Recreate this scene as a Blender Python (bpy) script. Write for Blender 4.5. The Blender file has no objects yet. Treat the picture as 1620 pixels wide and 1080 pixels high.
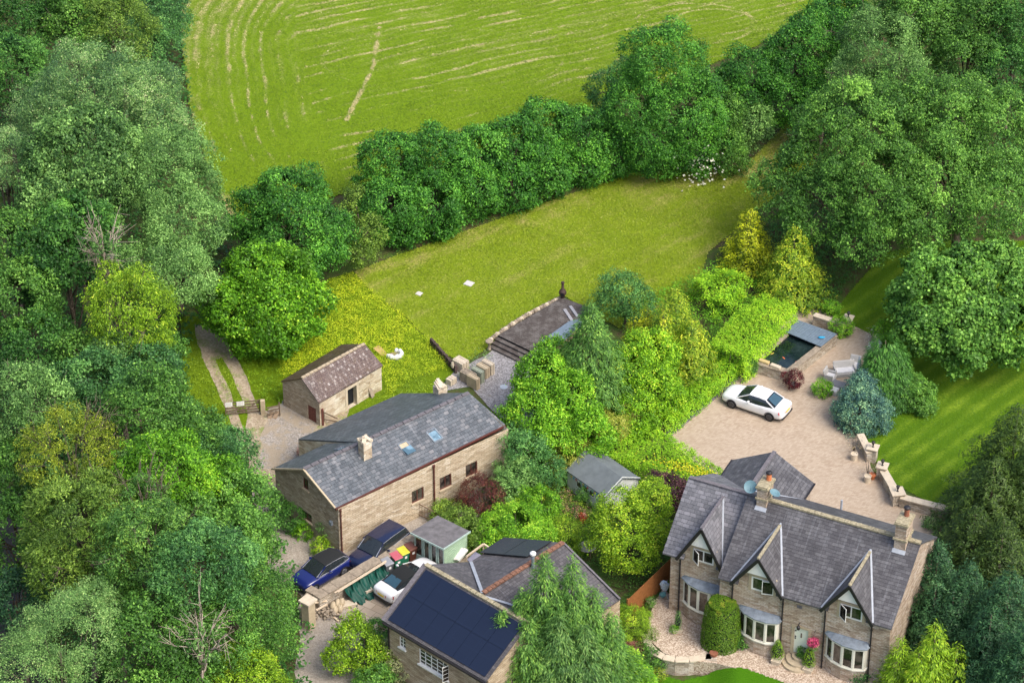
import bpy, math, random
import numpy as np
from mathutils import Vector
R_ = math.radians
SC = bpy.context.scene
COL = SC.collection
random.seed(7); RNG = np.random.default_rng(7)

# ------------------------------------------------------------------ camera, world, sun
FPX = 4873.0; TH = R_(35.0); W0, H0 = 1620.0, 1080.0
CAMH = 209.0 * math.sin(TH + math.atan(90 / FPX))
cam = bpy.data.cameras.new('camera'); camo = bpy.data.objects.new('camera', cam); COL.objects.link(camo)
camo.location = (0, 0, CAMH); camo.rotation_euler = (math.pi / 2 - TH, 0, 0)
cam.sensor_width = 36.0; cam.lens = 36.0 * FPX / W0; cam.clip_start = 1.0; cam.clip_end = 5000.0
SC.camera = camo
SUN_EL, SUN_AZ = R_(52), R_(128)      # azimuth clockwise from +Y (behind the camera, to the right)
wd = bpy.data.worlds.new('World'); SC.world = wd; wd.use_nodes = True
nt = wd.node_tree; nt.nodes.clear()
sky = nt.nodes.new('ShaderNodeTexSky'); sky.sky_type = 'NISHITA'; sky.sun_disc = False
sky.sun_elevation = SUN_EL; sky.sun_rotation = SUN_AZ; sky.air_density = 0.8; sky.dust_density = 4.0; sky.ozone_density = 0.6
bg = nt.nodes.new('ShaderNodeBackground'); bg.inputs['Strength'].default_value = 0.15
wo = nt.nodes.new('ShaderNodeOutputWorld')
nt.links.new(sky.outputs[0], bg.inputs['Color']); nt.links.new(bg.outputs[0], wo.inputs['Surface'])
sl = bpy.data.lights.new('sun', 'SUN'); sl.energy = 1.25; sl.angle = R_(34); sl.color = (1.0, 0.96, 0.89)
so = bpy.data.objects.new('sun', sl); COL.objects.link(so)
sd = Vector((math.sin(SUN_AZ) * math.cos(SUN_EL), math.cos(SUN_AZ) * math.cos(SUN_EL), math.sin(SUN_EL)))
so.rotation_euler = sd.to_track_quat('Z', 'Y').to_euler(); so.location = (60, 60, 120)
SC.view_settings.view_transform = 'Standard'; SC.view_settings.look = 'None'
SC.view_settings.exposure = 0.9; SC.view_settings.gamma = 1.0
SC.cycles.max_bounces = 6; SC.cycles.diffuse_bounces = 3; SC.cycles.transmission_bounces = 4; SC.cycles.transparent_max_bounces = 4
SC.cycles.use_denoising = True

# ------------------------------------------------------------------ surveying helpers: read a place off the photograph's perspective
_D = np.array([0, math.cos(TH), -math.sin(TH)]); _U = np.array([0, math.sin(TH), math.cos(TH)]); _X = np.array([1., 0, 0])
_C = np.array([0, 0, CAMH])
def at(px, py, z=0.0):
    r = _D * FPX + _X * (px - 810) - _U * (py - 540)
    return _C + r * ((z - CAMH) / r[2])
def scl(px, py, z=0.0):                # pixels per metre at that spot
    return FPX / float((at(px, py, z) - _C) @ _D)
class Frame:
    """upright frame: u along a wall, v to the back of it, z up"""
    def __init__(s, o, ang):
        s.o = np.array([o[0], o[1], 0.0]); a = R_(ang)
        s.u = np.array([math.cos(a), math.sin(a), 0]); s.v = np.array([-math.sin(a), math.cos(a), 0]); s.ang = a
    def __call__(s, u, v, z): return s.o + s.u * u + s.v * v + np.array([0, 0, z])
    def uz(s, px, py, v=0.0):
        r = _D * FPX + _X * (px - 810) - _U * (py - 540)
        t = (v - (_C - s.o) @ s.v) / (r @ s.v); q = _C + r * t - s.o
        return float(q @ s.u), float(q[2])
    def uv(s, px, py, z=0.0):
        q = at(px, py, z) - s.o; return float(q @ s.u), float(q @ s.v)
def seg_frame(a, b):                   # frame whose u axis runs a -> b
    a = np.array(a, float); b = np.array(b, float); d = b - a
    return Frame(a, math.degrees(math.atan2(d[1], d[0]))), float(np.hypot(d[0], d[1]))
def sstep(a, b, x):
    t = np.clip((x - a) / (b - a), 0, 1); return t * t * (3 - 2 * t)
def terrain(x, y):
    """the wood on the left drops to a beck; the front lawn lies a little lower"""
    x = np.asarray(x, float); y = np.asarray(y, float)
    edge = np.interp(y, [135, 150, 165, 185, 230, 300], [-15, -18, -20, -23.5, -25.5, -28])
    h = -4.5 * sstep(0, 12, edge - x)
    return h

# ------------------------------------------------------------------ object helpers
ORG = {}
def tag(o, label=None, cat=None, group=None, kind=None):
    if label: o['label'] = label
    if cat: o['category'] = cat
    if group: o['group'] = group
    if kind: o['kind'] = kind
    return o
def thing(name, label, cat, loc=(0, 0, 0), group=None, rz=0.0):
    o = bpy.data.objects.new(name, None); COL.objects.link(o); o.location = tuple(float(c) for c in loc)
    o.rotation_euler = (0, 0, rz); o.empty_display_size = 0.2
    ORG[o.name] = np.array(o.location); return tag(o, label, cat, group)
def link(name, me, parent=None):
    o = bpy.data.objects.new(name, me); COL.objects.link(o)
    if parent is not None:
        o.parent = parent; ORG[o.name] = ORG[parent.name]
    else: ORG[o.name] = np.zeros(3)
    return o
def copy_tree(o, parent=None):
    c = o.copy(); COL.objects.link(c)
    if parent is not None: c.parent = parent
    for ch in list(o.children): copy_tree(ch, c)
    return c
class MB:
    """collects faces and links them as one mesh"""
    def __init__(s): s.v = []; s.f = []
    def add(s, pts, faces):
        n = len(s.v); s.v += [tuple(float(c) for c in p) for p in pts]
        s.f += [tuple(n + i for i in f) for f in faces]; return s
    def poly(s, pts): return s.add(pts, [tuple(range(len(pts)))])
    def slab(s, pts, th, down=(0, 0, -1)):
        n = len(pts); d = np.array(down) * th; lo = [np.array(p) + d for p in pts]
        return s.add(list(pts) + lo, [tuple(range(n)), tuple(range(2 * n - 1, n - 1, -1))] +
                     [((i + 1) % n, i, n + i, n + (i + 1) % n) for i in range(n)])
    def prism(s, xy, z0, z1):
        return s.slab([(p[0], p[1], z1) for p in xy], z1 - z0)
    def box(s, c, size, rz=0.0):
        x, y, z = [q / 2 for q in size]; ca, sa = math.cos(rz), math.sin(rz); P = []
        for dz in (-z, z):
            for dx, dy in ((-x, -y), (x, -y), (x, y), (-x, y)):
                P.append((c[0] + dx * ca - dy * sa, c[1] + dx * sa + dy * ca, c[2] + dz))
        return s.add(P, [(0, 3, 2, 1), (4, 5, 6, 7), (0, 1, 5, 4), (1, 2, 6, 5), (2, 3, 7, 6), (3, 0, 4, 7)])
    def fbox(s, fr, u0, u1, v0, v1, z0, z1):
        P = [fr(u, v, z) for z in (z0, z1) for u, v in ((u0, v0), (u1, v0), (u1, v1), (u0, v1))]
        return s.add(P, [(0, 3, 2, 1), (4, 5, 6, 7), (0, 1, 5, 4), (1, 2, 6, 5), (2, 3, 7, 6), (3, 0, 4, 7)])
    def tube(s, p0, p1, r0, r1=None, n=8, cap=True):
        r1 = r0 if r1 is None else r1; p0 = Vector(p0); p1 = Vector(p1); d = p1 - p0
        if d.length < 1e-6: return s
        q = d.to_track_quat('Z', 'Y'); P = []
        for p, r in ((p0, r0), (p1, r1)):
            for i in range(n):
                a = 2 * math.pi * i / n; P.append(p + q @ Vector((r * math.cos(a), r * math.sin(a), 0)))
        F = [(i, (i + 1) % n, n + (i + 1) % n, n + i) for i in range(n)]
        if cap: F += [tuple(range(n - 1, -1, -1)), tuple(range(n, 2 * n))]
        return s.add(P, F)
    def bar(s, p0, p1, w, h):           # rectangular bar between two points, h measured upright
        p0 = np.array(p0, float); p1 = np.array(p1, float); d = p1 - p0; L = np.linalg.norm(d); d = d / L
        side = np.cross(d, [0, 0, 1.0]); n = np.linalg.norm(side)
        side = side / n if n > 1e-4 else np.array([1.0, 0, 0]); up = np.cross(side, d); P = []
        for p in (p0, p1):
            for a, b in ((-1, -1), (1, -1), (1, 1), (-1, 1)): P.append(p + side * a * w / 2 + up * b * h / 2)
        return s.add(P, [(0, 1, 2, 3), (7, 6, 5, 4), (0, 4, 5, 1), (1, 5, 6, 2), (2, 6, 7, 3), (3, 7, 4, 0)])
    def lathe(s, c, prof, n=16):
        P = []; F = []
        for r, z in prof:
            for i in range(n):
                a = 2 * math.pi * i / n; P.append((c[0] + r * math.cos(a), c[1] + r * math.sin(a), c[2] + z))
        for k in range(len(prof) - 1):
            for i in range(n):
                j = (i + 1) % n; F.append((k * n + i, k * n + j, (k + 1) * n + j, (k + 1) * n + i))
        F += [tuple(range(n - 1, -1, -1)), tuple(range((len(prof) - 1) * n, len(prof) * n))]
        return s.add(P, F)
    def blob(s, c, r, n=8, seed=0, amp=0.15):
        rg = random.Random(seed); P = []; F = []; m = n // 2
        for k in range(1, m):
            t = math.pi * k / m
            for i in range(n):
                a = 2 * math.pi * i / n; q = 1 + amp * (rg.random() * 2 - 1)
                P.append((c[0] + r[0] * q * math.sin(t) * math.cos(a), c[1] + r[1] * q * math.sin(t) * math.sin(a), c[2] + r[2] * q * math.cos(t)))
        a0 = len(P); P += [(c[0], c[1], c[2] + r[2]), (c[0], c[1], c[2] - r[2])]
        for k in range(m - 2):
            for i in range(n):
                j = (i + 1) % n; F.append((k * n + i, (k + 1) * n + i, (k + 1) * n + j, k * n + j))
        for i in range(n):
            j = (i + 1) % n; F.append((a0, i, j)); F.append((a0 + 1, (m - 2) * n + j, (m - 2) * n + i))
        return s.add(P, F)
    def wall(s, fr, v, poly, holes=(), depth=0.14, flip=False):
        """upright wall face in plane v of a frame, convex (u,z) outline, with openings and their reveals"""
        us = sorted(set([p[0] for p in poly] + [h[0] for h in holes] + [h[1] for h in holes]))
        zs = sorted(set([min(p[1] for p in poly), max(p[1] for p in poly)] + [h[2] for h in holes] + [h[3] for h in holes]))
        dv = -depth if flip else depth
        for a, b in zip(us[:-1], us[1:]):
            for c, d in zip(zs[:-1], zs[1:]):
                m = ((a + b) / 2, (c + d) / 2)
                if any(h[0] < m[0] < h[1] and h[2] < m[1] < h[3] for h in holes): continue
                cell = clip([(a, c), (b, c), (b, d), (a, d)], poly)
                if len(cell) < 3: continue
                if flip: cell = cell[::-1]
                s.poly([fr(p[0], v, p[1]) for p in cell])
        for a, b, c, d in holes:
            q = [(a, c), (b, c), (b, d), (a, d)]
            for i in range(4):
                p0, p1 = q[i], q[(i + 1) % 4]
                s.poly([fr(p0[0], v, p0[1]), fr(p0[0], v + dv, p0[1]), fr(p1[0], v + dv, p1[1]), fr(p1[0], v, p1[1])])
        return s
    def build(s, name, mat, parent=None, smooth=False, bevel=0.0, org=None):
        me = bpy.data.meshes.new(name)
        o0 = np.zeros(3) if parent is None else ORG[parent.name]
        if org is not None: o0 = np.array(org, float)
        V = np.array(s.v) if s.v else np.zeros((0, 3))
        me.from_pydata([tuple(p) for p in (V - o0)], [], s.f); me.update()
        auto_uv(me, o0)
        me.materials.append(mat)
        if smooth: me.polygons.foreach_set('use_smooth', [True] * len(me.polygons))
        o = link(name, me, parent)
        if parent is None and org is not None: o.location = tuple(o0); ORG[o.name] = o0
        if bevel > 0:
            b = o.modifiers.new('bevel', 'BEVEL'); b.width = bevel; b.segments = 2; b.limit_method = 'ANGLE'; b.angle_limit = R_(35)
        return o
def clip(sub, poly):
    A = sum(poly[i][0] * poly[(i + 1) % len(poly)][1] - poly[(i + 1) % len(poly)][0] * poly[i][1] for i in range(len(poly)))
    if A < 0: poly = poly[::-1]
    out = sub
    for i in range(len(poly)):
        a, b = poly[i], poly[(i + 1) % len(poly)]; inp = out; out = []
        if not inp: return []
        ins = lambda p: (b[0] - a[0]) * (p[1] - a[1]) - (b[1] - a[1]) * (p[0] - a[0]) >= -1e-9
        for j in range(len(inp)):
            p, q = inp[j - 1], inp[j]; ip, iq = ins(p), ins(q)
            if ip != iq:
                d1 = (b[0] - a[0]) * (p[1] - a[1]) - (b[1] - a[1]) * (p[0] - a[0])
                d2 = (b[0] - a[0]) * (q[1] - a[1]) - (b[1] - a[1]) * (q[0] - a[0]); t = d1 / (d1 - d2)
                out.append((p[0] + t * (q[0] - p[0]), p[1] + t * (q[1] - p[1])))
            if iq: out.append(q)
    return out
def auto_uv(me, off):
    uv = me.uv_layers.new(name='UVMap').data
    for p in me.polygons:
        n = p.normal
        if abs(n.z) > 0.999: t = Vector((1, 0, 0)); b = Vector((0, 1, 0))
        else:
            t = Vector((-n.y, n.x, 0)).normalized(); b = n.cross(t)
        for li in p.loop_indices:
            c = me.vertices[me.loops[li].vertex_index].co
            c = Vector((c.x + off[0], c.y + off[1], c.z + off[2])); uv[li].uv = (c.dot(t), c.dot(b))

# ------------------------------------------------------------------ materials
MATS = {}
class NT:
    def __init__(s, name, rough=0.7, spec=0.3, metal=0.0):
        m = bpy.data.materials.new(name); m.use_nodes = True; s.m = m; s.n = m.node_tree.nodes; s.l = m.node_tree.links
        s.b = s.n['Principled BSDF']; s.b.inputs['Roughness'].default_value = rough; s.b.inputs['Specular IOR Level'].default_value = spec
        s.b.inputs['Metallic'].default_value = metal; MATS[name] = m
    def node(s, t, **k):
        n = s.n.new(t)
        for a, b in k.items():
            if a in n.inputs: n.inputs[a].default_value = b
            else: setattr(n, a, b)
        return n
    def co(s, kind='Object'): return s.node('ShaderNodeTexCoord').outputs[kind]
    def noise(s, vec, scale, detail=4, rough=0.6):
        n = s.node('ShaderNodeTexNoise', Scale=scale, Detail=detail, Roughness=rough); s.l.new(vec, n.inputs['Vector']); return n.outputs['Fac']
    def ramp(s, fac, stops, mode='LINEAR'):
        r = s.node('ShaderNodeValToRGB'); cr = r.color_ramp; cr.interpolation = mode
        while len(cr.elements) > 1: cr.elements.remove(cr.elements[-1])
        cr.elements[0].position = stops[0][0]; cr.elements[0].color = (*stops[0][1], 1)
        for p, c in stops[1:]:
            e = cr.elements.new(p); e.color = (*c, 1)
        s.l.new(fac, r.inputs[0]); return r.outputs[0]
    def mix(s, fac, a, b, mode='MIX'):
        m = s.node('ShaderNodeMix', data_type='RGBA', blend_type=mode)
        for i, q in ((0, fac), (6, a), (7, b)):
            if isinstance(q, (int, float)): m.inputs[i].default_value = q
            elif isinstance(q, tuple): m.inputs[i].default_value = (*q, 1)
            else: s.l.new(q, m.inputs[i])
        return m.outputs[2]
    def math(s, op, a, b=0.0):
        m = s.node('ShaderNodeMath', operation=op)
        for i, q in ((0, a), (1, b)):
            if isinstance(q, (int, float)): m.inputs[i].default_value = q
            else: s.l.new(q, m.inputs[i])
        return m.outputs[0]
    def mapr(s, v, a, b, c=0.0, d=1.0):
        m = s.node('ShaderNodeMapRange'); s.l.new(v, m.inputs[0])
        for i, q in enumerate((a, b, c, d)): m.inputs[i + 1].default_value = q
        return m.outputs[0]
    def vmap(s, vec, scale=(1, 1, 1), rot=(0, 0, 0), loc=(0, 0, 0)):
        m = s.node('ShaderNodeMapping'); m.inputs['Scale'].default_value = scale; m.inputs['Rotation'].default_value = rot
        m.inputs['Location'].default_value = loc; s.l.new(vec, m.inputs[0]); return m.outputs[0]
    def attr(s, name): 
        a = s.node('ShaderNodeAttribute'); a.attribute_name = name; return a.outputs['Fac']
    def bump(s, h, strength=0.4, dist=0.03):
        b = s.node('ShaderNodeBump'); b.inputs['Strength'].default_value = strength; b.inputs['Distance'].default_value = dist
        s.l.new(h, b.inputs['Height']); s.l.new(b.outputs[0], s.b.inputs['Normal'])
    def color(s, c): s.l.new(c, s.b.inputs['Base Color']); return s.m
def plain(name, col, rough=0.6, spec=0.3, metal=0.0, var=0.12, scale=6.0, bump=0.0):
    if name in MATS: return MATS[name]
    k = NT(name, rough, spec, metal); co = k.co()
    f = k.noise(co, scale, 5, 0.65)
    a = tuple(max(0, c * (1 - var)) for c in col); b = tuple(min(1, c * (1 + var)) for c in col)
    k.color(k.ramp(f, [(0.3, a), (0.7, b)]))
    if bump: k.bump(k.noise(co, scale * 6, 4), bump, 0.02)
    return k.m
def bricks(k, vec, w, h, mortar, bias=0.0, off=0.5):
    b = k.node('ShaderNodeTexBrick'); b.offset = off
    for n, q in (('Scale', 1.0), ('Brick Width', w), ('Row Height', h), ('Mortar Size', mortar), ('Mortar Smooth', 0.2), ('Bias', bias)): b.inputs[n].default_value = q
    b.inputs['Color1'].default_value = (0, 0, 0, 1); b.inputs['Color2'].default_value = (1, 1, 1, 1); b.inputs['Mortar'].default_value = (0.5, 0.5, 0.5, 1)
    k.l.new(vec, b.inputs['Vector']); return b
def slate(name, stops, w=0.36, h=0.2, moss=None, stain=0.5, moss_lo=0.6):
    stops = [(p, (c[0] * .80, c[1] * .79, c[2] * .78)) for p, c in stops]
    k = NT(name, 0.55, 0.35); uv = k.co('UV')
    d = k.node('ShaderNodeTexNoise', Scale=2.5, Detail=2.0); k.l.new(uv, d.inputs['Vector'])
    v2 = k.node('ShaderNodeVectorMath', operation='MULTIPLY_ADD'); k.l.new(d.outputs['Color'], v2.inputs[0])
    v2.inputs[1].default_value = (0.10, 0.08, 0); k.l.new(uv, v2.inputs[2])
    b = bricks(k, v2.outputs[0], w, h, 0.012)
    c = k.ramp(b.outputs['Color'], stops)
    big = k.noise(uv, 0.55, 5, 0.7)
    c = k.mix(k.mapr(big, 0.35, 0.7, 0, stain), c, tuple(q * 0.55 for q in stops[0][1]))
    fine = k.noise(uv, 14, 4, 0.7)
    c = k.mix(k.mapr(fine, 0.45, 0.75, 0, 0.5), c, stops[-1][1])
    streak = k.noise(k.vmap(uv, (3.0, 0.35, 1)), 1.0, 4, 0.6)
    c = k.mix(k.mapr(streak, 0.56, 0.75, 0, 0.35), c, tuple(min(1, q * 1.35) for q in stops[-1][1]))
    if moss: c = k.mix(k.mapr(k.noise(uv, 1.7, 6, 0.75), moss_lo, moss_lo + 0.12, 0, 0.85), c, moss)
    s3 = k.noise(k.vmap(uv, (5.0, 0.25, 1)), 1.0, 5, 0.7); c = k.mix(k.mapr(s3, 0.54, 0.7, 0, 0.3), c, (0.30, 0.31, 0.33)); c = k.mix(k.mapr(s3, 0.46, 0.3, 0, 0.45), c, (0.05, 0.045, 0.05))
    c = k.mix(k.mapr(b.outputs['Fac'], 0, 1, 0, 0.5), c, (0.025, 0.026, 0.03))
    sw = k.node('ShaderNodeSeparateXYZ'); k.l.new(v2.outputs[0], sw.inputs[0])
    saw = k.math('FRACT', k.math('DIVIDE', sw.outputs[1], h))
    hgt = k.math('ADD', k.math('MULTIPLY', saw, -0.6), k.math('MULTIPLY', k.math('SUBTRACT', 1.0, b.outputs['Fac']), 0.8))
    hgt = k.math('ADD', hgt, k.math('MULTIPLY', b.outputs['Color'], 0.35))
    k.bump(hgt, 0.7, 0.035); return k.color(c)
def stone(name, stops, w=0.34, h=0.13, mortar=(0.2, 0.165, 0.12), dist=0.045, stain=0.35):
    stops = [(p, (min(.82, c[0] * 1.17), min(.82, c[1] * 1.2), min(.82, c[2] * 1.3))) for p, c in stops]
    k = NT(name, 0.88, 0.15); uv = k.co('UV')
    d = k.node('ShaderNodeTexNoise', Scale=3.2, Detail=3.0); k.l.new(uv, d.inputs['Vector'])
    v2 = k.node('ShaderNodeVectorMath', operation='MULTIPLY_ADD'); k.l.new(d.outputs['Color'], v2.inputs[0])
    v2.inputs[1].default_value = (dist * 2, dist, 0); k.l.new(uv, v2.inputs[2])
    b = bricks(k, v2.outputs[0], w, h, 0.014)
    vo = k.node('ShaderNodeTexVoronoi', Scale=1.0); k.l.new(k.vmap(v2.outputs[0], (1 / w * 0.9, 1 / h * 0.9, 1)), vo.inputs['Vector'])
    sp = k.node('ShaderNodeSeparateColor'); k.l.new(vo.outputs['Color'], sp.inputs[0])
    c = k.ramp(k.mix(0.68, b.outputs['Color'], sp.outputs[0]), stops)
    c = k.mix(k.mapr(k.noise(uv, 0.7, 5, 0.7), 0.45, 0.75, 0, stain), c, tuple(q * 0.5 for q in stops[1][1]))
    c = k.mix(k.mapr(k.noise(uv, 22, 3, 0.7), 0.4, 0.8, 0, 0.35), c, stops[-1][1])
    c = k.mix(k.mapr(b.outputs['Fac'], 0, 1, 0, 0.6), c, mortar)
    hgt = k.math('ADD', k.math('MULTIPLY', b.outputs['Fac'], -1.0), k.math('MULTIPLY', sp.outputs[0], 0.5))
    hgt = k.math('ADD', hgt, k.math('MULTIPLY', k.noise(uv, 18, 4), 0.6))
    k.bump(hgt, 0.8, 0.05); return k.color(c)
M_slate_main = slate('slate_main_house', [(0.0, (0.08, 0.078, 0.086)), (0.5, (0.125, 0.124, 0.135)), (1.0, (0.19, 0.19, 0.20))], 0.40, 0.22, stain=0.6)
M_slate_wing = slate('slate_wing', [(0.0, (0.14, 0.145, 0.16)), (0.5, (0.20, 0.205, 0.225)), (1.0, (0.30, 0.30, 0.33))], 0.42, 0.25, stain=0.3)
M_slate_cot = slate('slate_cottage', [(0.0, (0.07, 0.09, 0.11)), (0.45, (0.13, 0.155, 0.18)), (0.8, (0.18, 0.2, 0.225)), (1.0, (0.28, 0.285, 0.30))], 0.36, 0.24, moss=(0.12, 0.12, 0.045), stain=0.5, moss_lo=0.66)
M_slate_cotback = slate('slate_cottage_rear', [(0.0, (0.09, 0.115, 0.125)), (0.5, (0.15, 0.18, 0.20)), (1.0, (0.24, 0.27, 0.29))], 0.34, 0.2, moss=(0.11, 0.10, 0.06), moss_lo=0.6)
M_slate_bung = slate('slate_bungalow', [(0.0, (0.09, 0.085, 0.09)), (0.5, (0.135, 0.128, 0.135)), (1.0, (0.19, 0.18, 0.185))], 0.3, 0.2, moss=(0.13, 0.12, 0.08))
M_slate_barn = slate('barn_stone_tiles', [(0.0, (0.11, 0.06, 0.055)), (0.4, (0.15, 0.095, 0.075)), (0.8, (0.20, 0.14, 0.12)), (1.0, (0.56, 0.51, 0.47))], 0.17, 0.2, moss=(0.12, 0.075, 0.03), stain=0.6, moss_lo=0.56)
M_slate_barnmoss = slate('barn_mossy_tiles', [(0.0, (0.10, 0.06, 0.035)), (0.5, (0.16, 0.10, 0.06)), (1.0, (0.26, 0.18, 0.12))], 0.2, 0.2, moss=(0.13, 0.10, 0.035), stain=0.6, moss_lo=0.5)
M_stone_main = stone('stone_main_house', [(0.0, (0.20, 0.13, 0.08)), (0.3, (0.36, 0.26, 0.17)), (0.65, (0.48, 0.38, 0.265)), (1.0, (0.56, 0.48, 0.38))], 0.36, 0.12)
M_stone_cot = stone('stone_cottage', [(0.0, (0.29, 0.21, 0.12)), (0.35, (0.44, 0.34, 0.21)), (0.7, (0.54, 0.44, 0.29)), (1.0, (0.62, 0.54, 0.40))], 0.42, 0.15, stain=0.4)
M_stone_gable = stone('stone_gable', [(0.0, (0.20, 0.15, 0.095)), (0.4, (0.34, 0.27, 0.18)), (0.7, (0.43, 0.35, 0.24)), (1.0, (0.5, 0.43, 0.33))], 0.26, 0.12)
M_stone_barn = stone('stone_barn', [(0.0, (0.26, 0.17, 0.09)), (0.35, (0.46, 0.36, 0.23)), (0.7, (0.6, 0.52, 0.37)), (1.0, (0.68, 0.63, 0.5))], 0.42, 0.21, mortar=(0.5, 0.46, 0.37), dist=.07)
M_stone_bung = stone('stone_bungalow', [(0.0, (0.21, 0.14, 0.08)), (0.35, (0.34, 0.25, 0.15)), (0.7, (0.43, 0.33, 0.21)), (1.0, (0.5, 0.41, 0.28))], 0.4, 0.15)
M_stone_garden = stone('stone_garden_wall', [(0.0, (0.2, 0.15, 0.1)), (0.35, (0.36, 0.29, 0.2)), (0.7, (0.5, 0.43, 0.32)), (1.0, (0.58, 0.53, 0.43))], 0.34, 0.14, mortar=(0.2, 0.17, 0.13))
M_cap = plain('pale_coping_stone', (0.58, 0.5, 0.38), 0.85, 0.15, var=0.14, scale=3, bump=0.3)
M_surround = plain('stone_surround', (0.46, 0.38, 0.26), 0.85, 0.15, var=0.15, scale=4, bump=0.3)
M_ridge = plain('lichen_ridge', (0.34, 0.3, 0.2), 0.9, 0.1, var=0.45, scale=7, bump=0.5)
M_ridge_dark = plain('dark_ridge', (0.15, 0.14, 0.15), 0.8, 0.2, var=0.3, scale=7, bump=0.4)
M_ridge_red = plain('red_ridge_tiles', (0.23, 0.12, 0.08), 0.85, 0.15, var=0.45, scale=9, bump=0.4)
M_lead = plain('lead_flashing', (0.36, 0.39, 0.43), 0.5, 0.4, var=0.15, scale=5)
M_leadroof = plain('lead_roof', (0.19, 0.225, 0.26), 0.5, 0.4, var=0.3, scale=3)
M_black = plain('black_paint', (0.022, 0.02, 0.022), 0.45, 0.4)
M_brownpipe = plain('brown_pipe', (0.12, 0.05, 0.035), 0.5, 0.4)
M_white = plain('white_frame', (0.80, 0.79, 0.75), 0.4, 0.4, var=0.03)
M_cream = plain('cream_frame', (0.76, 0.73, 0.62), 0.5, 0.4, var=0.04)
M_brownframe = plain('brown_frame', (0.11, 0.035, 0.025), 0.5, 0.4)
M_door = plain('pale_green_door', (0.66, 0.70, 0.60), 0.45, 0.4, var=0.03)
def glassy(name, lo, hi, scale=1.6):
    k = NT(name, 0.06, 0.8); co = k.co('Object')
    return k.color(k.ramp(k.noise(co, scale, 3, 0.6), [(0.42, lo), (0.62, hi)]))
M_glass = glassy('window_glass', (0.018, 0.016, 0.015), (0.10, 0.085, 0.07))
M_glass_sky = glassy('rooflight_glass', (0.07, 0.14, 0.19), (0.2, 0.33, 0.42))
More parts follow.
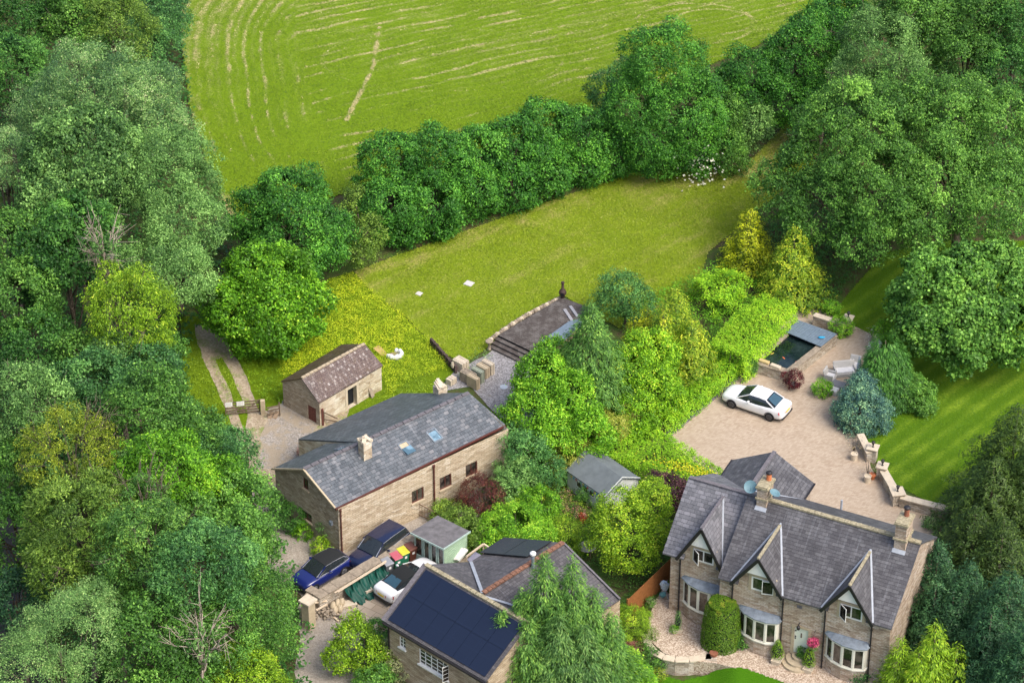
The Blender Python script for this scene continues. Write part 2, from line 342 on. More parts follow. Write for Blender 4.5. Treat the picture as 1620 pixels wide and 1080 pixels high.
# ------------------------------------------------------------------ foliage
def leaf_mat(name, cols, trans=0.24, rough=0.42):
    k = NT(name, rough, 0.22)
    t = k.attr('tone')
    c = k.ramp(t, [(i / (len(cols) - 1), q) for i, q in enumerate(cols)])
    n = k.noise(k.co('Object'), 0.35, 4, 0.6)
    c = k.mix(k.mapr(n, 0.35, 0.7, 0.0, 0.55), c, tuple(q * 0.72 for q in cols[1]))
    k.color(c)
    tr = k.node('ShaderNodeBsdfTranslucent'); k.l.new(c, tr.inputs['Color'])
    mx = k.node('ShaderNodeMixShader'); mx.inputs[0].default_value = trans
    out = [n for n in k.n if n.type == 'OUTPUT_MATERIAL'][0]
    k.l.new(k.b.outputs[0], mx.inputs[1]); k.l.new(tr.outputs[0], mx.inputs[2]); k.l.new(mx.outputs[0], out.inputs['Surface'])
    return k.m
PAL = {
 'mid':     [(0.030, 0.085, 0.018), (0.055, 0.135, 0.026), (0.085, 0.19, 0.035), (0.15, 0.27, 0.055)],
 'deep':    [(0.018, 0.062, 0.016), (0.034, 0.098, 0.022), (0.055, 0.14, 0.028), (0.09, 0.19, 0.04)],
 'hedge':   [(0.018, 0.07, 0.014), (0.034, 0.115, 0.02), (0.06, 0.17, 0.025), (0.11, 0.25, 0.035)],
 'bright':  [(0.05, 0.15, 0.012), (0.09, 0.235, 0.016), (0.15, 0.33, 0.022), (0.24, 0.43, 0.04)],
 'lime':    [(0.09, 0.19, 0.012), (0.16, 0.30, 0.018), (0.25, 0.42, 0.028), (0.37, 0.53, 0.05)],
 'laurel':  [(0.07, 0.20, 0.014), (0.13, 0.32, 0.018), (0.22, 0.45, 0.025), (0.37, 0.60, 0.05)],
 'olive':   [(0.07, 0.115, 0.02), (0.12, 0.18, 0.03), (0.19, 0.25, 0.045), (0.28, 0.33, 0.07)],
 'yellow':  [(0.14, 0.19, 0.018), (0.24, 0.29, 0.025), (0.36, 0.40, 0.04), (0.5, 0.5, 0.07)],
 'golden':  [(0.06, 0.11, 0.008), (0.16, 0.22, 0.010), (0.32, 0.37, 0.014), (0.50, 0.53, 0.03)],
 'goldgreen': [(0.026, 0.075, 0.010), (0.065, 0.14, 0.012), (0.16, 0.24, 0.016), (0.40, 0.45, 0.03)],
 'silver':  [(0.05, 0.11, 0.03), (0.10, 0.19, 0.055), (0.175, 0.28, 0.10), (0.40, 0.47, 0.28)],
 'sage':    [(0.065, 0.13, 0.045), (0.11, 0.20, 0.065), (0.17, 0.27, 0.09), (0.27, 0.37, 0.15)],
 'grey':    [(0.045, 0.10, 0.032), (0.08, 0.155, 0.045), (0.13, 0.22, 0.065), (0.21, 0.31, 0.11)],
 'teal':    [(0.026, 0.078, 0.028), (0.044, 0.122, 0.04), (0.072, 0.172, 0.052), (0.12, 0.24, 0.075)],
 'conifer': [(0.025, 0.07, 0.022), (0.048, 0.115, 0.034), (0.085, 0.17, 0.05), (0.16, 0.25, 0.08)],
 'weeping': [(0.045, 0.12, 0.03), (0.08, 0.19, 0.042), (0.14, 0.27, 0.055), (0.24, 0.37, 0.08)],
 'blue':    [(0.03, 0.085, 0.065), (0.06, 0.145, 0.112), (0.10, 0.215, 0.165), (0.2, 0.34, 0.27)],
 'yew':     [(0.018, 0.042, 0.012), (0.034, 0.072, 0.018), (0.056, 0.105, 0.024), (0.09, 0.15, 0.034)],
 'yewblue': [(0.014, 0.045, 0.024), (0.025, 0.075, 0.036), (0.045, 0.11, 0.05), (0.08, 0.16, 0.07)],
 'purple':  [(0.04, 0.014, 0.016), (0.075, 0.022, 0.025), (0.12, 0.035, 0.035), (0.19, 0.07, 0.055)],
 'maroon':  [(0.05, 0.01, 0.018), (0.09, 0.014, 0.026), (0.14, 0.02, 0.035), (0.2, 0.04, 0.05)],
 'plum':    [(0.04, 0.02, 0.035), (0.07, 0.03, 0.05), (0.11, 0.05, 0.07), (0.17, 0.10, 0.10)],
 'bamboo':  [(0.12, 0.17, 0.025), (0.22, 0.28, 0.04), (0.36, 0.41, 0.07), (0.52, 0.55, 0.16)],
 'varieg':  [(0.12, 0.17, 0.06), (0.25, 0.31, 0.14), (0.45, 0.50, 0.28), (0.65, 0.68, 0.45)],
 'weedy':   [(0.10, 0.18, 0.012), (0.20, 0.30, 0.015), (0.32, 0.42, 0.02), (0.45, 0.50, 0.03)],
 'grassy':  [(0.08, 0.15, 0.015), (0.14, 0.23, 0.02), (0.22, 0.32, 0.03), (0.33, 0.40, 0.07)],
 'box':     [(0.08, 0.19, 0.012), (0.13, 0.28, 0.015), (0.19, 0.36, 0.02), (0.26, 0.44, 0.03)],
 'topiary': [(0.05, 0.13, 0.012), (0.085, 0.19, 0.016), (0.13, 0.24, 0.025), (0.24, 0.25, 0.04)],
 'pinkfl':  [(0.06, 0.14, 0.02), (0.14, 0.22, 0.04), (0.55, 0.22, 0.30), (0.72, 0.35, 0.42)],
 'magenta': [(0.10, 0.12, 0.04), (0.5, 0.04, 0.16), (0.65, 0.07, 0.25), (0.75, 0.2, 0.4)],
 'whitefl': [(0.5, 0.5, 0.38), (0.7, 0.7, 0.55), (0.8, 0.8, 0.7), (0.85, 0.85, 0.75)],
 'yellowfl': [(0.5, 0.5, 0.02), (0.68, 0.64, 0.02), (0.8, 0.72, 0.03), (0.85, 0.8, 0.1)],
 'redfl':   [(0.35, 0.02, 0.02), (0.5, 0.03, 0.03), (0.6, 0.08, 0.06), (0.6, 0.2, 0.12)],
 'dead':    [(0.22, 0.17, 0.13), (0.34, 0.27, 0.2), (0.45, 0.37, 0.29), (0.55, 0.47, 0.38)],
 'heather': [(0.14, 0.06, 0.06), (0.22, 0.10, 0.10), (0.30, 0.14, 0.13), (0.38, 0.2, 0.17)],
}
_G = dict(silver=1.85, sage=1.7, grey=1.6, laurel=1.7, lime=1.2, bright=1.5, golden=1.55, goldgreen=1.9, yellow=1.0, weedy=2.25, grassy=1.4, deep=1.7, yewblue=1.35, yew=1.25, teal=1.6, mid=1.55, hedge=1.65,
          whitefl=1, yellowfl=1, magenta=1, pinkfl=1, redfl=1, dead=1, varieg=1.1, purple=.95, maroon=.85, plum=1.1, bamboo=1.2, box=1.0, heather=1.2, blue=1.6, topiary=1.1, weeping=1.35, conifer=1.5, olive=1.3)
_Y = dict(deep=.88, mid=.90, hedge=.88, bright=.94, laurel=1.1, lime=.96, teal=.9, weedy=1.04, yellow=.82, olive=.76, grey=.82, sage=.86, silver=.9, weeping=.92, conifer=.92, yewblue=.9, grassy=.95)
def _pal(k, v):
    g = _G.get(k, 1.5); y = _Y.get(k, 1.0); n = len(v) - 1
    return [(min(.9, c[0] * g * y * (.62 + .40 * i)), min(.9, c[1] * g * (.62 + .36 * i)), min(.9, c[2] * g * (.55 + .25 * i) if k not in ('silver', 'blue', 'whitefl', 'dead', 'varieg', 'pinkfl', 'magenta') else min(.9, c[2] * g))) for i, c in enumerate(v)]
LM = {k: leaf_mat('leaves_' + k, _pal(k, v)) for k, v in PAL.items()}
M_bark = plain('bark', (0.13, 0.105, 0.08), 0.9, 0.1, var=0.4, scale=8, bump=0.5)
M_deadwood = plain('pale_dead_wood', (0.36, 0.30, 0.24), 0.9, 0.1, var=0.3, scale=8)
def unit(a): return a / np.maximum(np.linalg.norm(a, axis=1, keepdims=True), 1e-9)
def rdir(n):
    return unit(RNG.normal(size=(n, 3)))
def leaf_mesh(name, P, N, tone, L, Wd, mat, parent, wn=(0.55, 0.45, 0.55), T=None, tj=0.5, org=None):
    L *= .7; Wd *= .72
    """one kite-shaped leaf per point: normals from N, up and chance; T = preferred direction of the leaf"""
    n = len(P)
    nn = unit(wn[0] * N + wn[1] * np.array([0, 0, 1.0]) + wn[2] * rdir(n))
    if T is None: t = rdir(n)
    else: t = unit(T + tj * rdir(n))
    t = unit(t - nn * np.sum(t * nn, axis=1, keepdims=True)); s = np.cross(nn, t)
    Ls = (L * RNG.uniform(0.65, 1.3, n))[:, None]; Ws = Ls * (Wd / L)
    V = np.stack([P - t * Ls * .5, P + s * Ws * .5 - t * Ls * .05 + nn * Ws * .12, P + t * Ls * .5, P - s * Ws * .5 - t * Ls * .05 + nn * Ws * .12], 1).reshape(-1, 3)
    o0 = ORG[parent.name] if parent is not None else (np.zeros(3) if org is None else np.array(org, float))
    V = V - o0
    me = bpy.data.meshes.new(name); me.vertices.add(4 * n); me.loops.add(4 * n); me.polygons.add(n)
    me.vertices.foreach_set('co', V.astype(np.float32).ravel()); me.loops.foreach_set('vertex_index', np.arange(4 * n, dtype=np.int32))
    me.polygons.foreach_set('loop_start', np.arange(0, 4 * n, 4, dtype=np.int32)); me.polygons.foreach_set('loop_total', np.full(n, 4, dtype=np.int32))
    me.update(calc_edges=True)
    a = me.attributes.new('tone', 'FLOAT', 'FACE'); a.data.foreach_set('value', np.clip(tone, 0, 1).astype(np.float32))
    me.materials.append(mat)
    o = link(name, me, parent)
    if parent is None: o.location = tuple(o0); ORG[o.name] = o0
    return o
def fib(k, zmin=-0.45):
    i = np.arange(k) + 0.5; z = 1 - (1 - zmin) * i / k; a = i * 2.399963
    r = np.sqrt(np.maximum(0, 1 - z * z)); d = np.stack([r * np.cos(a), r * np.sin(a), z], 1)
    return unit(d + RNG.normal(size=d.shape) * 0.13)
def crown_points(ells, lobe=1.1, dens=1.0, tw=0.36, per=7, zmin=-0.45, lumpy=1.0):
    """ells: (centre, radii). Ellipsoid -> boughs -> twigs -> leaf positions"""
    PP = []; NN = []; TT = []; LC = []
    for c, r in ells:
        c = np.array(c, float); r = np.array(r, float); rm = float(np.mean(r))
        lr0 = min(lobe, rm * 0.5)
        K = max(6, int(4 * math.pi * rm * rm * (1 - zmin) / 2 / (math.pi * lr0 * lr0 * 0.72)))
        D = fib(K, zmin); depth = RNG.uniform(0.64, 1.0, (K, 1)) if lumpy else np.full((K, 1), 0.88)
        lc = c + D * r * depth; lr = lr0 * RNG.uniform(0.7, 1.3, K); lt = RNG.normal(0, 0.13, K)
        LC.append(lc)
        m = max(4, int(dens * 2 * math.pi * lr0 * lr0 / (tw * tw * 0.9)))
        d = rdir(K * m).reshape(K, m, 3) + D[:, None, :] * 0.75 + np.array([0, 0, 0.25]); d = d / np.linalg.norm(d, axis=2, keepdims=True)
        rad = (lr[:, None] * RNG.uniform(0.62, 1.12, (K, m)))[..., None]
        tp = (lc[:, None, :] + d * rad).reshape(-1, 3); dn = d.reshape(-1, 3); tt = np.repeat(lt, m) + RNG.normal(0, 0.13, K * m)
        keep = np.ones(len(tp), bool)
        for c2, r2 in ells:
            if c2 is c: continue
            q = np.linalg.norm((tp - np.array(c2)) / np.array(r2), axis=1); keep &= ~((q < 0.72) & (q > 0))
        q = np.linalg.norm((tp - c) / r, axis=1); keep &= q > 0.5
        tp = tp[keep]; dn = dn[keep]; tt = tt[keep]; k = len(tp)
        P = np.repeat(tp, per, 0) + RNG.normal(size=(k * per, 3)) * tw * np.array([0.42, 0.42, 0.3]); N = np.repeat(dn, per, 0)
        PP.append(P); NN.append(N); TT.append(np.repeat(tt, per) + RNG.normal(0, 0.2, k * per) + 0.42)
    return np.vstack(PP), np.vstack(NN), np.concatenate(TT), np.vstack(LC)
def limbs(mb, base, top, targets, r0, bend=0.3, thin=0.3):
    """tapered bending trunk from base to top with limbs reaching to the targets"""
    base = np.array(base, float); top = np.array(top, float); n = 6; pts = []
    off = RNG.normal(size=3) * bend; off[2] = 0
    for i in range(n + 1):
        t = i / n; pts.append(base + (top - base) * t + off * math.sin(t * math.pi))
    for i in range(n): mb.tube(pts[i], pts[i + 1], r0 * (1 - 0.11 * i) * (1.35 if i == 0 else 1), r0 * (1 - 0.11 * (i + 1)), 8, cap=(i in (0, n - 1)))
    for q in targets:
        q = np.array(q, float); k = RNG.integers(2, n); s = pts[k]; mid = (s + q) / 2 + np.array([0, 0, 0.12 * np.linalg.norm(q - s)]) + RNG.normal(size=3) * 0.15
        ra = r0 * thin * 1.2; mb.tube(s, mid, ra, ra * 0.65, 6); mb.tube(mid, q, ra * 0.65, ra * 0.2, 6)
TREES = []
def tree(name, label, cat, ells_px, pal, group=None, lobe=1.1, leaf=0.26, asp=0.55, dens=1.0, tw=0.33, per=11, trunk=0.22, zmin=-0.45, wn=(0.55, 0.4, 0.68), T=None, bare=0, flat=1.0, tone=0.0, bark=None):
    """ells_px: list of (px, py, radius in px, centre height m[, height/width ratio]) read off the photograph"""
    ells = []
    for e in ells_px:
        px, py, rp, zc = e[:4]; ra = e[4] if len(e) > 4 else flat
        c = at(px, py, zc); r = rp / scl(px, py, zc); r = max(r - 0.32 * lobe, r * .6); ells.append((c, np.array([r, r, r * ra])))
    cx = np.average([e[0][:2] for e in ells], axis=0, weights=[e[1][0] ** 2 for e in ells]); gz = float(terrain(cx[0], cx[1]))
    root = thing(name, label, cat, (cx[0], cx[1], gz), group)
    P, N, tn, LC = crown_points(ells, lobe, dens, tw, per, zmin)
    keep = P[:, 2] > terrain(P[:, 0], P[:, 1]) + 0.03; P = P[keep]; N = N[keep]; tn = tn[keep]
    Tv = None
    if T == 'down': Tv = N * 0.5 + np.array([0, 0, -0.9])
    elif T == 'out': Tv = N
    leaf_mesh('crown', P, N, tn + tone, leaf, leaf * asp, LM[pal], root, wn, Tv)
    mb = MB(); zt = np.average([e[0][2] for e in ells]); idx = RNG.choice(len(LC), min(len(LC), 9), replace=False)
    limbs(mb, (cx[0], cx[1], gz - 0.2), (cx[0], cx[1], zt), LC[idx], trunk)
    for q in LC[RNG.choice(len(LC), min(bare, len(LC)), replace=False)] if bare else []:
        c = ells[0][0]; d = unit((q - c)[None])[0]; tip = q + d * 1.1 + np.array([0, 0, 1.1]) + RNG.normal(size=3) * .4; md = q + (tip - q) * .4 + RNG.normal(size=3) * .18; mb.tube(c * 0.25 + q * 0.75, md, 0.036, 0.025, 5); mb.tube(md, tip, 0.025, 0.008, 5)
        for _ in range(5):
            b = q + (tip - q) * RNG.uniform(0.1, 0.8); mb.tube(b, b + RNG.normal(size=3) * 0.5 + d * 0.5, 0.022, 0.006, 4)
    mb.build('trunk', bark or M_bark, root, smooth=True)
    TREES.append(root); return root
def cone_points(base, h, rb, z0=0.3, tw=0.3, per=7, dens=1.0, power=0.85, rag=0.25, boughs=0.55):
    area = math.pi * rb * math.sqrt(rb * rb + h * h); n = int(dens * area / (tw * tw * 0.28))
    t = 1 - np.sqrt(RNG.uniform(0, 1, n)); t = np.clip(t, 0, 0.995); a = RNG.uniform(0, 2 * math.pi, n)
    nb = max(6, int(2 * math.pi * rb / boughs)); lay = max(5, int(h / (boughs * 1.05)))
    rr = RNG.uniform(1 - rag, 1.0 + rag * 0.35, (lay + 2, nb + 2)); tonev = RNG.normal(0, 0.12, (lay + 2, nb + 2))
    li = (t * lay).astype(int); ai = ((a / (2 * math.pi) * nb) + (li % 2) * 0.5).astype(int) % nb
    fa = np.abs(((a / (2 * math.pi) * nb) + (li % 2) * 0.5) % 1 - 0.5) * 2; fz = np.abs((t * lay) % 1 - 0.4)
    R = rb * 1.42 * (1 - t) ** (power * .9) * rr[li, ai] * (1 - 0.28 * fa ** 2) * (1 - 0.22 * fz) * RNG.uniform(0.72, 1.04, n) + 0.04
    P = np.stack([base[0] + R * np.cos(a), base[1] + R * np.sin(a), base[2] + z0 + t * (h - z0)], 1)
    N = unit(np.stack([np.cos(a), np.sin(a), np.full(n, 0.45)], 1))
    PP = np.repeat(P, per, 0) + RNG.normal(size=(n * per, 3)) * tw * 0.4; tn = np.repeat(tonev[li, ai], per) + RNG.normal(0, 0.2, n * per) + 0.42
    return PP, np.repeat(N, per, 0), tn
def conifer(name, label, cat, cones, pal, group=None, leaf=0.3, asp=0.28, T='up', dens=1.0, tw=0.3, per=7, power=0.85, rag=0.25, z0=0.3, boughs=0.55, tone=0.0, tj=0.45):
    """cones: (apex px, apex py, height m, base radius m[, base z])"""
    PP = []; NN = []; TN = []; bases = []
    for c in cones:
        bz = c[4] if len(c) > 4 else 0.0
        a = at(c[0], c[1], c[2] + bz); bases.append((a[0], a[1], bz, c[2], c[3]))
        p, n, t = cone_points((a[0], a[1], bz), c[2], c[3], z0, tw, per, dens, power, rag, boughs); PP.append(p); NN.append(n); TN.append(t)
    P = np.vstack(PP); N = np.vstack(NN); tn = np.concatenate(TN)
    b0 = bases[0]; root = thing(name, label, cat, (b0[0], b0[1], b0[2]), group)
    Tv = {'up': N * 0.7 + np.array([0, 0, 0.55]), 'out': N, 'down': N * 0.55 + np.array([0, 0, -0.95]), 'droop': N * 0.9 + np.array([0, 0, -0.55])}[T]
    leaf_mesh('crown', P, N, tn + tone, leaf, leaf * asp, LM[pal], root, (0.6, 0.5, 0.4), Tv, tj)
    mb = MB()
    for b in bases: mb.tube((b[0], b[1], b[2] - 0.1), (b[0], b[1], b[2] + b[3] * 0.93), max(0.08, b[3] * 0.022), 0.02, 8)
    mb.build('trunk', M_bark, root, smooth=True); return root
def shrub(name, label, cat, px, py, rp, zc, pal, group=None, ratio=1.0, leaf=0.13, asp=0.6, tw=0.2, per=7, lobe=0.4, dens=1.0, z=0.0, zmin=-0.9, T=None, tone=0.0, stem=True, more=()):
    ells = []
    for q in ((px, py, rp, zc, ratio),) + tuple(more):
        c = at(q[0], q[1], z + q[3]); r = q[2] / scl(q[0], q[1]); ells.append((c, np.array([r, r, r * (q[4] if len(q) > 4 else ratio)])))
    c0 = ells[0][0]; root = thing(name, label, cat, (c0[0], c0[1], z), group)
    P, N, tn, LC = crown_points(ells, lobe, dens, tw, per, zmin, lumpy=1)
    keep = P[:, 2] > z + 0.02; P, N, tn = P[keep], N[keep], tn[keep]
    Tv = {'down': N * 0.5 + np.array([0, 0, -0.9]), 'out': N, 'up': N * .5 + np.array([0, 0, .8]), None: None}[T]
    leaf_mesh('foliage', P, N, tn + tone, leaf, leaf * asp, LM[pal], root, (0.6, 0.45, 0.45), Tv)
    if stem:
        mb = MB()
        for i in range(5):
            a = i * 1.256; mb.tube((c0[0] + .05 * math.cos(a), c0[1] + .05 * math.sin(a), z - 0.05), LC[int(i * len(LC) / 5)] * 0.8 + c0 * 0.2, 0.03, 0.012, 5)
        mb.build('stem', M_bark, root, smooth=True)
    return root
def inside(poly, X, Y):
    r = np.zeros(X.shape, bool); n = len(poly); j = n - 1
    for i in range(n):
        xi, yi = poly[i]; xj, yj = poly[j]
        c = ((yi > Y) != (yj > Y)) & (X < (xj - xi) * (Y - yi) / (yj - yi + 1e-12) + xi); r ^= c; j = i
    return r
def wpoly(pts, z=0.0): return [tuple(at(px, py, z)[:2]) for px, py in pts]
def scatter(poly, n):
    A = np.array(poly); lo = A.min(0); hi = A.max(0); out = np.zeros((0, 2))
    while len(out) < n:
        q = RNG.uniform(lo, hi, (n * 2, 2)); out = np.vstack([out, q[inside(poly, q[:, 0], q[:, 1])]])
    return out[:n]
def nz(X, Y, scale, seed=0):
    rg = np.random.default_rng(seed); g = rg.uniform(0, 1, (64, 64)); x = X / scale + 1000; y = Y / scale + 1000
    i = np.floor(x).astype(int); j = np.floor(y).astype(int); fx = x - i; fy = y - j; fx = fx * fx * (3 - 2 * fx); fy = fy * fy * (3 - 2 * fy)
    G = lambda a, b: g[a % 64, b % 64]
    return (G(i, j) * (1 - fx) + G(i + 1, j) * fx) * (1 - fy) + (G(i, j + 1) * (1 - fx) + G(i + 1, j + 1) * fx) * fy
def cover(name, label, cat, poly, pal, dens=2.2, h=0.5, leaf=0.2, asp=0.45, tw=0.3, per=6, T='up', rough=0.6, tone=0.0, kind='stuff', z=None, hard=False):
    """low growth nobody could count, over a ground polygon"""
    A = np.array(poly); area = abs(0.5 * np.sum(A[:, 0] * np.roll(A[:, 1], -1) - A[:, 1] * np.roll(A[:, 0], -1)))
    n = int(area * dens / (tw * tw)); q = scatter(poly, n); hh = nz(q[:, 0], q[:, 1], 1.1, 3) * 0.7 + nz(q[:, 0], q[:, 1], 0.45, 5) * 0.3
    H = h * (1 - rough + rough * hh) * RNG.uniform(0.35 if not hard else 0.9, 1.0, n)
    zz = terrain(q[:, 0], q[:, 1]) if z is None else np.full(n, z)
    P = np.column_stack([q, zz + H]); P = np.repeat(P, per, 0) + RNG.normal(size=(n * per, 3)) * tw * np.array([0.45, 0.45, 0.2])
    P[:, 2] = np.maximum(P[:, 2], np.repeat(zz, per) + 0.03); N = np.tile([0, 0, 1.0], (len(P), 1)) + RNG.normal(size=(len(P), 3)) * 0.35
    tn = 0.35 + 0.35 * (np.repeat(nz(q[:, 0], q[:, 1], 0.9, 9), per) - 0.5) + RNG.normal(0, 0.16, len(P)) + tone
    Tv = {'up': rdir(len(P)) * 0.7 + np.array([0, 0, 0.6]), None: None}[T]
    o = leaf_mesh(name, P, N, tn, leaf, leaf * asp, LM[pal], None, (0.3, 0.7, 0.5), Tv, org=(A[:, 0].mean(), A[:, 1].mean(), 0))
    return tag(o, label, cat, kind=kind)
def hedge(name, label, cat, line, width, height, pal, group=None, leaf=0.15, asp=0.5, tw=0.24, per=7, dens=1.0, lump=0.25, tone=0.0, z=0.0, sides=True, T='up'):
    """clipped hedge swept along a polyline on the ground"""
    L = [np.array(p[:2]) for p in line]; PP = []; NN = []; lens = [np.linalg.norm(b - a) for a, b in zip(L[:-1], L[1:])]
    W = width if isinstance(width, (list, tuple)) else [width] * len(L)
    for i, (a, b) in enumerate(zip(L[:-1], L[1:])):
        d = (b - a) / lens[i]; s = np.array([-d[1], d[0]]); per_len = (W[i] + W[i + 1]) / 2 + 2 * height
        n = int(dens * lens[i] * per_len / (tw * tw * 0.5)); t = RNG.uniform(0, 1, n); w = (W[i] + (W[i + 1] - W[i]) * t) / 2; k = RNG.uniform(0, 1, n) * (2 * w + 2 * height)
        top = (k > height) & (k < height + 2 * w); left = k <= height
        off = np.where(top, k - height - w, np.where(left, -w, w)); hh = np.where(top, height, np.where(left, k, k - height - 2 * w))
        c = a + np.outer(t, b - a) + np.outer(off, s)
        lmp = (nz(c[:, 0] * 1.0 + hh * 0.7, c[:, 1] + hh * 0.5, 0.8, 11) - 0.5) * 2 * lump
        shr = np.where(top, 1.0, 1.0 - 0.18 * (hh / height)); rnd = RNG.uniform(-0.2, 0.06, n)
        e = np.minimum(1, (1 - np.abs(off) / w) / 0.3) if True else 1
        off2 = np.where(top, off, np.sign(off) * (w * shr + lmp + rnd)); h2 = np.where(top, height - 0.12 * (1 - e) ** 2 + lmp + rnd, hh)
        P = np.column_stack([a + np.outer(t, b - a) + np.outer(off2, s), z + h2]); Nn = np.where(top[:, None], [0, 0, 1.0], np.column_stack([np.sign(off)[:, None] * s, np.full(n, 0.25)]))
        PP.append(P); NN.append(Nn)
    P = np.vstack(PP); N = np.vstack(NN); n = len(P); tn = np.repeat(nz(P[:, 0], P[:, 1] + P[:, 2], 0.6, 21) * 0.3 - 0.15, per)
    P = np.repeat(P, per, 0) + RNG.normal(size=(n * per, 3)) * tw * 0.38; N = np.repeat(unit(N), per, 0); tn = tn + RNG.normal(0, 0.16, n * per) + 0.45 + tone
    P[:, 2] = np.maximum(P[:, 2], z + 0.03)
    root = thing(name, label, cat, (L[0][0], L[0][1], z), group); Tv = N * 0.6 + np.array([0, 0, 0.5])
    leaf_mesh('foliage', P, N, tn, leaf, leaf * asp, LM[pal], root, (0.6, 0.4, 0.5), Tv)
    mb = MB()
    for i, (a, b) in enumerate(zip(L[:-1], L[1:])):
        for k in range(max(1, int(lens[i] / 0.7))):
            p = a + (b - a) * (k + 0.5) / max(1, int(lens[i] / 0.7)); mb.tube((p[0], p[1], z - 0.05), (p[0] + .1, p[1], z + height * 0.75), 0.05, 0.02, 5)
    mb.build('stem', M_bark, root, smooth=True); return root
# ------------------------------------------------------------------ the ground
def struct(o, name=None): 
    o['kind'] = 'structure'; return o
def grid_mesh(name, xs, ys, zf, mat, attrs=(), mask=None):
    X, Y = np.meshgrid(xs, ys); Z = zf(X, Y); nx, ny = len(xs), len(ys)
    V = np.stack([X, Y, Z], -1).reshape(-1, 3); idx = np.arange(nx * ny).reshape(ny, nx)
    F = np.stack([idx[:-1, :-1], idx[:-1, 1:], idx[1:, 1:], idx[1:, :-1]], -1).reshape(-1, 4)
    if mask is not None:
        cx = (X[:-1, :-1] + X[1:, 1:]) / 2; cy = (Y[:-1, :-1] + Y[1:, 1:]) / 2; F = F[mask(cx, cy).ravel()]
        used = np.unique(F); mp = np.zeros(len(V), int); mp[used] = np.arange(len(used)); V = V[used]; F = mp[F]
        sel = used
    else: sel = np.arange(len(V))
    me = bpy.data.meshes.new(name); n = len(F); me.vertices.add(len(V)); me.loops.add(4 * n); me.polygons.add(n)
    me.vertices.foreach_set('co', V.astype(np.float32).ravel()); me.loops.foreach_set('vertex_index', F.astype(np.int32).ravel())
    me.polygons.foreach_set('loop_start', np.arange(0, 4 * n, 4, dtype=np.int32)); me.polygons.foreach_set('loop_total', np.full(n, 4, dtype=np.int32))
    me.update(calc_edges=True)
    for an, fn in attrs:
        a = me.attributes.new(an, 'FLOAT', 'POINT'); a.data.foreach_set('value', fn(X, Y).reshape(-1)[sel].astype(np.float32))
    me.polygons.foreach_set('use_smooth', [True] * n); me.materials.append(mat)
    return struct(link(name, me))
def ragged(pts, amp, step=.5):
    out = []; n = len(pts)
    for i in range(n):
        a = np.array(pts[i]); b = np.array(pts[(i + 1) % n]); L = np.linalg.norm(b - a); m = max(1, int(L / step))
        for k in range(m):
            p = a + (b - a) * k / m; s = np.array([-(b - a)[1], (b - a)[0]]) / max(L, 1e-6)
            out.append(tuple(p + s * amp * 2 * (.65 * float(nz_(p[0], p[1], 1.7)) + .35 * float(nz_(p[1], p[0], .6)) - .5)))
    return out
def nz_(x, y, sc): return nz(np.array([x]), np.array([y]), sc, 17)[0]
def sheet(name, pts, z, mat, th=0.0, rag=0.0):
    mb = MB()
    if rag: pts = ragged(pts, rag)
    if th: mb.prism(pts, z - th, z)
    else: mb.poly([(p[0], p[1], z) for p in pts])
    return struct(mb.build(name, mat))
# materials
def grass_mat(name, cols, dry, sc=7.0, streak=(0, 0, 0), patch=0.5, g=0.8):
    cols = [(c[0] * g, c[1] * g, c[2] * g * .5) for c in cols]
    k = NT(name, 0.9, 0.1); co = k.co('Object')
    n1 = k.noise(k.vmap(co, (1, 2.2, 1), streak), sc, 5, 0.72); n2 = k.noise(co, 0.35, 5, 0.65); n3 = k.noise(co, sc * 4.5, 3, 0.7)
    c = k.ramp(n1, [(0.28, cols[0]), (0.5, cols[1]), (0.72, cols[2])])
    c = k.mix(k.mapr(n2, 0.3, 0.75, 0, patch), c, cols[3]); c = k.mix(k.mapr(n3, 0.42, 0.75, 0, 0.45), c, cols[0])
    d = k.attr('dry'); df = k.math('ADD', d, k.mapr(k.noise(k.vmap(co, (1, 2.5, 1), streak), 5.5, 5, 0.75), 0.3, 0.7, -0.33, 0.33))
    c = k.mix(k.mapr(df, 0.28, 0.85, 0, 0.95), c, dry)
    k.bump(k.math('ADD', n1, k.math('MULTIPLY', df, 0.6)), 0.9, 0.09); return k.color(c)
M_field = grass_mat('field_grass', [(0.13, 0.24, 0.018), (0.20, 0.34, 0.025), (0.27, 0.41, 0.035), (0.23, 0.34, 0.03)], (0.56, 0.48, 0.24), 5.0, (0, 0, R_(27)))
M_lawn = grass_mat('upper_lawn_grass', [(0.165, 0.27, 0.026), (0.26, 0.38, 0.036), (0.37, 0.47, 0.055), (0.33, 0.42, 0.045)], (0.47, 0.39, 0.15), 6.0, (0, 0, R_(30)))
M_strip = grass_mat('striped_lawn_grass', [(0.07, 0.17, 0.014), (0.11, 0.235, 0.018), (0.16, 0.30, 0.026), (0.14, 0.27, 0.02)], (0.26, 0.39, 0.03), 7.0, (0, 0, R_(45)))
M_verge = grass_mat('verge_grass', [(0.10, 0.19, 0.016), (0.17, 0.28, 0.02), (0.26, 0.37, 0.03), (0.22, 0.33, 0.025)], (0.4, 0.36, 0.16), 5.0)
M_front = grass_mat('front_lawn_grass', [(0.06, 0.20, 0.012), (0.085, 0.26, 0.014), (0.12, 0.33, 0.02), (0.10, 0.29, 0.016)], (0.15, 0.35, 0.02), 9.0)
k = NT('wild_ground', 0.95, 0.05); co = k.co('Object')
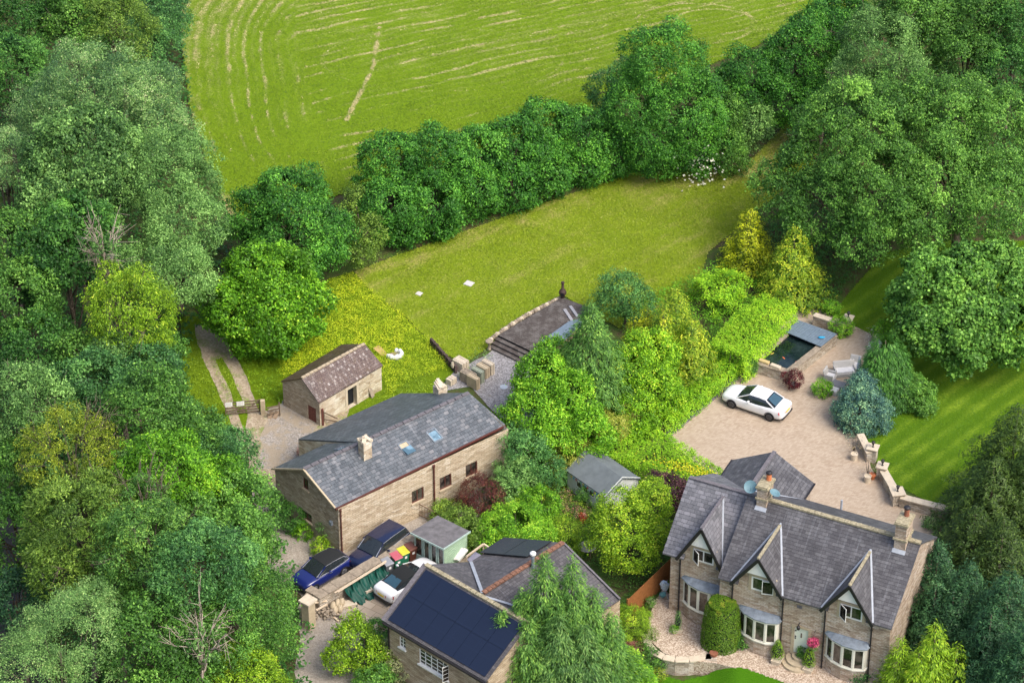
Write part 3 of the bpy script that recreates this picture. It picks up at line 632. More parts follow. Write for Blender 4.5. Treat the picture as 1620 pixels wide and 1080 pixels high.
M_ground = k.color(k.mix(k.mapr(k.noise(co, 0.8, 6, 0.7), 0.4, 0.62), k.ramp(k.noise(co, 9, 5, 0.7), [(0.3, (0.03, 0.07, 0.015)), (0.7, (0.10, 0.17, 0.035))]), k.ramp(k.noise(co, 11, 5), [(0.3, (0.05, 0.035, 0.02)), (0.7, (0.13, 0.10, 0.06))])))
def gravel(name, stops, sc, bump=0.5, patch=None, lo=0.5):
    k = NT(name, 0.95, 0.1); co = k.co('Object'); vo = k.node('ShaderNodeTexVoronoi', Scale=sc); k.l.new(co, vo.inputs['Vector'])
    sp = k.node('ShaderNodeSeparateColor'); k.l.new(vo.outputs['Color'], sp.inputs[0]); c = k.ramp(sp.outputs[0], stops)
    c = k.mix(k.mapr(k.noise(co, 0.45, 6, 0.7), 0.4, 0.7, 0, 0.45), c, tuple(q * 0.66 for q in stops[1][1]))
    if patch: c = k.mix(k.mapr(k.noise(co, 0.8, 7, 0.75), lo, lo + 0.1, 0, 0.8), c, patch)
    k.bump(vo.outputs['Distance'], bump, 0.03); return k.color(c)
M_gravel_front = gravel('pink_gravel', [(0.0, (0.26, 0.18, 0.125)), (0.5, (0.47, 0.37, 0.275)), (1.0, (0.70, 0.60, 0.48))], 15.0)
M_gravel_grey = gravel('grey_gravel', [(0.0, (0.16, 0.15, 0.15)), (0.5, (0.27, 0.26, 0.26)), (1.0, (0.42, 0.41, 0.41))], 13.0, patch=(0.2, 0.17, 0.12), lo=0.6)
M_gravel_yard = gravel('worn_gravel', [(0.0, (0.22, 0.19, 0.16)), (0.5, (0.32, 0.29, 0.255)), (1.0, (0.44, 0.41, 0.37))], 13.0, patch=(0.34, 0.28, 0.2), lo=0.45)
M_track = gravel('dirt_track', [(0.0, (0.28, 0.22, 0.15)), (0.5, (0.38, 0.31, 0.22)), (1.0, (0.48, 0.41, 0.31))], 9.0, patch=(0.17, 0.23, 0.05), lo=0.52)
M_lane = gravel('lane_surface', [(0.0, (0.27, 0.23, 0.19)), (0.5, (0.35, 0.31, 0.26)), (1.0, (0.44, 0.40, 0.34))], 16.0, 0.3, patch=(0.16, 0.19, 0.07), lo=0.62)
k = NT('block_paving', 0.85, 0.15); co = k.co('Object'); rv = k.vmap(co, (1, 1, 1), (0, 0, R_(-20))); b = bricks(k, rv, 0.2, 0.1, 0.008)
c = k.ramp(b.outputs['Color'], [(0, (0.34, 0.26, 0.185)), (0.5, (0.42, 0.335, 0.25)), (1, (0.48, 0.395, 0.30))])
c = k.mix(k.mapr(k.noise(co, 0.28, 6, 0.65), 0.35, 0.68, 0, 0.6), c, (0.47, 0.385, 0.295)); c = k.mix(k.mapr(k.noise(co, 0.7, 6, 0.75), 0.5, 0.8, 0, 0.45), c, (0.33, 0.255, 0.18))
c = k.mix(k.math('MULTIPLY', b.outputs['Fac'], 0.4), c, (0.25, 0.19, 0.13)); k.bump(b.outputs['Fac'], -0.3, 0.01)
dk_ = k.noise(co, 3.5, 6, .8); c = k.mix(k.mapr(dk_, 0.6, 0.72, 0, .35), c, (0.2, 0.15, 0.1)); M_paving = k.color(c)
k = NT('flagstones', 0.9, 0.1); co = k.co('Object'); b = bricks(k, k.vmap(co, (1, 1, 1), (0, 0, R_(35))), 0.9, 0.6, 0.02)
c = k.mix(b.outputs['Fac'], k.ramp(b.outputs['Color'], [(0, (0.36, 0.29, 0.22)), (1, (0.46, 0.39, 0.31))]), (0.2, 0.17, 0.12)); c = k.mix(k.mapr(k.noise(co, 1.2, 6, 0.7), 0.4, 0.7, 0, 0.5), c, (0.27, 0.22, 0.16))
M_flags = k.color(c)
def hz(X, Y): return terrain(X, Y) - 0.03
FLB = wpoly([(975, 990), (1010, 1000), (1045, 1020), (1080, 1025), (1131, 1030), (1180, 1052), (1232, 1076), (1330, 1112), (1330, 1190), (975, 1190)])
def ground_z(X, Y): return terrain(X, Y) - 0.03 - 1.1 * inside(FLB, X, Y)
xs = np.concatenate([np.arange(-600, -60, 30.), np.arange(-60, 60, 0.75), np.arange(60, 630, 30.)]); ys = np.concatenate([np.arange(-300, 120, 30.), np.arange(120, 245, 0.75), np.arange(245, 1000, 30.)])
grid_mesh('ground', xs, ys, ground_z, M_ground)
# mown hay field
FIELD = wpoly([(288, -60), (286, 60), (300, 170), (330, 270), (365, 345), (440, 345), (560, 300), (760, 240), (960, 170), (1180, 80), (1400, -10), (1480, -60)])
fl_edge = np.array(wpoly([(284, -60), (284, 60), (298, 170), (330, 275), (368, 350)]))
def dist_line(P, X, Y):
    D = np.full(X.shape, 1e9)
    for a, b in zip(P[:-1], P[1:]):
        d = np.array(b) - np.array(a); L2 = d @ d; t = np.clip(((X - a[0]) * d[0] + (Y - a[1]) * d[1]) / L2, 0, 1)
        D = np.minimum(D, np.hypot(X - a[0] - t * d[0], Y - a[1] - t * d[1]))
    return D
def field_dry(X, Y):
    dl = dist_line(fl_edge, X, Y); w = (-X * math.sin(R_(25)) + Y * math.cos(R_(25)))
    tl = at(520, 12, 0); w0 = -tl[0] * math.sin(R_(25)) + tl[1] * math.cos(R_(25)); dt = w0 - w + 9
    wob = (nz(X, Y, 6, 1) - 0.5) * 1.0 + (nz(X, Y, 2.2, 2) - 0.5) * 0.35
    r = np.hypot(np.maximum(0, 11 - dl), np.maximum(0, 14 - dt)); corner = np.where((dl < 11), 11 - np.minimum(r, 30) * 1.0, dl)
    s = np.where(dl < 9.5, np.where(dt < 14, 11 - np.hypot(11 - dl, np.maximum(0, 14 - dt) * 0.55), dl), w + 0.0) + wob
    per = 1.35; ph = np.abs((s / per) % 1 - 0.5) * 2
    line = np.clip(1 - ph / 0.36, 0, 1)
    brk = np.clip((nz(X * math.cos(R_(25)) + Y * math.sin(R_(25)), w * 3, 2.9, 4) - 0.2) * 2.0, 0, 1) * np.clip((nz(X, Y, 0.5, 6) + 0.15), 0, 1)
    amp = np.where(dl < 11, .6, 0.25 + 0.6 * np.clip(nz(X, Y, 7, 71) * 1.6 - .4, 0, 1)); d = line * brk * 1.0 * amp + 0.09 * np.sin(s * 2 * math.pi / 0.75) - 0.03 + 0.14 * nz(X, Y, 1.4, 55) + 0.2 * np.clip(nz(X, Y, 9, 7) - 0.3, 0, 1) + 0.18 * sstep(196, 224, Y)
    for ex, ey, ew, eh in ((1130, 35, 62, 22), (1100, 38, 95, 36), (700, 95, 190, 55)):   # turning loops of the mower
        c = at(ex, ey); rx = ew / scl(ex, ey); ry = eh / scl(ex, ey) / 0.55
        q = np.abs(np.hypot((X - c[0]) / rx, (Y - c[1]) / ry) - 1) * rx; d = np.maximum(d, np.clip(1 - q / 0.28, 0, 1) * np.clip(nz(X, Y, 1.1, 31) * 1.6, 0, 1) * (0.75 if ew < 150 else 0.45))
    tr = np.array(wpoly([(600, 45), (590, 110), (548, 190)])); d = np.maximum(d, np.clip(1 - dist_line(tr, X, Y) / 0.32, 0, 1) * nz(X, Y, 0.6, 8) * 1.6)
    return np.maximum(d, 0.75 * np.clip(1 - dl / 1.3, 0, 1) * nz(X, Y, 1.2, 13) * 1.3)
A = np.array(FIELD)
grid_mesh('field', np.arange(A[:, 0].min(), A[:, 0].max(), 0.16), np.arange(A[:, 1].min(), A[:, 1].max(), 0.16), lambda X, Y: terrain(X, Y) * 0 + 0.02 + 0.04 * nz(X, Y, 2, 3), M_field,
          [('dry', field_dry)], lambda X, Y: inside(FIELD, X, Y))
# upper lawn
LAWN = wpoly([(560, 430), (640, 400), (880, 315), (1000, 275), (1180, 262), (1250, 190), (1300, 190), (1290, 260), (1190, 340), (1120, 400), (1100, 470), (980, 520), (925, 490), (890, 466), (850, 490), (785, 540), (738, 574), (700, 560), (640, 500), (590, 465)])
def lawn_dry(X, Y):
    w = -X * math.sin(R_(42)) + Y * math.cos(R_(42)); e = dist_line(np.array(wpoly([(560, 432), (640, 402), (880, 318), (1000, 278), (1180, 270), (1245, 200)])), X, Y)
    d = 0.34 * nz(X, Y, 3.6, 41) + 0.26 * nz(X, Y, 0.8, 42) - .22 + 0.30 * nz(w * 2.6, (X * .74 + Y * .67) * .6, 1.0, 47) + 0.05 * np.sin(w / 0.36 + 3 * nz(X, Y, 5, 44)) + 0.10 * np.sin(w * 2 * math.pi / 2.4 + 2 * nz(X, Y, 6, 45)) - 0.03
    return d + 0.62 * np.clip(1 - np.abs(e - 1.0) / 1.4, 0, 1) * nz(X, Y, 1.6, 43) * 1.3 + 0.12 * sstep(5, 14, X)
A = np.array(LAWN)
grid_mesh('upper_lawn', np.arange(A[:, 0].min(), A[:, 0].max(), 0.13), np.arange(A[:, 1].min(), A[:, 1].max(), 0.13), lambda X, Y: X * 0 + 0.02 + 0.03 * nz(X, Y, 2, 3), M_lawn,
          [('dry', lawn_dry)], lambda X, Y: inside(LAWN, X, Y))
# striped lawn on the right
SL = wpoly([(1310, 505), (1350, 455), (1400, 400), (1500, 380), (1700, 380), (1700, 850), (1560, 830), (1478, 800), (1415, 765), (1390, 740), (1368, 690), (1380, 640), (1400, 560), (1376, 528), (1335, 520)])
def strip_dry(X, Y):
    a = R_(47); w = -X * math.sin(a) + Y * math.cos(a) + (nz(X, Y, 5, 51) - 0.5) * 0.4
    return 0.28 + 0.17 * np.sin(w * 2 * math.pi / 1.25) + 0.4 * (nz(X, Y, 1.5, 52) - 0.4)
A = np.array(SL)
grid_mesh('striped_lawn', np.arange(A[:, 0].min(), A[:, 0].max(), 0.13), np.arange(A[:, 1].min(), A[:, 1].max(), 0.13), lambda X, Y: X * 0 + 0.02, M_strip, [('dry', strip_dry)], lambda X, Y: inside(SL, X, Y))
# paved driveway, front gravel, yard, track
sheet('driveway', wpoly([(1052, 690), (1182, 585), (1190, 560), (1260, 490), (1295, 490), (1350, 515), (1376, 528), (1400, 560), (1395, 640), (1366, 690), (1378, 740), (1408, 785), (1480, 808), (1560, 832), (1560, 900), (1440, 900), (1290, 800), (1130, 760)]), 0.024, M_paving)
sheet('gravel_yard', wpoly([(1050, 930), (1075, 955), (1440, 1060), (1420, 1110), (1330, 1110), (1230, 1075), (1180, 1060), (1131, 1048), (1108, 1046), (1080, 1043), (1050, 1032), (1030, 1014), (1022, 990), (1036, 950)]), 0.004, M_gravel_front, 1.1)
def front_z(X, Y):
    q = at(1112, 1075, 0); q2 = at(1170, 1080, 0); t = sstep(q[0], q2[0], X); return -0.86 * (1 - t) + 0.012 * t
FL = wpoly([(960, 1000), (1005, 1035), (1045, 1050), (1080, 1059), (1131, 1048), (1180, 1057), (1232, 1076), (1330, 1112), (1330, 1190), (960, 1190)])
A = np.array(FL)
grid_mesh('front_lawn', np.arange(A[:, 0].min(), A[:, 0].max(), 0.12), np.arange(A[:, 1].min(), A[:, 1].max(), 0.12), front_z, M_front, [('dry', lambda X, Y: 0.3 * nz(X, Y, 1.2, 61))], lambda X, Y: inside(FL, X, Y))
sheet('lane', wpoly([(470, 1200), (470, 985), (480, 950), (430, 900), (400, 780), (395, 700), (440, 640), (560, 700), (560, 860), (600, 830), (700, 740), (800, 700), (800, 790), (700, 850), (560, 950), (590, 1020), (590, 1200)]), -0.006, M_lane, rag=.35)
sheet('grass_verge', wpoly([(285, 500), (330, 505), (440, 500), (520, 440), (562, 428), (600, 470), (700, 552), (716, 590), (700, 640), (520, 690), (440, 660), (360, 690), (290, 700)]), -0.004, M_verge, rag=.3)
sheet('dirt_track', wpoly([(392, 652), (420, 650), (470, 640), (500, 670), (560, 640), (530, 700), (480, 740), (430, 770), (395, 760), (388, 700)]), 0.006, M_track, rag=.4)
sheet('dirt_track', wpoly([(308, 515), (352, 515), (366, 556), (345, 566), (322, 566), (312, 545)]), 0.006, M_track, rag=.3)
def ribbon(pts, w):
    P = [np.array(p) for p in wpoly(pts)]; lf = []; rt = []
    for i, p in enumerate(P):
        d = P[min(i + 1, len(P) - 1)] - P[max(i - 1, 0)]; d = d / np.linalg.norm(d); s_ = np.array([-d[1], d[0]]) * w / 2; lf.append(tuple(p + s_)); rt.append(tuple(p - s_))
    return lf + rt[::-1]
for rut, w_ in (([(326, 555), (336, 580), (352, 612), (366, 648), (374, 672), (384, 700)], .65), ([(352, 550), (370, 578), (386, 612), (398, 645), (408, 665)], .75)): sheet('dirt_track', ribbon(rut, w_), 0.010, M_track, rag=.16)
sheet('gravel_yard', wpoly([(690, 620), (720, 590), (770, 560), (790, 545), (840, 580), (860, 640), (830, 700), (790, 660), (745, 610)]), 0.004, M_gravel_grey, rag=.3)
sheet('gravel_yard', wpoly([(425, 650), (450, 630), (520, 655), (500, 690), (470, 720), (440, 735), (400, 745), (420, 700)]), 0.012, M_gravel_yard, rag=.6)
sheet('flagged_yard', wpoly([(540, 950), (680, 860), (760, 880), (700, 960), (600, 1010), (560, 990)]), 0.006, M_flags)
# ------------------------------------------------------------------ shared building parts
def window(root, fr, v, u0, u1, z0, z1, mat, nx=2, ny=1, bars=0.055, open_pane=None, depth=0.14, gl=None, sill=None, mull=None, curtain=None):
    """frame with mullions as one part, its pane as a sub-part"""
    vf = v + depth - 0.05; mb = MB(); B = bars
    for a, b, c, d in ((u0, u1, z0, z0 + B), (u0, u1, z1 - B, z1), (u0, u0 + B, z0 + B, z1 - B), (u1 - B, u1, z0 + B, z1 - B)): mb.fbox(fr, a, b, vf - 0.03, vf + 0.04, c, d)
    m = mull or B * 0.8
    for i in range(1, nx):
        u = u0 + (u1 - u0) * i / nx; mb.fbox(fr, u - m / 2, u + m / 2, vf - 0.02, vf + 0.03, z0 + B, z1 - B)
    for j in range(1, ny):
        z = z0 + (z1 - z0) * j / ny; mb.fbox(fr, u0 + B, u1 - B, vf - 0.012, vf + 0.022, z - m / 2.6, z + m / 2.6)
    w = mb.build('window', mat, root)
    g = MB(); g.fbox(fr, u0 + 0.01, u1 - 0.01, vf + 0.005, vf + 0.02, z0 + 0.01, z1 - 0.01); g.build('pane', gl or M_glass, w)
    if sill is not None:
        s = MB(); s.fbox(fr, u0 - 0.07, u1 + 0.07, v - 0.09, v + depth, z0 - 0.09, z0 + 0.003); s.build('sill', sill, w)
    if open_pane:                      # casement swung outwards on its left or right jamb
        side, ang = open_pane; pw = (u1 - u0) / nx - 0.02; uh = u0 + 0.01 if side == 'L' else u1 - 0.01; a = R_(ang) * (1 if side == 'L' else -1)
        du, dv = math.cos(a), -math.sin(abs(a)); sg = 1 if side == 'L' else -1
        P = lambda s_, z: fr(uh + sg * du * s_, vf - 0.04 + dv * s_, z); mb = MB(); t = 0.055
        for p, q in (((0, z0 + .03), (pw, z0 + .03)), ((0, z1 - .03), (pw, z1 - .03)), ((0.02, z0), (0.02, z1)), ((pw - .02, z0), (pw - .02, z1))): mb.bar(P(*p), P(*q), 0.04, t)
        for j in range(1, ny): mb.bar(P(0, z0 + (z1 - z0) * j / ny), P(pw, z0 + (z1 - z0) * j / ny), 0.02, 0.025)
        c = mb.build('open_casement', mat, w)
        mb = MB(); mb.poly([P(0.03, z0 + .04), P(pw - .03, z0 + .04), P(pw - .03, z1 - .04), P(0.03, z1 - .04)]); mb.slab([P(0.03, z0 + .04), P(pw - .03, z0 + .04), P(pw - .03, z1 - .04), P(0.03, z1 - .04)], 0.01, fr.v)
        mb.build('pane', M_glass, w)
    return w
def surround(mb, fr, v, u0, u1, z0, z1, w=0.16, out=0.025):
    for a, b, c, d in ((u0 - w, u0, z0 - w * .6, z1), (u1, u1 + w, z0 - w * .6, z1), (u0 - w, u1 + w, z1, z1 + w)): mb.fbox(fr, a, b, v - out, v + 0.1, c, d)
def drainpipe(root, p_top, p_bot, mat=None, r=0.05, hop=True):
    mb = MB(); mb.tube(p_top, p_bot, r, r, 8)
    p_top = np.array(p_top); p_bot = np.array(p_bot); n = 4
    for i in range(n):
        q = p_top + (p_bot - p_top) * (i + .5) / n; mb.tube(q + [0, 0, .04], q - [0, 0, .04], r * 1.35, r * 1.35, 8)
    if hop: mb.box(p_top, (r * 3, r * 3, r * 3))
    return mb.build('drainpipe', mat or M_black, root)
def chimney(root, fr, u0, u1, v0, v1, z0, z1, mat, pots=(), cap=True, band=None, flash=None):
    mb = MB(); mb.fbox(fr, u0, u1, v0, v1, z0, z1); c = mb.build('chimney', mat, root)
    if cap:
        mb = MB(); e = 0.09; mb.fbox(fr, u0 - e, u1 + e, v0 - e, v1 + e, z1, z1 + 0.13); mb.fbox(fr, u0 - .04, u1 + .04, v0 - .04, v1 + .04, z1 + .13, z1 + .2)
        if band: mb.build('cap', M_ridge, c); mb = MB(); mb.fbox(fr, u0 - e, u1 + e, v0 - e, v1 + e, band, band + 0.12)
        mb.build('band' if band else 'cap', M_ridge, c)
    for (u, v, h, col) in pots:
        zb = z1 + 0.2; p = fr(u, v, zb); mb = MB(); mb.lathe(p, [(0.17, 0), (0.15, h * .75), (0.17, h * .78), (0.14, h)], 14); q = mb.build('chimney_pot', col, c, smooth=False)
        mb = MB(); mb.lathe((p[0], p[1], p[2] + h), [(0.11, 0), (0.2, 0.03), (0.2, 0.11), (0.1, 0.17)], 14); mb.build('cowl', M_black, c)
    if flash: 
        mb = MB(); mb.slab([fr(*q) for q in flash], 0.02); mb.build('flashing', M_lead, c)
    return c
M_terra = plain('terracotta', (0.52, 0.17, 0.07), 0.8, 0.2, var=0.2)
M_terra_dark = plain('dark_terracotta', (0.25, 0.10, 0.06), 0.8, 0.2, var=0.25)
# ------------------------------------------------------------------ the large stone house
HF = Frame(at(1303, 1055.5), -25.5)
hr = thing('stone_house', 'large stone house with dark slate roof, three black-edged gables and white bow windows', 'house', HF(-3, 3, 0))
E0 = 4.73; RV, RZ = 4.25, 7.95; EV = -0.25; tF = (RZ - E0) / (RV - EV); RR = (7.7, 5.95)
UL, UR = -6.95, 4.08                                    # main block
D2 = (-6.0, -2.96, -4.45); D3 = (-0.22, 2.77, 1.33); WE, WV = 4.6, 1.0; WRV, WRZ = 4.6, 7.68; WL = -10.6; D1 = (-9.95, -7.25, -8.55)
def dormer_poly(D, ze, za): return [(D[0] + .05, 0), (D[1] - .05, 0), (D[1] - .05, ze), (D[2], za), (D[0] + .05, ze)]
mb = MB(); fr = HF
w3 = (0.72, 2.16, 4.37, 5.36); w2 = (-4.93, -3.50, 4.42, 5.42); w1 = (-9.15, -7.78, 4.46, 5.4); dr = (-2.02, -1.12, 0.5, 2.5)
mb.wall(fr, 0, dormer_poly(D3, E0, 6.78), [w3], depth=.1); mb.wall(fr, 0, dormer_poly(D2, E0, 6.85), [w2], depth=.1)
mb.wall(fr, 0, [(UL, 0), (D2[0] + .05, 0), (D2[0] + .05, E0), (UL, E0)]); mb.wall(fr, 0, [(D2[1] - .05, 0), (D3[0] + .05, 0), (D3[0] + .05, E0), (D2[1] - .05, E0)], [dr])
mb.wall(fr, 0, [(D3[1] - .05, 0), (3.95, 0), (3.95, E0), (D3[1] - .05, E0)])
mb.wall(fr, WV, [(WL, 0), (D1[0] + .05, 0), (D1[0] + .05, WE), (WL, WE)]); mb.wall(fr, WV, dormer_poly(D1, WE, 6.98), [w1]); mb.wall(fr, WV, [(D1[1] - .05, 0), (UL, 0), (UL, WE), (D1[1] - .05, WE)])
mb.poly([fr(UL, 0, 0), fr(UL, 0, E0), fr(UL, 1.1, 5.2), fr(UL, 1.1, 0)][::-1])
mb.poly([fr(3.95, 0, 0), fr(3.95, 7.5, 0), fr(3.95, 7.5, 5.9), fr(3.95, RV, RZ - .1), fr(3.95, 0, E0)])
mb.poly([fr(WL, WV, 0), fr(WL, WV, WE), fr(WL, WRV, WRZ - .1), fr(WL, 7.6, 5.9), fr(WL, 7.6, 0)])
mb.poly([fr(3.95, 7.5, 0), fr(-4.7, 7.5, 0), fr(-4.7, 7.5, 5.9), fr(3.95, 7.5, 5.9)])
mb.poly([fr(-4.75, 7.5, 0), fr(-4.75, 9.3, 0), fr(-4.75, 9.3, 5.9), fr(-4.75, 7.5, 5.9)]); mb.poly([fr(-4.75, 9.3, 0), fr(-9.95, 9.3, 0), fr(-9.95, 9.3, 5.9), fr(-7.4, 9.3, 7.2), fr(-4.75, 9.3, 5.9)])
mb.poly([fr(-9.95, 9.3, 0), fr(-9.95, 7.5, 0), fr(-9.95, 7.5, 5.9), fr(-9.95, 9.3, 5.9)])
hw = mb.build('wall', M_stone_main, hr)
mb = MB()
for a in (w3, w2, w1, dr): mb = MB(); surround(mb, fr, WV if a is w1 else 0, *a, w=0.17); mb.build('door_surround' if a is dr else 'window_surround', M_surround, hr)
# roofs
mb = MB(); T_ = 0.1
def fz(v): return E0 + tF * (v - EV)
strips = [(UL - .05, D2[0] + .3, EV), (D2[0] + .3, D2[1] - .3, 0.3), (D2[1] - .3, D3[0] + .3, EV), (D3[0] + .3, D3[1] - .3, 0.3), (D3[1] - .3, UR, EV)]
for a, b, v in strips: mb.slab([fr(a, v, fz(v)), fr(b, v, fz(v)), fr(b, RV, RZ), fr(a, RV, RZ)], T_)
mb.slab([fr(UL - .05, RV, RZ), fr(UR, RV, RZ), fr(UR, *RR), fr(UL - .05, *RR)], T_)
main_roof = mb.build('roof', M_slate_main, hr)
mb = MB(); tW = (WRZ - 4.52) / (WRV - .75)
def wz(v): return 4.52 + tW * (v - .75)
for a, b, v in ((-11.05, D1[0] + .3, .75), (D1[0] + .3, D1[1] - .3, 1.3), (D1[1] - .3, UL - .06, .75)): mb.slab([fr(a, v, wz(v)), fr(b, v, wz(v)), fr(b, WRV, WRZ), fr(a, WRV, WRZ)], T_)
mb.slab([fr(-10.95, WRV, WRZ), fr(UL - .06, WRV, WRZ), fr(UL - .06, 7.7, 5.97), fr(-10.6, 7.7, 5.97)], T_)
mb.build('roof', M_slate_wing, hr)
mb = MB(); ap = (-7.4, 7.3)
mb.slab([fr(-10.05, 7.0, 5.97), fr(-10.05, 9.5, 5.97), fr(ap[0], 9.75, ap[1]), fr(ap[0], 5.0, ap[1])][::-1], T_); mb.slab([fr(-4.6, 7.0, 5.93), fr(-4.6, 9.5, 5.93), fr(ap[0], 9.75, ap[1]), fr(ap[0], 5.0, ap[1])], T_)
mb.build('roof', M_slate_main, hr)
def dormer_roof(D, za, v_front, v_back, ze, vf, rmat, mossy):
    uL, uR, uc = D; mb = MB(); o = 0.12
    for sg, uf in ((-1, uL - o), (1, uR + o)):
        pts = [fr(uf, v_front, ze - .02), fr(uf, vf + .15, ze + .06), fr(uc, v_back, za), fr(uc, v_front, za)]
        mb.slab(pts if sg < 0 else pts[::-1], 0.08) if sg > 0 else mb.slab(pts[::-1], 0.08)
    r = mb.build('gable_roof', rmat, hr)
    mb = MB()                                        # black bargeboards
    for uf in (uL - o - .03, uR + o + .03): mb.bar(fr(uf, v_front - .03, ze - .14), fr(uc, v_front - .03, za - .10), 0.06, 0.2)
    mb.build('bargeboard', M_black, hr)
    mb = MB(); z0 = ze + (za - ze) * 0.44; k = 1 - .44; mb.slab([fr(uc - (uc - uL) * k * .86, v_front + .10, z0), fr(uc + (uR - uc) * k * .86, v_front + .10, z0), fr(uc, v_front + .10, za - .2)], 0.05, fr.v); mb.build('gable_panel', M_white, hr)
    mb = MB(); mb.bar(fr(uc, v_front - .02, za + .03), fr(uc, v_back, za + .03), 0.17, 0.08)
    if mossy: mb.blob(fr(uc, v_front + .05, za + .06), (.12, .12, .1), 8, 3)
    mb.build('ridge_tiles', M_ridge if mossy else M_ridge_dark, hr)
dormer_roof(D2, 7.14, -.35, 3.25, E0, EV, M_slate_main, True); dormer_roof(D3, 7.14, -.35, 3.2, E0, EV, M_slate_main, True); dormer_roof(D1, 7.32, .65, 4.15, 4.55, .75, M_slate_wing, False)
def valley(p, q):                                    # lead valleys
    mb = MB(); mb.bar(p + np.array([0, 0, .05]), q + np.array([0, 0, .06]), 0.11, 0.03); mb.build('lead_valley', M_lead, hr)
valley(fr(D2[1] + .14, EV, E0 + .02), fr(D2[2], 3.3, 7.2)); valley(fr(D2[0] - .14, EV, E0 + .02), fr(D2[2], 3.3, 7.2)); valley(fr(D3[1] + .14, EV, E0 + .02), fr(D3[2], 3.25, 7.2)); valley(fr(D3[0] - .14, EV, E0 + .02), fr(D3[2], 3.25, 7.2))
valley(fr(D1[1] + .1, .75, 4.58), fr(D1[2], 4.15, 7.33))
valley(fr(-10.0, 7.45, 5.98), fr(-7.5, 5.2, 7.23)); valley(fr(-4.62, 7.5, 5.98), fr(-7.2, 5.5, 7.23))
mb = MB(); n = 26
for i in range(n):
    u = -5.6 + (UR + 5.6) * i / n; mb.bar(fr(u + .01, RV, RZ + .03), fr(u + (UR + 5.6) / n - .01, RV, RZ + .03 + .01 * (i % 2)), 0.3, 0.12)
mb.build('ridge_tiles', M_ridge, hr)
mb = MB(); mb.bar(fr(-10.98, WRV, WRZ + .02), fr(-7.1, WRV, WRZ + .02), 0.26, 0.09); mb.bar(fr(ap[0], 5.0, ap[1] + .02), fr(ap[0], 9.75, ap[1] + .02), 0.24, 0.09); mb.build('ridge_tiles', M_ridge_dark, hr)
mb = MB()
for a, b, v, z in ((UL - .05, D2[0] - .2, EV - .07, E0 - .08), (D2[1] + .2, D3[0] - .2, EV - .07, E0 - .08), (D3[1] + .2, UR, EV - .07, E0 - .08), (-11.05, D1[0] - .1, .68, 4.44)): mb.bar(fr(a, v, z), fr(b, v, z), 0.12, 0.1)
for a, b in ((fr(-10.1, 7.1, 5.92), fr(-10.1, 9.5, 5.92)), (fr(-4.55, 7.6, 5.9), fr(-4.55, 9.5, 5.9))): mb = MB(); mb.bar(a, b, 0.11, 0.1); mb.build('gutter', M_black, hr)
for u, v, zb, zt in ((-0.12, -.1, 0.02, E0 - .1), (-2.82, -.1, 0.02, E0 - .1), (-6.08, -.1, 0.02, E0 - .1), (-9.93, WV - .1, 0.02, 4.5), (2.82, -.1, 0.02, E0 - .1), (-7.05, WV - .35, 0.02, 4.5)): drainpipe(hr, fr(u, v, zt), fr(u, v, zb))
# windows, door
window(hr, fr, 0, *w3, M_white, 2, 1, open_pane=('L', 38), bars=.1, depth=.07); window(hr, fr, 0, *w2, M_white, 2, 1, open_pane=('R', 14), bars=.1, depth=.07); window(hr, fr, WV, *w1, M_white, 2, 1, open_pane=('L', 38), bars=.1, depth=.07)
mb = MB(); mb.fbox(fr, dr[0], dr[1], .07, .13, dr[2], dr[3]); d = mb.build('door', M_door, hr)
mb = MB(); mb.fbox(fr, -1.62, -1.53, .05, .075, 1.75, 2.1); mb.build('door_window', M_glass, d)
mb = MB()
for z in (1.55, 1.7, 2.15): mb.fbox(fr, -1.97, -1.90, .04, .075, z, z + .09)
mb.build('handle', M_black, d)
mb = MB()                                            # door steps
for k, (r, z0, z1) in enumerate(((0.55, 0.33, 0.5), (0.95, 0.17, 0.33), (1.25, 0.0, 0.17))):
    mb.prism([tuple(fr(-1.57 + r * .85 * math.cos(a), -r * math.sin(a), 0)[:2]) for a in np.linspace(math.pi, 0, 12)][::-1], z0, z1)
mb.build('doorstep', M_surround, hr)
mb = MB(); mb.tube(fr(-1.68, 0, 2.95), fr(-1.68, -.28, 3.0), .025); mb.tube(fr(-1.68, -.28, 3.05), fr(-1.68, -.28, 2.9), .02); mb.lathe(fr(-1.68, -.28, 2.58), [(.05, 0), (.1, .05), (.12, .24), (.03, .34)], 8); mb.build('wall_lantern', M_black, hr)
mb = MB(); mb.fbox(fr, -1.95, -1.62, -.02, .05, 4.02, 4.25); mb.build('air_vent', M_ridge_dark, hr)
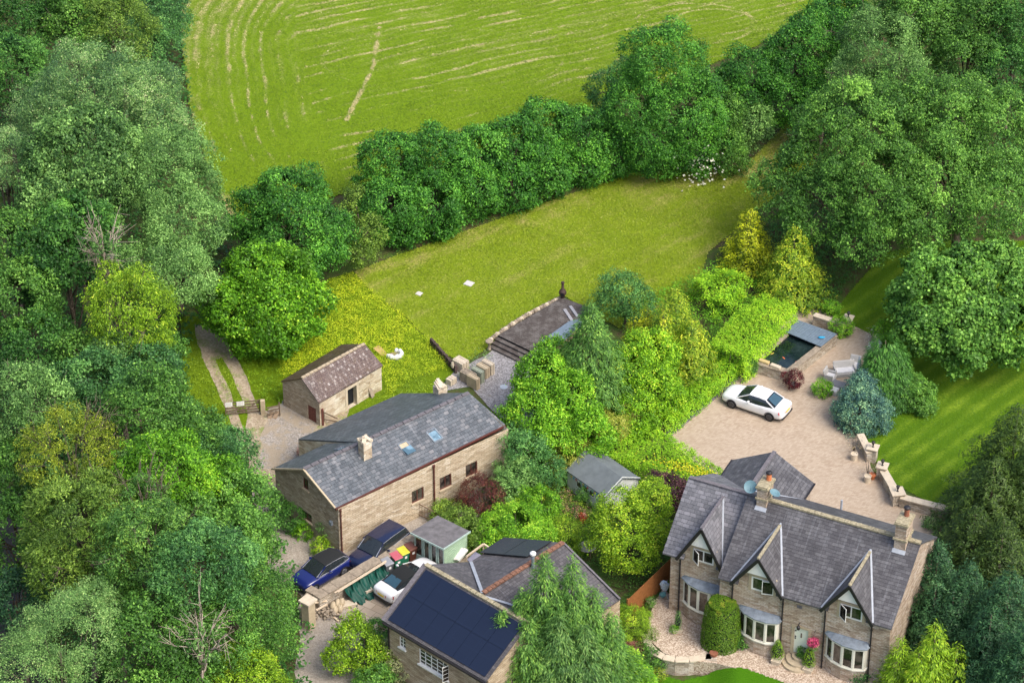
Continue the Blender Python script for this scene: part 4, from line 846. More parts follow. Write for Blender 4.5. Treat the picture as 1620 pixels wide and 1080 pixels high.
# bow windows
def bow(u0, v0, zr, name='bow_window'):
    P = [(0.02, -.02), (0.55, -.40), (1.24, -.62), (1.98, -.64), (2.6, -.40), (2.68, 0.0)]; zs, zt = 1.0, zr - .27; O = lambda p, q=1.0: (u0 + 1.32 + (p[0] - 1.32) * q, v0 + p[1] * q)
    mb = MB(); mb.prism([tuple(fr(*O(p, .97), 0)[:2]) for p in P], 0, zs); b = mb.build('bow_base', M_stone_main, hr)
    mb = MB(); mb.prism([tuple(fr(*O(p, 1.06), 0)[:2]) for p in P], zs, zs + .09); mb.prism([tuple(fr(*O(p, 1.02), 0)[:2]) for p in P], zt - .08, zt + .05)
    gl = MB(); gl.prism([tuple(fr(*O(p, .95), 0)[:2]) for p in P], zs + .09, zt - .08)
    for i, (a, c) in enumerate(zip(P[:-1], P[1:])):
        A = fr(*O(a), 0); B = fr(*O(c), 0); f2, L = seg_frame(A[:2], B[:2]); z0, z1 = zs + .09, zt - .08
        for s0, s1, c0, c1 in ((0, .1, z0, z1), (L - .1, L, z0, z1), (.1, L - .1, z0, z0 + .08), (.1, L - .1, z1 - .08, z1)):
            if i == 4 and s0 == .1: continue
            mb.fbox(f2, s0, s1, -0.0, 0.07, c0, c1)
        if i == 4: mb.fbox(f2, .1, L - .1, 0, .06, z0, z1)
    w = mb.build(name, M_cream, hr); gl.build('pane', M_glass, w)
    mb = MB(); rim = [fr(*O(p, 1.12), zt + .055) for p in P]; top = [fr(u0 + .05, v0 - .0, zr), fr(u0 + 2.6, v0 - .0, zr)]
    n = len(rim); V = rim + [fr(u0 + .05 + 2.55 * i / (n - 1), v0 - .01, zr) for i in range(n)]
    mb.add(V, [(i, i + 1, n + i + 1, n + i) for i in range(n - 1)]); low = [p - np.array([0, 0, .05]) for p in rim]; mb.add(rim + low, [(i + 1, i, n + i, n + i + 1) for i in range(n - 1)])
    mb.build('bow_roof', M_leadroof, hr)
bow(0.02, 0, 2.98); bow(-5.62, 0, 2.98); bow(-9.72, WV, 3.08)
# chimneys
c = chimney(hr, fr, 2.62, 3.32, 3.6, 4.75, 7.0, 9.35, M_stone_main, [(2.98, 4.45, .5, M_terra_dark)], band=8.25, flash=[(2.56, 3.4, fz(3.4) + .06), (3.38, 3.4, fz(3.4) + .06), (3.38, 3.6, fz(3.6) + .09), (2.56, 3.6, fz(3.6) + .09)])
c = chimney(hr, fr, -6.25, -5.62, 3.75, 4.85, 6.8, 9.0, M_stone_main, [(-5.85, 4.6, .45, M_terra)], band=8.2, flash=[(-6.3, 3.55, fz(3.55) + .06), (-5.56, 3.55, fz(3.55) + .06), (-5.56, 3.75, fz(3.75) + .09), (-6.3, 3.75, fz(3.75) + .09)])
M_dish = plain('pale_blue_dish', (0.13, 0.235, 0.275), 0.5, 0.3, var=0.08)
def dish(u, v, z, r, n):
    mb = MB(); n = Vector(n).normalized(); c = Vector(fr(u, v, z)); q = n.to_track_quat('Z', 'Y'); rings = 4; P = []; F = []; m = 20
    for k in range(rings + 1):
        for i in range(m):
            a = 2 * math.pi * i / m; rr = r * k / rings; P.append(c + q @ Vector((rr * math.cos(a), rr * math.sin(a), 0.25 * r * (k / rings) ** 2)))
    for k in range(rings):
        for i in range(m): j = (i + 1) % m; F.append((k * m + i, k * m + j, (k + 1) * m + j, (k + 1) * m + i))
    mb.add(P, F); mb.tube(c - n * .3, c, .03); mb.tube(c - q @ Vector((0, r * .9, 0)), c + n * .35, .012)
    mb.build('satellite_dish', M_dish, hr)
dish(-6.78, 4.0, 8.75, .40, (-.1, -.75, .65)); dish(-5.22, 4.0, 8.75, .34, (.35, -.1, .95))
mb = MB(); p = at(1331, 803, 6.0); mb.tube((p[0], p[1], 5.0), (p[0], p[1], 6.6), .07, .07, 8); mb.build('flue', M_lead, hr)
# ------------------------------------------------------------------ the long stone cottage
ZE, ZR = 3.75, 5.3
cp = {k: at(*v) for k, v in dict(FL=(530, 803, ZE), FR=(799, 671, ZE), RL=(480, 742, ZR), RR=(742, 621, ZR), BL=(430, 741, 3.45), EL=(472, 694, 2.3), ER=(634, 622, 2.3), J=(500, 722, 3.6)).items()}
cr = thing('stone_cottage', 'long stone cottage with mottled grey slate roof, skylights and brown windows', 'house', at(640, 760))
def lerp(a, b, t): return a + (b - a) * t
mb = MB(); mb.slab([cp['FL'], cp['FR'], cp['RR'], cp['RL']], .11); front_roof = mb.build('roof', M_slate_cot, cr)
def on_ridge(t): return lerp(cp['RL'], cp['RR'], t)
tv = 0.345
rdir_ = cp['RR'] - cp['RL']; EB = cp['BL'] + rdir_ * (tv - .02)
mb = MB(); mb.slab([cp['BL'], cp['RL'], on_ridge(tv), EB][::-1], .1); mb.slab([cp['EL'], on_ridge(tv), cp['RR'], cp['ER']][::-1], .1)
mb.build('rear_roof', M_slate_cotback, cr)
CF = Frame(at(538, 878), math.degrees(math.atan2(rdir_[1], rdir_[0])))
fl_, _ = CF.uz(531, 800); CL = float(np.linalg.norm((cp['FR'] - cp['FL'])[:2])) - .2
mb = MB(); cw = {k: CF.uz(*p) for k, p in dict(a0=(651.5, 779), a1=(671, 769)).items()}
wins = []
for cx_, cy_ in ((661, 782), (705, 761), (746, 741)):
    u, z = CF.uz(cx_, cy_); wins.append((u - .48, u + .48, z - .55, z + .45))
zb0 = 0.0
mb.wall(CF, 0, [(0, 0), (CL, 0), (CL, ZE), (0, ZE)], wins)
# left gable (slightly skewed like the photograph's), right gable, rear walls
def dn(p, z=-0.6): return np.array([p[0], p[1], z])
GA = CF(0, 0, 0); BLi = cp['BL'] + (rdir_ / np.linalg.norm(rdir_)) * .12 + (cp['FL'] - cp['BL']) / np.linalg.norm(cp['FL'] - cp['BL']) * .15; GF, GL = seg_frame(BLi[:2], GA[:2]); RLi = cp['RL']
ur = float((RLi - GF.o) @ GF.u)
gw = []
for px_, py_, w_, h_ in ((483.5, 765, .26, .44), (485, 816, .5, .33)):
    u, z = GF.uz(px_, py_); gw.append((u - w_, u + w_, z - h_, z + h_))
front_wall = mb.build('wall', M_stone_cot, cr)
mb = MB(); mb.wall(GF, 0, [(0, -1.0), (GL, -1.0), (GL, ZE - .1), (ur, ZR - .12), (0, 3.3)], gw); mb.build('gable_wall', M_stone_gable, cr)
mb = MB(); q0 = CF(CL, 0, 0); q1 = cp['RR'].copy(); q2 = cp['ER'].copy(); e0 = cp['EL'].copy(); e1 = EB.copy(); b0 = BLi
mb.poly([dn(q0), dn(q1), (q1[0], q1[1], ZR - .1), (q0[0], q0[1], ZE - .1)]); mb.poly([dn(q1), dn(q2), (q2[0], q2[1], 2.2), (q1[0], q1[1], ZR - .1)]); mb.poly([dn(q2), dn(e0), (e0[0], e0[1], 2.2), (q2[0], q2[1], 2.2)])
rt = on_ridge(tv); mb.poly([dn(e0), dn(rt), (rt[0], rt[1], ZR - .12), (e0[0], e0[1], 2.18)]); mb.poly([dn(e1), dn(b0), (b0[0], b0[1], 3.35), (e1[0], e1[1], 3.35)])
mb.build('wall', M_stone_barn, cr)
for h in wins: window(cr, CF, 0, *h, M_brownframe, 2, 1, sill=M_surround, bars=.07)
for h in gw: window(cr, GF, 0, *h, M_brownframe, 2, 1, sill=M_surround, bars=.07)
mb = MB(); mb.slab([GF(0, -.02, 0), GF(.01, -.02, 0), GF(.01, -.02, .01)], .01); 
mb = MB(); n = 22
for i in range(n): mb.bar(on_ridge(i / n + .002) + [0, 0, .03], on_ridge((i + 1) / n - .002) + [0, 0, .03], .24, .09)
mb.build('ridge_tiles', M_ridge_dark, cr)
mb = MB(); mb.bar(cp['FL'] + [0, 0, -.02], cp['RL'] + [0, 0, -.02], .12, .12); mb.bar(cp['RL'] + [0, 0, -.02], cp['BL'] + [0, 0, -.02], .1, .1); mb.build('verge', M_surround, cr)
mb = MB(); a = cp['FL'] + CF.v * -.05; b = cp['FR'] + CF.v * -.05; mb.bar(a - [0, 0, .1], b - [0, 0, .1], .12, .1); mb.build('gutter', M_brownframe, cr)
drainpipe(cr, CF(.12, -.08, ZE - .15), CF(.12, -.08, 0), M_brownpipe); u, _ = CF.uz(686, 775); drainpipe(cr, CF(u, -.08, ZE - .15), CF(u, -.08, 0), M_brownframe)
chs = lambda px, py, z: CF.uv(px, py, z)
u, v = chs(577, 693, ZR + .9); chimney(cr, CF, u - .32, u + .32, v - .3, v + .3, ZR - .6, ZR + .75, M_stone_barn, cap=False)
mb = MB()
for s in (-1, 1): mb.bar(CF(u + s * .3, v - .3, ZR + .76), CF(u, v, ZR + 1.05), .28, .06); mb.bar(CF(u + s * .3, v + .3, ZR + .76), CF(u, v, ZR + 1.05), .28, .06)
for a in ((-.3, -.3), (.3, -.3), (.3, .3), (-.3, .3)): mb.fbox(CF, u + a[0] - .07, u + a[0] + .07, v + a[1] - .07, v + a[1] + .07, ZR + .7, ZR + .86)
mb.build('chimney_top', M_cap, cr)
mb = MB(); mb.fbox(CF, u - .38, u + .38, v - .85, v - .25, ZR - .28, ZR - .22); 
u2, v2 = chs(696, 602, 4.9)
chimney(cr, CF, u2 - .36, u2 + .36, v2 - .3, v2 + .3, 2.8, 4.5, M_stone_barn, cap=False)
mb = MB()
for i in range(4): mb.bar(CF(u2 - .36 + .14 * i, v2 - .4, 4.56 + .07 * (i % 2)), CF(u2 - .1 + .1 * i, v2 + .4, 4.6 + .1 * (i % 3)), .2, .08)
mb.build('chimney_top', M_cap, cr)
# skylights on the front slope and a lead one at the back
fe = cp['FR'] - cp['FL']; fe = fe / np.linalg.norm(fe); dnv = cp['FL'] - cp['RL']; nrm = np.cross(fe, -dnv); nrm = nrm / np.linalg.norm(nrm); nrm = nrm * np.sign(nrm[2]); dnv = dnv / np.linalg.norm(dnv)
def roof_hit(px, py):
    r = _D * FPX + _X * (px - 810) - _U * (py - 540); t = ((cp['RL'] - _C) @ nrm) / (r @ nrm); return _C + r * t
def skylight(px, py, w, h, opened=False):
    c = roof_hit(px, py) + nrm * .05; P = lambda a, b, k=0: c + fe * a + dnv * b + nrm * k; mb = MB()
    for p, q in (((-w, -h), (w, -h)), ((-w, h), (w, h)), ((-w, -h), (-w, h)), ((w, -h), (w, h))): mb.bar(P(*p), P(*q), .09, .1)
    s = mb.build('skylight', M_leadroof, cr)
    mb = MB()
    if opened:
        mb.slab([P(-w, -h * .1, .1), P(w, -h * .1, .1), P(w, h * 1.25, .22), P(-w, h * 1.25, .22)][::-1], .05, -nrm); g = mb.build('pane', M_glass_sky, s)
        mb = MB(); mb.slab([P(-w, -h, .02), P(w, -h, .02), P(w, -h * .1, .02), P(-w, -h * .1, .02)][::-1], .03, -nrm); mb.build('blind', M_surround, s)
    else:
        mb.slab([P(-w + .04, -h + .04, .02), P(w - .04, -h + .04, .02), P(w - .04, h - .04, .02), P(-w + .04, h - .04, .02)][::-1], .03, -nrm); mb.build('pane', M_glass_sky, s)
skylight(642, 709, .34, .42, True); skylight(687, 689, .34, .42)
bn = np.cross(rdir_, cp['BL'] - cp['RL']); bn = bn / np.linalg.norm(bn); bn = bn * np.sign(bn[2]); r = _D * FPX + _X * (538 - 810) - _U * (708.5 - 540); t = ((cp['RL'] - _C) @ bn) / (r @ bn); q = _C + r * t + bn * .04; rd = rdir_ / np.linalg.norm(rdir_); bd = cp['BL'] - cp['RL']; bd = bd / np.linalg.norm(bd)
mb = MB(); mb.slab([q - rd * .32 - bd * .3, q + rd * .32 - bd * .3, q + rd * .32 + bd * .3, q - rd * .32 + bd * .3], .05); mb.build('skylight', M_glass_sky, cr)
mb = MB(); u, z = GF.uz(525, 826); mb.fbox(GF, u - .12, u + .12, -.16, -.002, z - .14, z + .14); mb.build('wall_lamp', M_leadroof, cr)
# ------------------------------------------------------------------ the low field barn
bp = {k: at(*v) for k, v in dict(FL=(504.5, 637, 2.0), FR=(605.5, 577.5, 2.0), RL=(477, 598, 3.2), RR=(577, 543.5, 3.2), BL=(444.5, 602.5, 2.05), BR=(541, 544.5, 2.05)).items()}
br = thing('field_barn', 'small old stone barn with mossy brown tiled roof and rusty door', 'barn', at(530, 640))
mb = MB(); mb.slab([bp['FL'], bp['FR'], bp['RR'], bp['RL']], .1); mb.build('roof', M_slate_barn, br); mb = MB(); mb.slab([bp['BL'], bp['RL'], bp['RR'], bp['BR']][::-1], .1); mb.build('rear_roof', M_slate_barnmoss, br)
mb = MB(); n = 16
for i in range(n): mb.bar(lerp(bp['RL'], bp['RR'], i / n + .004) + [0, 0, .02], lerp(bp['RL'], bp['RR'], (i + 1) / n - .004) + [0, 0, .02 + .01 * (i % 3)], .18, .08)
mb.build('ridge_tiles', M_ridge_red if False else M_surround, br)
e = .1; f = lambda k: bp[k][:2]; cen = (f('FL') + f('FR') + f('BL') + f('BR')) / 4; ins = {k: f(k) + (cen - f(k)) / np.linalg.norm(cen - f(k)) * e for k in ('FL', 'FR', 'BL', 'BR')}
F1, L1 = seg_frame(ins['FL'], ins['FR']); F2, L2 = seg_frame(ins['BL'], ins['FL'])
u, z = F1.uz(557, 625); bd1 = (u - .42, u + .42, .02, 1.62); ud, zd = F2.uz(493.5, 655); bd2 = (ud - .4, ud + .4, .02, 1.25); um = float((bp['RL'][:2] - ins['BL']) @ F2.u[:2])
mb = MB(); mb.wall(F1, 0, [(0, -.2), (L1, -.2), (L1, 1.95), (0, 1.95)], [bd1], depth=.35); mb.build('wall', M_stone_barn, br)
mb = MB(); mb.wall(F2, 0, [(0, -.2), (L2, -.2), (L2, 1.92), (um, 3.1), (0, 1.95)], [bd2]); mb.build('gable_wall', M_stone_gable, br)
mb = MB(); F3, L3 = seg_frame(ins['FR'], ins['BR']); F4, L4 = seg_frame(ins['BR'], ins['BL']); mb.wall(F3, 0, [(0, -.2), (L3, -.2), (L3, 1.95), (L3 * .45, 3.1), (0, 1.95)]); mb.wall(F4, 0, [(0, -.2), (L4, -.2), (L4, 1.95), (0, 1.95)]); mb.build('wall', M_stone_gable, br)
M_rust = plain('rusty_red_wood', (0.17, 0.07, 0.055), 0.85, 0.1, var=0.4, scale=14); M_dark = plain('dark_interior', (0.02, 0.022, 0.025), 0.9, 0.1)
mb = MB()
for i in range(5): mb.fbox(F2, bd2[0] + .16 * i + .005, bd2[0] + .16 * (i + 1) - .005, .06, .1, bd2[2], bd2[3])
mb.build('door', M_rust, br)
mb = MB(); mb.fbox(F1, bd1[0], bd1[1], .33, .36, bd1[2], bd1[3]); mb.build('doorway', M_dark, br)
mb = MB(); surround(mb, F1, 0, bd1[0], bd1[1], .1, bd1[3], w=.2, out=.03); mb.build('doorway_surround', M_cap, br)
# ------------------------------------------------------------------ bungalow with solar panels
ZB, ZT = 4.0, 5.85
gp = {k: at(*v) for k, v in dict(A=(606, 981, ZB), R0=(673, 892.6, ZT), R1=(812, 972, ZT), K0=(745, 888, ZB + .1)).items()}
g_ = thing('bungalow', 'stone bungalow with navy solar roof and grey slate cross wing behind', 'house', at(700, 1000))
ax = gp['R1'] - gp['R0']; ax = ax / np.linalg.norm(ax); B_ = gp['A'] + ax * (float(np.linalg.norm(gp['R1'] - gp['R0'])) + 1.2); R1 = gp['R0'] + ax * (float(np.linalg.norm(gp['R1'] - gp['R0'])) + 1.2)
mb = MB(); mb.slab([gp['A'], B_, R1, gp['R0']], .1); mb.slab([gp['R0'], R1, gp['K0'] + ax * 7, gp['K0']], .1)
mb.build('roof', M_slate_bung, g_)
AP = at(891, 858, ZT - .02); PL = at(803, 851, ZB + .1); PR = at(981, 947, ZB + .1); J0 = at(764, 938, ZT - .02); vd = AP - J0
mb = MB(); J1 = J0 - vd * .02; q0 = PL - vd * 1.0; q1 = PR - vd * .95
mb.slab([PL, AP, J1, at(745, 888, ZB + .12) - vd * .12][::-1], .09); mb.slab([AP, PR, q1, J1][::-1], .09); mb.build('roof', M_slate_bung, g_)
mb = MB(); n = 20
for i in range(n): mb.bar(lerp(J0, AP, i / n + .003) + [0, 0, .04], lerp(J0, AP, (i + 1) / n - .003) + [0, 0, .04 + .02 * (i % 2)], .3, .1)
mb.build('ridge_tiles', M_ridge_red, g_)
mb = MB(); n = 18
for i in range(n): mb.bar(lerp(gp['R0'], R1, i / n + .003) + [0, 0, .03], lerp(gp['R0'], R1, (i + 1) / n - .003) + [0, 0, .03], .28, .12)
mb.build('ridge_tiles', M_ridge, g_)
mb = MB(); mb.bar(at(745, 888, ZB + .25), at(763, 937, ZT + .02), .2, .04); mb.build('lead_valley', M_lead, g_); mb = MB(); mb.bar(at(767, 943, ZT + .02), at(815, 957.5, ZT - .35), .16, .04); mb.build('lead_valley', M_lead, g_); mb = MB(); mb.bar(at(981, 947, ZB + .2), AP + [0, 0, .03], .12, .06); mb.build('verge', M_ridge_dark, g_)
mb = MB(); mb.bar(gp['A'] + [0, 0, -.02], gp['R0'] + [0, 0, .02], .3, .1); mb.build('verge', M_ridge_dark, g_)
k = NT('solar_glass', 0.16, 0.6); co = k.co('UV'); b = bricks(k, co, 1.72, 1.03, .012, off=0.0); c = k.mix(k.mapr(b.outputs['Fac'], 0, 1, 0, .3), (0.010, 0.016, 0.036), (0.02, 0.035, 0.07)); M_solar = k.color(c)
sd_ = gp['R0'] - gp['A']; SLh = np.linalg.norm(sd_); sn = np.cross(ax, sd_); sn = sn / np.linalg.norm(sn); sdn = sd_ / SLh; WT = np.linalg.norm(B_ - gp['A'])
for i in range(6):
    for j in range(2):
        pw = (WT - .5) / 6; ph = (SLh - .45) / 2; o_ = gp['A'] + sdn * (.2 + j * ph) + ax * (.3 + i * pw) + sn * .09
        mb = MB(); mb.slab([o_, o_ + ax * (pw - .015), o_ + ax * (pw - .015) + sdn * (ph - .015), o_ + sdn * (ph - .015)], .05, -sn); mb.build('solar_panel', M_solar, g_)
M_solar2 = plain('black_solar_glass', (0.012, 0.014, 0.018), 0.2, 0.6)
s2 = PL - AP; L_ = np.linalg.norm(s2); s2 = s2 / L_; vn = vd / np.linalg.norm(vd); n2 = np.cross(vn, s2); n2 = n2 * np.sign(n2[2]) / np.linalg.norm(n2)
for i in range(2):
    o_ = AP - vn * (.15 + 1.72 * 0) + s2 * (.75 + 2.0 * i) + n2 * .14; mb = MB(); mb.slab([o_, o_ + s2 * 1.95, o_ + s2 * 1.95 - vn * 2.1, o_ - vn * 2.1], .05, -n2); p = mb.build('solar_panel', M_solar2, g_)
BF, BL = seg_frame(gp['A'][:2] + ax[:2] * .25 + sdn[:2] * .2, (B_ + sdn * .2)[:2])
def bwin(px, py, w, h):
    u, z = BF.uz(px, py); return (u - w, u + w, z - h, z + h)
h1 = bwin(636.5, 1016, .26, .42); h2 = bwin(686, 1050, 1.2, .6)
mb = MB(); mb.wall(BF, 0, [(0, -1), (BL, -1), (BL, ZB), (0, ZB)], [h1, h2]); SF, SLn = seg_frame((gp['R0'] + (gp['K0'] - gp['R0']))[:2] + ax[:2] * .25, BF.o[:2]); mb.wall(SF, 0, [(0, -1), (SLn, -1), (SLn, ZB), (SLn / 2, ZT - .15), (0, ZB)])
EF = Frame(SF.o + ax * (WT - .5), math.degrees(SF.ang)); mb.wall(EF, 0, [(0, -1), (SLn, -1), (SLn, ZB), (SLn / 2, ZT - .15), (0, ZB)])
for p, q, z in ((PL, q0, ZB), (AP, PL, ZB), (PR, AP, ZB), (q1, PR, ZB)):
    mb.poly([(p[0], p[1], -1), (q[0], q[1], -1), (q[0], q[1], q[2] - .12), (p[0], p[1], p[2] - .12)][::-1])
mb.build('wall', M_stone_bung, g_)
window(g_, BF, 0, *h1, M_white, 2, 3, sill=M_white, bars=.06, mull=.05); window(g_, BF, 0, *h2, M_white, 5, 4, sill=M_white, open_pane=('R', 75), bars=.08, mull=.06)
mb = MB(); mb.bar(gp['A'] + [0, 0, -.12] - sdn * .06, B_ + [0, 0, -.12] - sdn * .06, .12, .1); mb.build('gutter', M_black, g_); drainpipe(g_, BF(.08, -.08, ZB - .2), BF(.08, -.08, -.5))
mb = MB(); p = at(843, 905, ZT - .5); mb.tube(p + [0, 0, -.3], p + [0, 0, 1.35], .1, .1, 12); f_ = mb.build('flue', M_leadroof, g_); mb = MB(); mb.lathe(p + np.array([0, 0, 1.35]), [(.1, 0), (.19, .05), (.19, .16), (.08, .25)], 14); mb.build('cowl', M_white, f_)
# ------------------------------------------------------------------ cars
M_tyre = plain('tyre_rubber', (0.02, 0.02, 0.021), 0.8, 0.2); M_rim = plain('alloy_rim', (0.22, 0.22, 0.23), 0.35, 0.5, metal=0.6); M_rimd = plain('dark_alloy', (0.09, 0.09, 0.095), 0.4, 0.5, metal=0.5)
def paint(name, col, rough=0.22):
    k = NT(name, rough, 0.5); k.b.inputs['Coat Weight'].default_value = 0.6; k.b.inputs['Coat Roughness'].default_value = 0.06; k.b.inputs['Base Color'].default_value = (*col, 1); return k.m
M_cwhite = paint('white_car_paint', (0.80, 0.81, 0.82)); M_cblue = paint('blue_car_paint', (0.010, 0.018, 0.12)); M_cnavy = paint('navy_car_paint', (0.008, 0.014, 0.05))
M_cglass = plain('car_glass', (0.02, 0.026, 0.03), 0.06, 0.8); M_cglassb = plain('rear_car_glass', (0.035, 0.085, 0.12), 0.08, 0.8); M_fabric = plain('soft_top_fabric', (0.025, 0.027, 0.028), 0.9, 0.1, var=0.2, scale=30)
M_red = plain('tail_light_red', (0.55, 0.02, 0.03), 0.2, 0.5); M_lamp = plain('headlight_glass', (0.55, 0.6, 0.65), 0.1, 0.8); M_plate = plain('yellow_plate', (0.75, 0.55, 0.02), 0.5, 0.3); M_chrome = plain('bright_trim', (0.62, 0.64, 0.68), 0.25, 0.6, metal=0.5)
def loft(mb, rings):
    n = len(rings[0]); P = [p for r in rings for p in r]
    F = [(k * n + i, k * n + i + 1, (k + 1) * n + i + 1, (k + 1) * n + i) for k in range(len(rings) - 1) for i in range(n - 1)]
    F += [tuple(range(n - 1, -1, -1)), tuple(range((len(rings) - 1) * n, len(rings) * n))]
    mb.add(P, F)
def car(name, label, pos, heading, prof, mats, L, W, WB, wr=.33, soft=False, fastback=False, group=None, rim=None):
    """prof: body stations (x, half width, underside z, deck z) and cabin stations (x, sill half width, roof half width, roof z, deck z)"""
    body_st, cab_st, fa = prof['body'], prof['cab'], prof['front_axle']
    root = thing(name, label, 'car', (pos[0], pos[1], pos[2] if len(pos) > 2 else 0), group, heading)
    zero = np.zeros(3); ORG[root.name] = zero
    mb = MB(); rings = []
    for x, w, zb, zt in body_st:
        h = [(w * .82, zb), (w * .97, zb + .08), (w * .995, zb + (zt - zb) * .35), (w, zb + (zt - zb) * .6), (w * .97, zb + (zt - zb) * .86), (w * .87, zt - .015), (w * .5, zt + .02), (0, zt + .035)]
        ring = [(x, -a, b) for a, b in h] + [(x, a, b) for a, b in h[-2::-1]]; rings.append(ring)
    loft(mb, rings); body = mb.build('body', mats['body'], root, smooth=True)
    for p in body.data.polygons:
        if len(p.vertices) > 4: p.use_smooth = False
    s = body.modifiers.new('subd', 'SUBSURF'); s.levels = s.render_levels = 1
    mb = MB(); rings = []
    for x, ws, wt, zr, zd in cab_st:
        h = [(ws, zd), (ws * .5 + wt * .5 + .01, (zd + zr) / 2), (wt, zr - .03), (wt * .6, zr + .0), (0, zr + .02)]
        rings.append([(x, -a, b) for a, b in h] + [(x, a, b) for a, b in h[-2::-1]])
    loft(mb, rings); gh = mb.build('window', mats.get('side', M_cglass), root, smooth=False)
    roof_idx = prof['roof']; mb = MB(); R = [rings[i] for i in roof_idx]                 # roof skin over the glasshouse
    off = .022; rr = []
    for r in R:
        rr.append([(p[0], p[1] * 1.03, p[2] + off) for p in r[2:7]])
    n = 5; P = [p for r in rr for p in r]; F = [(k * n + i, k * n + i + 1, (k + 1) * n + i + 1, (k + 1) * n + i) for k in range(len(rr) - 1) for i in range(n - 1)]
    mb.add(P, F); P2 = [(p[0], p[1], p[2] - .04) for p in P]; m = len(mb.v); mb.add(P2, [f[::-1] for f in F])
    roof = mb.build('roof', mats['roof'], root, smooth=True)
    mb = MB()                                                                              # pillars along the glasshouse edges
    for a, b in prof['pillars']:
        for sd in (2, 6):
            p = np.array(rings[a][sd]); q = np.array(rings[b][0 if sd == 2 else 8]); g = np.array([0, -.012 if sd == 2 else .012, .008]); mb.bar(p + g, q + g, .06, .05)
    if not soft or True: mb.build('pillar', mats.get('pillar', mats['body']), root)
    if 'rear_glass' in prof:
        a, b = prof['rear_glass']; A, B = rings[a], rings[b]; g = np.array([-.04 if B[0][0] < A[0][0] else .04, 0, .05]); k = .80
        q = [np.array(A[2]) * [1, k, 1] + g, np.array(A[6]) * [1, k, 1] + g, np.array(B[8]) * [1, k, 1] + g + [0, 0, .03], np.array(B[0]) * [1, k, 1] + g + [0, 0, .03]]
        q = [x * .9 + sum(q) / 4 * .1 for x in q]; mb = MB(); mb.slab(q, .01); mb.build('rear_window', M_cglassb, root)
    for x in (fa, fa - WB):
        for s_ in (-1, 1):
            y = s_ * (W / 2 - .10); mb = MB(); mb.tube((x, y - .11, wr), (x, y + .11, wr), wr, wr, 24); wh = mb.build('wheel', M_tyre, root)
            mb = MB(); yo = y + s_ * .112; mb.tube((x, yo, wr), (x, yo + s_ * .012, wr), wr * .70, wr * .66, 20)
            for kk in range(5):
                a = kk * 2 * math.pi / 5; mb.bar((x, yo + s_ * .018, wr), (x + math.cos(a) * wr * .66, yo + s_ * .018, wr + math.sin(a) * wr * .66), .07, .03)
            mb.build('rim', rim or M_rim, wh)
            mb = MB(); P = []
            for kk in range(13):
                a = math.pi * kk / 12; P += [(x + math.cos(a) * (wr + .02), y + s_ * .104, wr + math.sin(a) * (wr + .02)), (x + math.cos(a) * (wr + .065), y + s_ * .104, wr + math.sin(a) * (wr + .065))]
            mb.add(P, [(2 * i, 2 * i + 1, 2 * i + 3, 2 * i + 2) for i in range(12)]); mb.build('wheel_arch', M_black, root)
    xf = body_st[-1][0]; xr = body_st[0][0]; zr = body_st[1][3]; zf = body_st[-2][3]
    for s_ in (-1, 1):
        mb = MB(); w = body_st[-3][1]; mb.slab([(xf - .10, s_ * w * .42, zf - .13), (xf - .42, s_ * w * .96, zf - .03), (xf - .40, s_ * w * 1.0, zf - .17), (xf - .07, s_ * w * .5, zf - .24)][::(1 if s_ > 0 else -1)], .04); mb.build('headlight', M_lamp, root)
        mb = MB(); w = body_st[2][1]; mb.slab([(xr + .01, s_ * w * .45, zr - .10), (xr + .28, s_ * w * 1.005, zr - .06), (xr + .24, s_ * w * 1.01, zr - .24), (xr - .01, s_ * w * .45, zr - .22)][::(1 if s_ < 0 else -1)], .05); mb.build('tail_light', M_red, root)
        mb = MB(); xm = cab_st[-2][0] - .12; mb.blob((xm, s_ * (W / 2 + .09), cab_st[0][4] + .10), (.09, .12, .075), 8, 1, .03); mb.tube((xm, s_ * (W / 2 - .08), cab_st[0][4] + .06), (xm, s_ * (W / 2 + .04), cab_st[0][4] + .08), .025); mb.build('wing_mirror', mats['body'], root, smooth=True)
        for dx in ([.1, -.85] if not soft else [-.1]):
            mb = MB(); mb.bar((dx - .1, s_ * (W / 2 + .004), cab_st[0][4] - .12), (dx + .08, s_ * (W / 2 + .004), cab_st[0][4] - .115), .02, .035); mb.build('door_handle', mats.get('trim', mats['body']), root)
        if 'trim' in mats:
            mb = MB(); st = [r for r in rings]
            for a, b in zip(st[:-1], st[1:]): mb.bar(np.array(a[0 if s_ < 0 else 8]) + [0, s_ * .012, .02], np.array(b[0 if s_ < 0 else 8]) + [0, s_ * .012, .02], .025, .03)
            for a, b in zip(st[:-1], st[1:]): mb.bar(np.array(a[2 if s_ < 0 else 6]) + [0, s_ * .012, .005], np.array(b[2 if s_ < 0 else 6]) + [0, s_ * .012, .005], .03, .03)
            mb.build('window_trim', mats['trim'], root)
    mb = MB(); mb.slab([(xr - .035, -.26, zr - .2), (xr - .035, .26, zr - .2), (xr - .03, .26, zr - .32), (xr - .03, -.26, zr - .32)], .02, (1, 0, 0)); mb.build('number_plate', M_plate, root)
    mb = MB(); mb.box((xr + .12, 0, body_st[1][2] + .06), (.3, W * .8, .14)); mb.box((xf - .1, 0, body_st[-2][2] + .1), (.26, W * .62, .16)); mb.build('bumper', M_black, root, bevel=.03)
    return root
def heading(p_front, p_rear, z):
    a = at(*p_front, z); b = at(*p_rear, z); return math.atan2(a[1] - b[1], a[0] - b[0])
